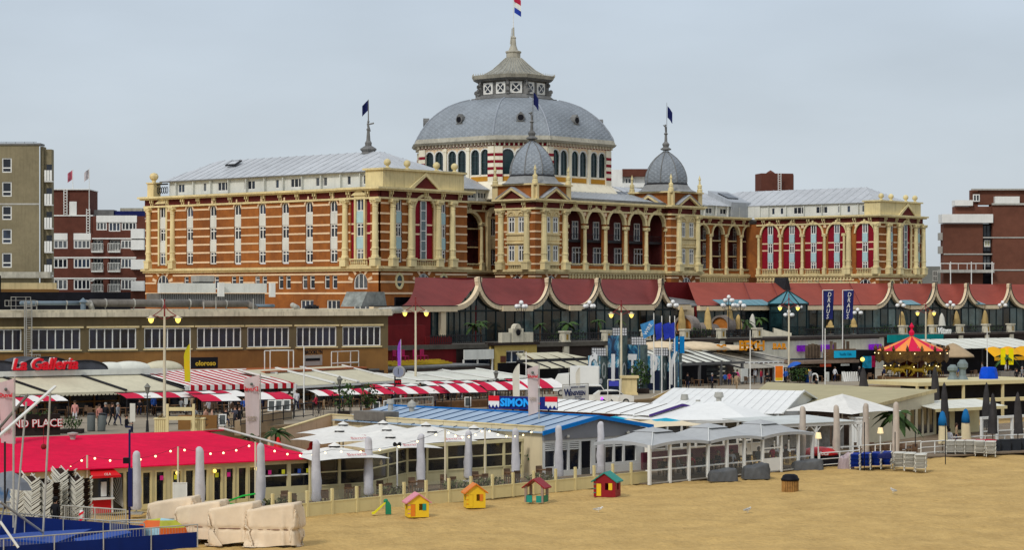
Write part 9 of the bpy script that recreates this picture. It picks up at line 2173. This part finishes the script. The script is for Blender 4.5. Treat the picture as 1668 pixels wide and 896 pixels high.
W=at(211, 858, 0);dd_=W.translation.y;o=empty('speaker_post', W, 'tall dark blue post with speaker and box in front of the crimson roof', 'post');MB().tube((0, 0, 0), (0, 0, 158*dd_/FP), .055, n=7).put('post', DBL, W, o);MB().box(-.06, .16, -.12, .1, 85*dd_/FP-1.7, 85*dd_/FP+.3).put('box', DBL, W, o);MB().box(-.3, .02, -.25, .1, 3.3, 3.6).put('speaker', BLACK, W, o)
m_=MB();m_.lathe([(1.35, 0), (1.2, .4), (.7, .75), (0, .85)], 16, sy=.35);m_.mi=[(i//4)%3 for i in range(len(m_.f))];o=m_.put('playground_dome', [mat('dome_orange', (.65, .12, .02), .5, .1), mat('dome_lime', (.45, .45, .05), .5, .2), mat('dome_white_blue', (.35, .55, .6), .5, .2)], atd(262, 106.9, .45));tag(o, 'colourful orange and lime tent dome behind the blue fence', 'tent')
W=at(133, 866, 0);o=MB().lathe([(.12, 0), (.12, .95), (.1, 1.05), (0, 1.1)], 10).puts('warning_beacon', WHITE, W);tag(o, 'white and red striped warning marker at the crowd barrier', 'marker')
for k in range(3):MB().extr([(-.123, -.124, .15+.32*k), (.123, -.124, .3+.32*k), (.123, -.124, .42+.32*k), (-.123, -.124, .27+.32*k)], (0, .01, 0)).put('red_stripe', RSIGN, W, o)
o=MB().wall(-.4, .4, .8, 1.75, [(-.34, .34, .86, 1.7)], t=.05).put('notice_board', WHITE, at(293, 838, 0));tag(o, 'pale framed notice board before the club doors', 'notice board');MB().box(-.34, .34, .02, .04, .86, 1.7).put('notice', PALE, WM[o.name], o);MB().box(-.36, -.3, 0, .04, 0, .8).put('leg', WHITE, WM[o.name], o);MB().box(.3, .36, 0, .04, 0, .8).put('leg', WHITE, WM[o.name], o)
m_=MB();m_.path([(-1.1, 0, .6), (0, 0, 1.0), (.9, 0, 1.15), (1.1, 0, .75), (.2, 0, .5), (-1.1, 0, .6)], .05, 6);m_.path([(-.4, 0, .55), (-.4, 0, 0)], .04, 5);m_.path([(.8, 0, .6), (.8, 0, 0)], .04, 5);o=m_.put('green_play_frame', mat('vivid_green', (.02, .42, .06), .5, .1), at(395, 838, 0));tag(o, 'bright green tubular play frame behind the covered chairs', 'play frame')
# ---- people
NV, BK, WHs, GYs, RDs, BLs, TNs=(.02, .025, .06), (.012, .012, .015), (.6, .6, .62), (.22, .23, .24), (.45, .03, .06), (.03, .10, .40), (.35, .25, .15)
HBR, HGR, HBL=(.05, .03, .02), (.26, .25, .23), (.01, .01, .01)
def man(px, yb, pose, top, legs, hair, ang, label, z=ZP, hat=None, d=None, sc_=1.0):
 W=atd(px, d, z, R(ang))if d else at(px, yb, z, R(ang));return person(W, pose, top, legs, hair, label, hat=hat, scale=sc_)
man(172, 694, 'walk', BK, NV, HGR, -20, 'grey haired man in dark jacket over white shirt walking past the bins');man(183, 694, 'walk', BK, BK, HBR, 60, 'person in black walking between the two men on the left promenade');man(192, 694, 'walk', GYs, NV, HGR, 70, 'grey haired man in grey jacket walking right of the bins')
man(122, 690, 'stand', (.55, .25, .22), WHs, HBR, 0, 'person in pink checked shirt standing behind the clipped shrub');man(162, 697, 'stand', (.45, .2, .16), BK, HBR, 40, 'person mostly hidden behind the second bin');man(206, 707, 'sit', BK, NV, HBR, 80, 'person in black seated on the quay edge above the blue post')
man(90, 869, 'stand', BK, BK, HBL, 160, 'man in black with a black hat before the tall lounger stacks', z=0, hat=True)
man(390, 700, 'stand', BK, BK, HBR, 30, 'person in black with a dark pram left of the mirrored banner');man(383, 700, 'reach', (.06, .06, .08), BK, HBR, -30, 'second dark clad person beside the pram');man(707, 669, 'stand', (.35, .3, .3), NV, HGR, 0, 'grey haired man in pale shirt above the blue metal roof');man(868, 658, 'stand', BK, BK, HBL, 10, 'man in black standing left of the white box truck');man(876, 657, 'reach', (.05, .03, .03), BK, HBR, -60, 'dark clad companion by the white box truck')
man(1181, 628, 'stand', BLs, BK, HBR, 180, 'child in bright blue jacket on the promenade right', sc_=.8);man(1188, 628, 'stand', RDs, NV, HBR, 170, 'child in red pink jacket beside the blue one', sc_=.85);man(1195, 628, 'stand', BK, TNs, HBR, 180, 'adult in black with bare legs beside the children');man(1201, 628, 'walk', (.5, .05, .2), TNs, HBR, 120, 'adult with pink top at the black post on the promenade')
man(1656, 626, 'stand', BK, BK, HBR, 0, 'person in black at the right edge by the orange awning');man(1665, 622, 'walk', GYs, NV, HGR, 40, 'person in grey at the very right edge of the promenade');man(1230, 624, 'stand', WHs, BK, HBR, 30, 'person in white top before the snack restaurant door');man(1250, 0, 'sit', BK, BK, HBR, 10, 'seated person in black under the grey awning', d=253);man(1546, 0, 'stand', WHs, NV, HBL, 180, 'waiter in white shirt between the two blue topped parasols', z=.15, d=169);man(1558, 0, 'stand', TNs, NV, HBR, 90, 'person in tan by the club door at the right', z=.15, d=176)
for i_, (px, d, col)in enumerate(((368, 171, BK), (335, 172, (.50, .28, .2)), (345, 172, (.5, .3, .22)), (318, 173, GYs), (598, 190, BK), (612, 191, NV), (730, 203, BK), (1330, 236, BK))):man(px, 0, 'sit', col, NV, HBR, 20+40*i_, ['dark seated drinker behind the framed board', 'seated drinker with bare shoulders under the crimson canopy', 'second seated drinker with bare shoulders', 'seated drinker in grey left of the bare shouldered pair', 'seated person in black under the left long canopy', 'seated person in navy under the left long canopy', 'person in black seated behind the plank terrace', 'person in black seated at the kiosk counter'][i_], d=d, z=ZP)
for i_ in range(11):
 px=1082+i_*22;d=145.2+i_*1.35;man(px, 0, 'sit', [BK, GYs, RDs, BK, NV, WHs][i_%6], BK, [HBR, HGR, HBL][i_%3], 40+67*i_, 'diner %s, number %s'%(['in black', 'in grey', 'in red', 'in black', 'in navy', 'in white'][i_%6], i_)if False else 'seated diner %s %s the clear screens'%(['in black', 'in grey', 'in red', 'in black', 'in navy', 'in white'][i_%6], ['at the first bay behind', 'near the left post behind', 'at the second bay behind', 'at the third bay behind', 'in the middle bay behind', 'right of the middle bay behind', 'beside the white panel behind', 'past the white panel behind', 'at the eighth bay behind', 'near the right end behind', 'at the last bay behind'][i_]), d=d, z=.1)
GW=mat('gull_white', (.65, .65, .63), .7, .1)
def gull(W, label):
 m=MB();m.X=Matrix.Rotation(R(75), 4, 'Y');m.lathe([(0, -.24), (.05, -.15), (.085, 0), (.07, .12), (.03, .2), (0, .22)], 8);m.X=None;m.v=[v+Vector((0, 0, .18))for v in m.v];m.ball((.2, 0, .28), .05, 8, 6);m.tube((.24, 0, .28), (.31, 0, .26), .015, .004, 4)
 for s_ in(-.03, .03):m.tube((0, s_, .14), (0, s_, 0), .008, n=4)
 m.m=1;m.extr([(-.32, -.05, .14), (.08, -.09, .22), (.08, .09, .22), (-.32, .05, .14)], (0, 0, .05));o=m.put('seagull', [GW, GREYL], W);tag(o, label, 'seagull', 'seagulls')
gull(at(1218, 836, 0, R(40)), 'seagull standing on the open sand below the wooden bin');gull(at(1455, 804, 0, R(120)), 'seagull standing on the sand right of the bin');gull(atd(150, 212, 13.4), 'seagull on the far roof beam at the left');gull(atd(718, 214.5, 4.7), 'seagull resting on the white awning');gull(at(975, 835, 0), 'seagull on the sand below the red playhouse')
for k in range(34):
 px=20+k*26.5;d=dRst(px)-(3.2 if k%2 else 1.2);W=frame(XY(px, d, ZP), R(15+31*k));table_set(W, ORD(k)+' small brown cafe table from the left under the promenade awnings', group='cafe tables on the left promenade')
 for a_ in(0, PI):chair(W@RZ(a_)@T(0, .65, 0), 'dark wicker cafe chair %s the %s small table under the awnings'%('before' if a_ else 'behind', ORD(k)), group='cafe chairs on the left promenade')
for k in range(20):
 px=1110+k*28;d=dRst(px)-2-(k%3);W=frame(XY(px, d, ZP), R(15+31*k));table_set(W, ORD(k)+' small brown cafe table from the left on the right promenade', group='cafe tables on the right promenade')
 chair(W@T(0, .65, 0), 'dark wicker cafe chair at the %s small table on the right promenade'%ORD(k), group='cafe chairs on the right promenade')
cs=[(BK, 'in black'), (GYs, 'in grey'), (RDs, 'in red'), (NV, 'in navy'), (WHs, 'in white'), (BLs, 'in blue'), (TNs, 'in tan')]
for k in range(30):
 px=228+k*21.7+5*math.sin(k*3);d=dRst(px)-1.5-1.2*(k%3);c_, n_=cs[(k*5)%7]
 man(px, 0, ('sit', 'stand', 'walk', 'sit', 'reach')[k%5], c_, (NV, BK, TNs)[k%3], (HBR, HGR, HBL)[k%3], 47*k, ('seated', 'standing', 'walking', 'seated', 'gesturing')[k%5]+' guest '+n_+' under '+('the left striped awning', 'the middle of the striped awnings', 'the right striped awning', 'the beige awnings', 'the end of the beige awnings', 'the canopy by the clock', 'the white awnings', 'the canopy before the gate pavilion')[min(7, k//4)], d=d, z=ZP)
for k in range(14):
 px=1120+k*40;c_, n_=cs[(k*3)%7];d=dRst(px)-4-2*(k%3)if px>1220 else 238;man(px, 0, ('walk', 'stand')[k%2], c_, (NV, BK, TNs)[k%3], (HBR, HGR, HBL)[k%3], 80*k, ('stroller ', 'bystander ')[k%2]+n_+' '+('by the dark bar', 'at the slim pole', 'near the grey awning', 'by the white doors', 'beside the orange poster', 'at the shrubs', 'before the kiosk', 'by the pickets', 'before the dark tower', 'left of the carousel', 'before the carousel', 'right of the carousel', 'by the beige parasol', 'by the orange awning')[k], d=d, z=ZP)
for i_, (px, d)in enumerate(((338, 166), (350, 167), (380, 165), (520, 184), (588, 189), (1160, 236), (1655, 268))):
 W=frame(XY(px, d, ZP), R(10+20*i_));o=empty('bicycle', W, 'black bicycle '+['by the ochre wall block', 'second beside the ochre wall block', 'beside the pram', 'by the small black lantern', 'under the white and red canopy', 'before the dark bar', 'by the right edge palm planter'][i_], 'bicycle', 'parked bicycles')
 for x_ in(-.52, .52):
  m_=MB();m_.path([(x_+.33*math.cos(PI*q/8), 0, .34+.33*math.sin(PI*q/8))for q in range(17)], .018, 4);m_.path([(x_-.33, 0, .34), (x_+.33, 0, .34)], .005, 3);m_.path([(x_, 0, .01), (x_, 0, .67)], .005, 3);m_.put('wheel', BLACK, W, o)
 MB().path([(-.52, 0, .34), (-.1, 0, .32), (.4, 0, .8), (-.2, 0, .78), (-.1, 0, .32)], .018, 5).path([(-.52, 0, .34), (-.22, 0, .85)], .015, 5).path([(.52, 0, .34), (.4, 0, .95), (.28, .22, 1.0)], .015, 5).put('frame', DARKM, W, o);MB().box(-.34, -.1, -.06, .06, .86, .92).put('saddle', BLACK, W, o)
SANDM=mat('beach_sand', (0.58, 0.39, 0.145), 0.95, col2=(.42, .275, .10), scale=2.6, bump=1.0, bscale=3.2)
[setattr(n_.inputs['Distance'], 'default_value', .16)for n_ in SANDM.node_tree.nodes if n_.type=='BUMP']
rs=random.Random(5)
g=MB();bumps=[(rs.uniform(.6, 2.6), rs.uniform(0, 6.3), rs.uniform(-1, 1), rs.uniform(-1, 1))for _ in range(14)]
def sandz(x, y):
 e=min(1, max(0, (147+max(0, x)*.9-y)/6));return e*.035*sum(math.sin(f*(x*a+y*b)+p)for f, p, a, b in bumps)/2.2
xs=[-24+i*.26 for i in range(270)];ys=[100+j*.4 for j in range(170)]
pk=lambda:-.055*rs.random()**4+.03*rs.random()**3
ids=[[g.vt((x, y, sandz(x, y)-.02+pk()*(1 if y<150+max(0, x)else .2)))for x in xs]for y in ys]
for j in range(len(ys)-1):
 for i in range(len(xs)-1):g.face((ids[j][i], ids[j][i+1], ids[j+1][i+1], ids[j+1][i]))
g.puts('sand_beach', SANDM, ID, None, kind='structure')
g=MB().grid(lambda u_, v_:(-1500+3000*u_, -200+5200*v_**2, -.22), 4, 4);g.put('ground', SANDM, ID, None, kind='structure')
o=MB().slab([XY(-80, 98.5, .03), XY(318, 106, .03), XY(236, 106.6, .03), XY(-80, 113.8, .03)], .02).put('yard_mat', BLU, ID);tag(o, 'blue ground sheet inside the trampoline yard', 'ground sheet')
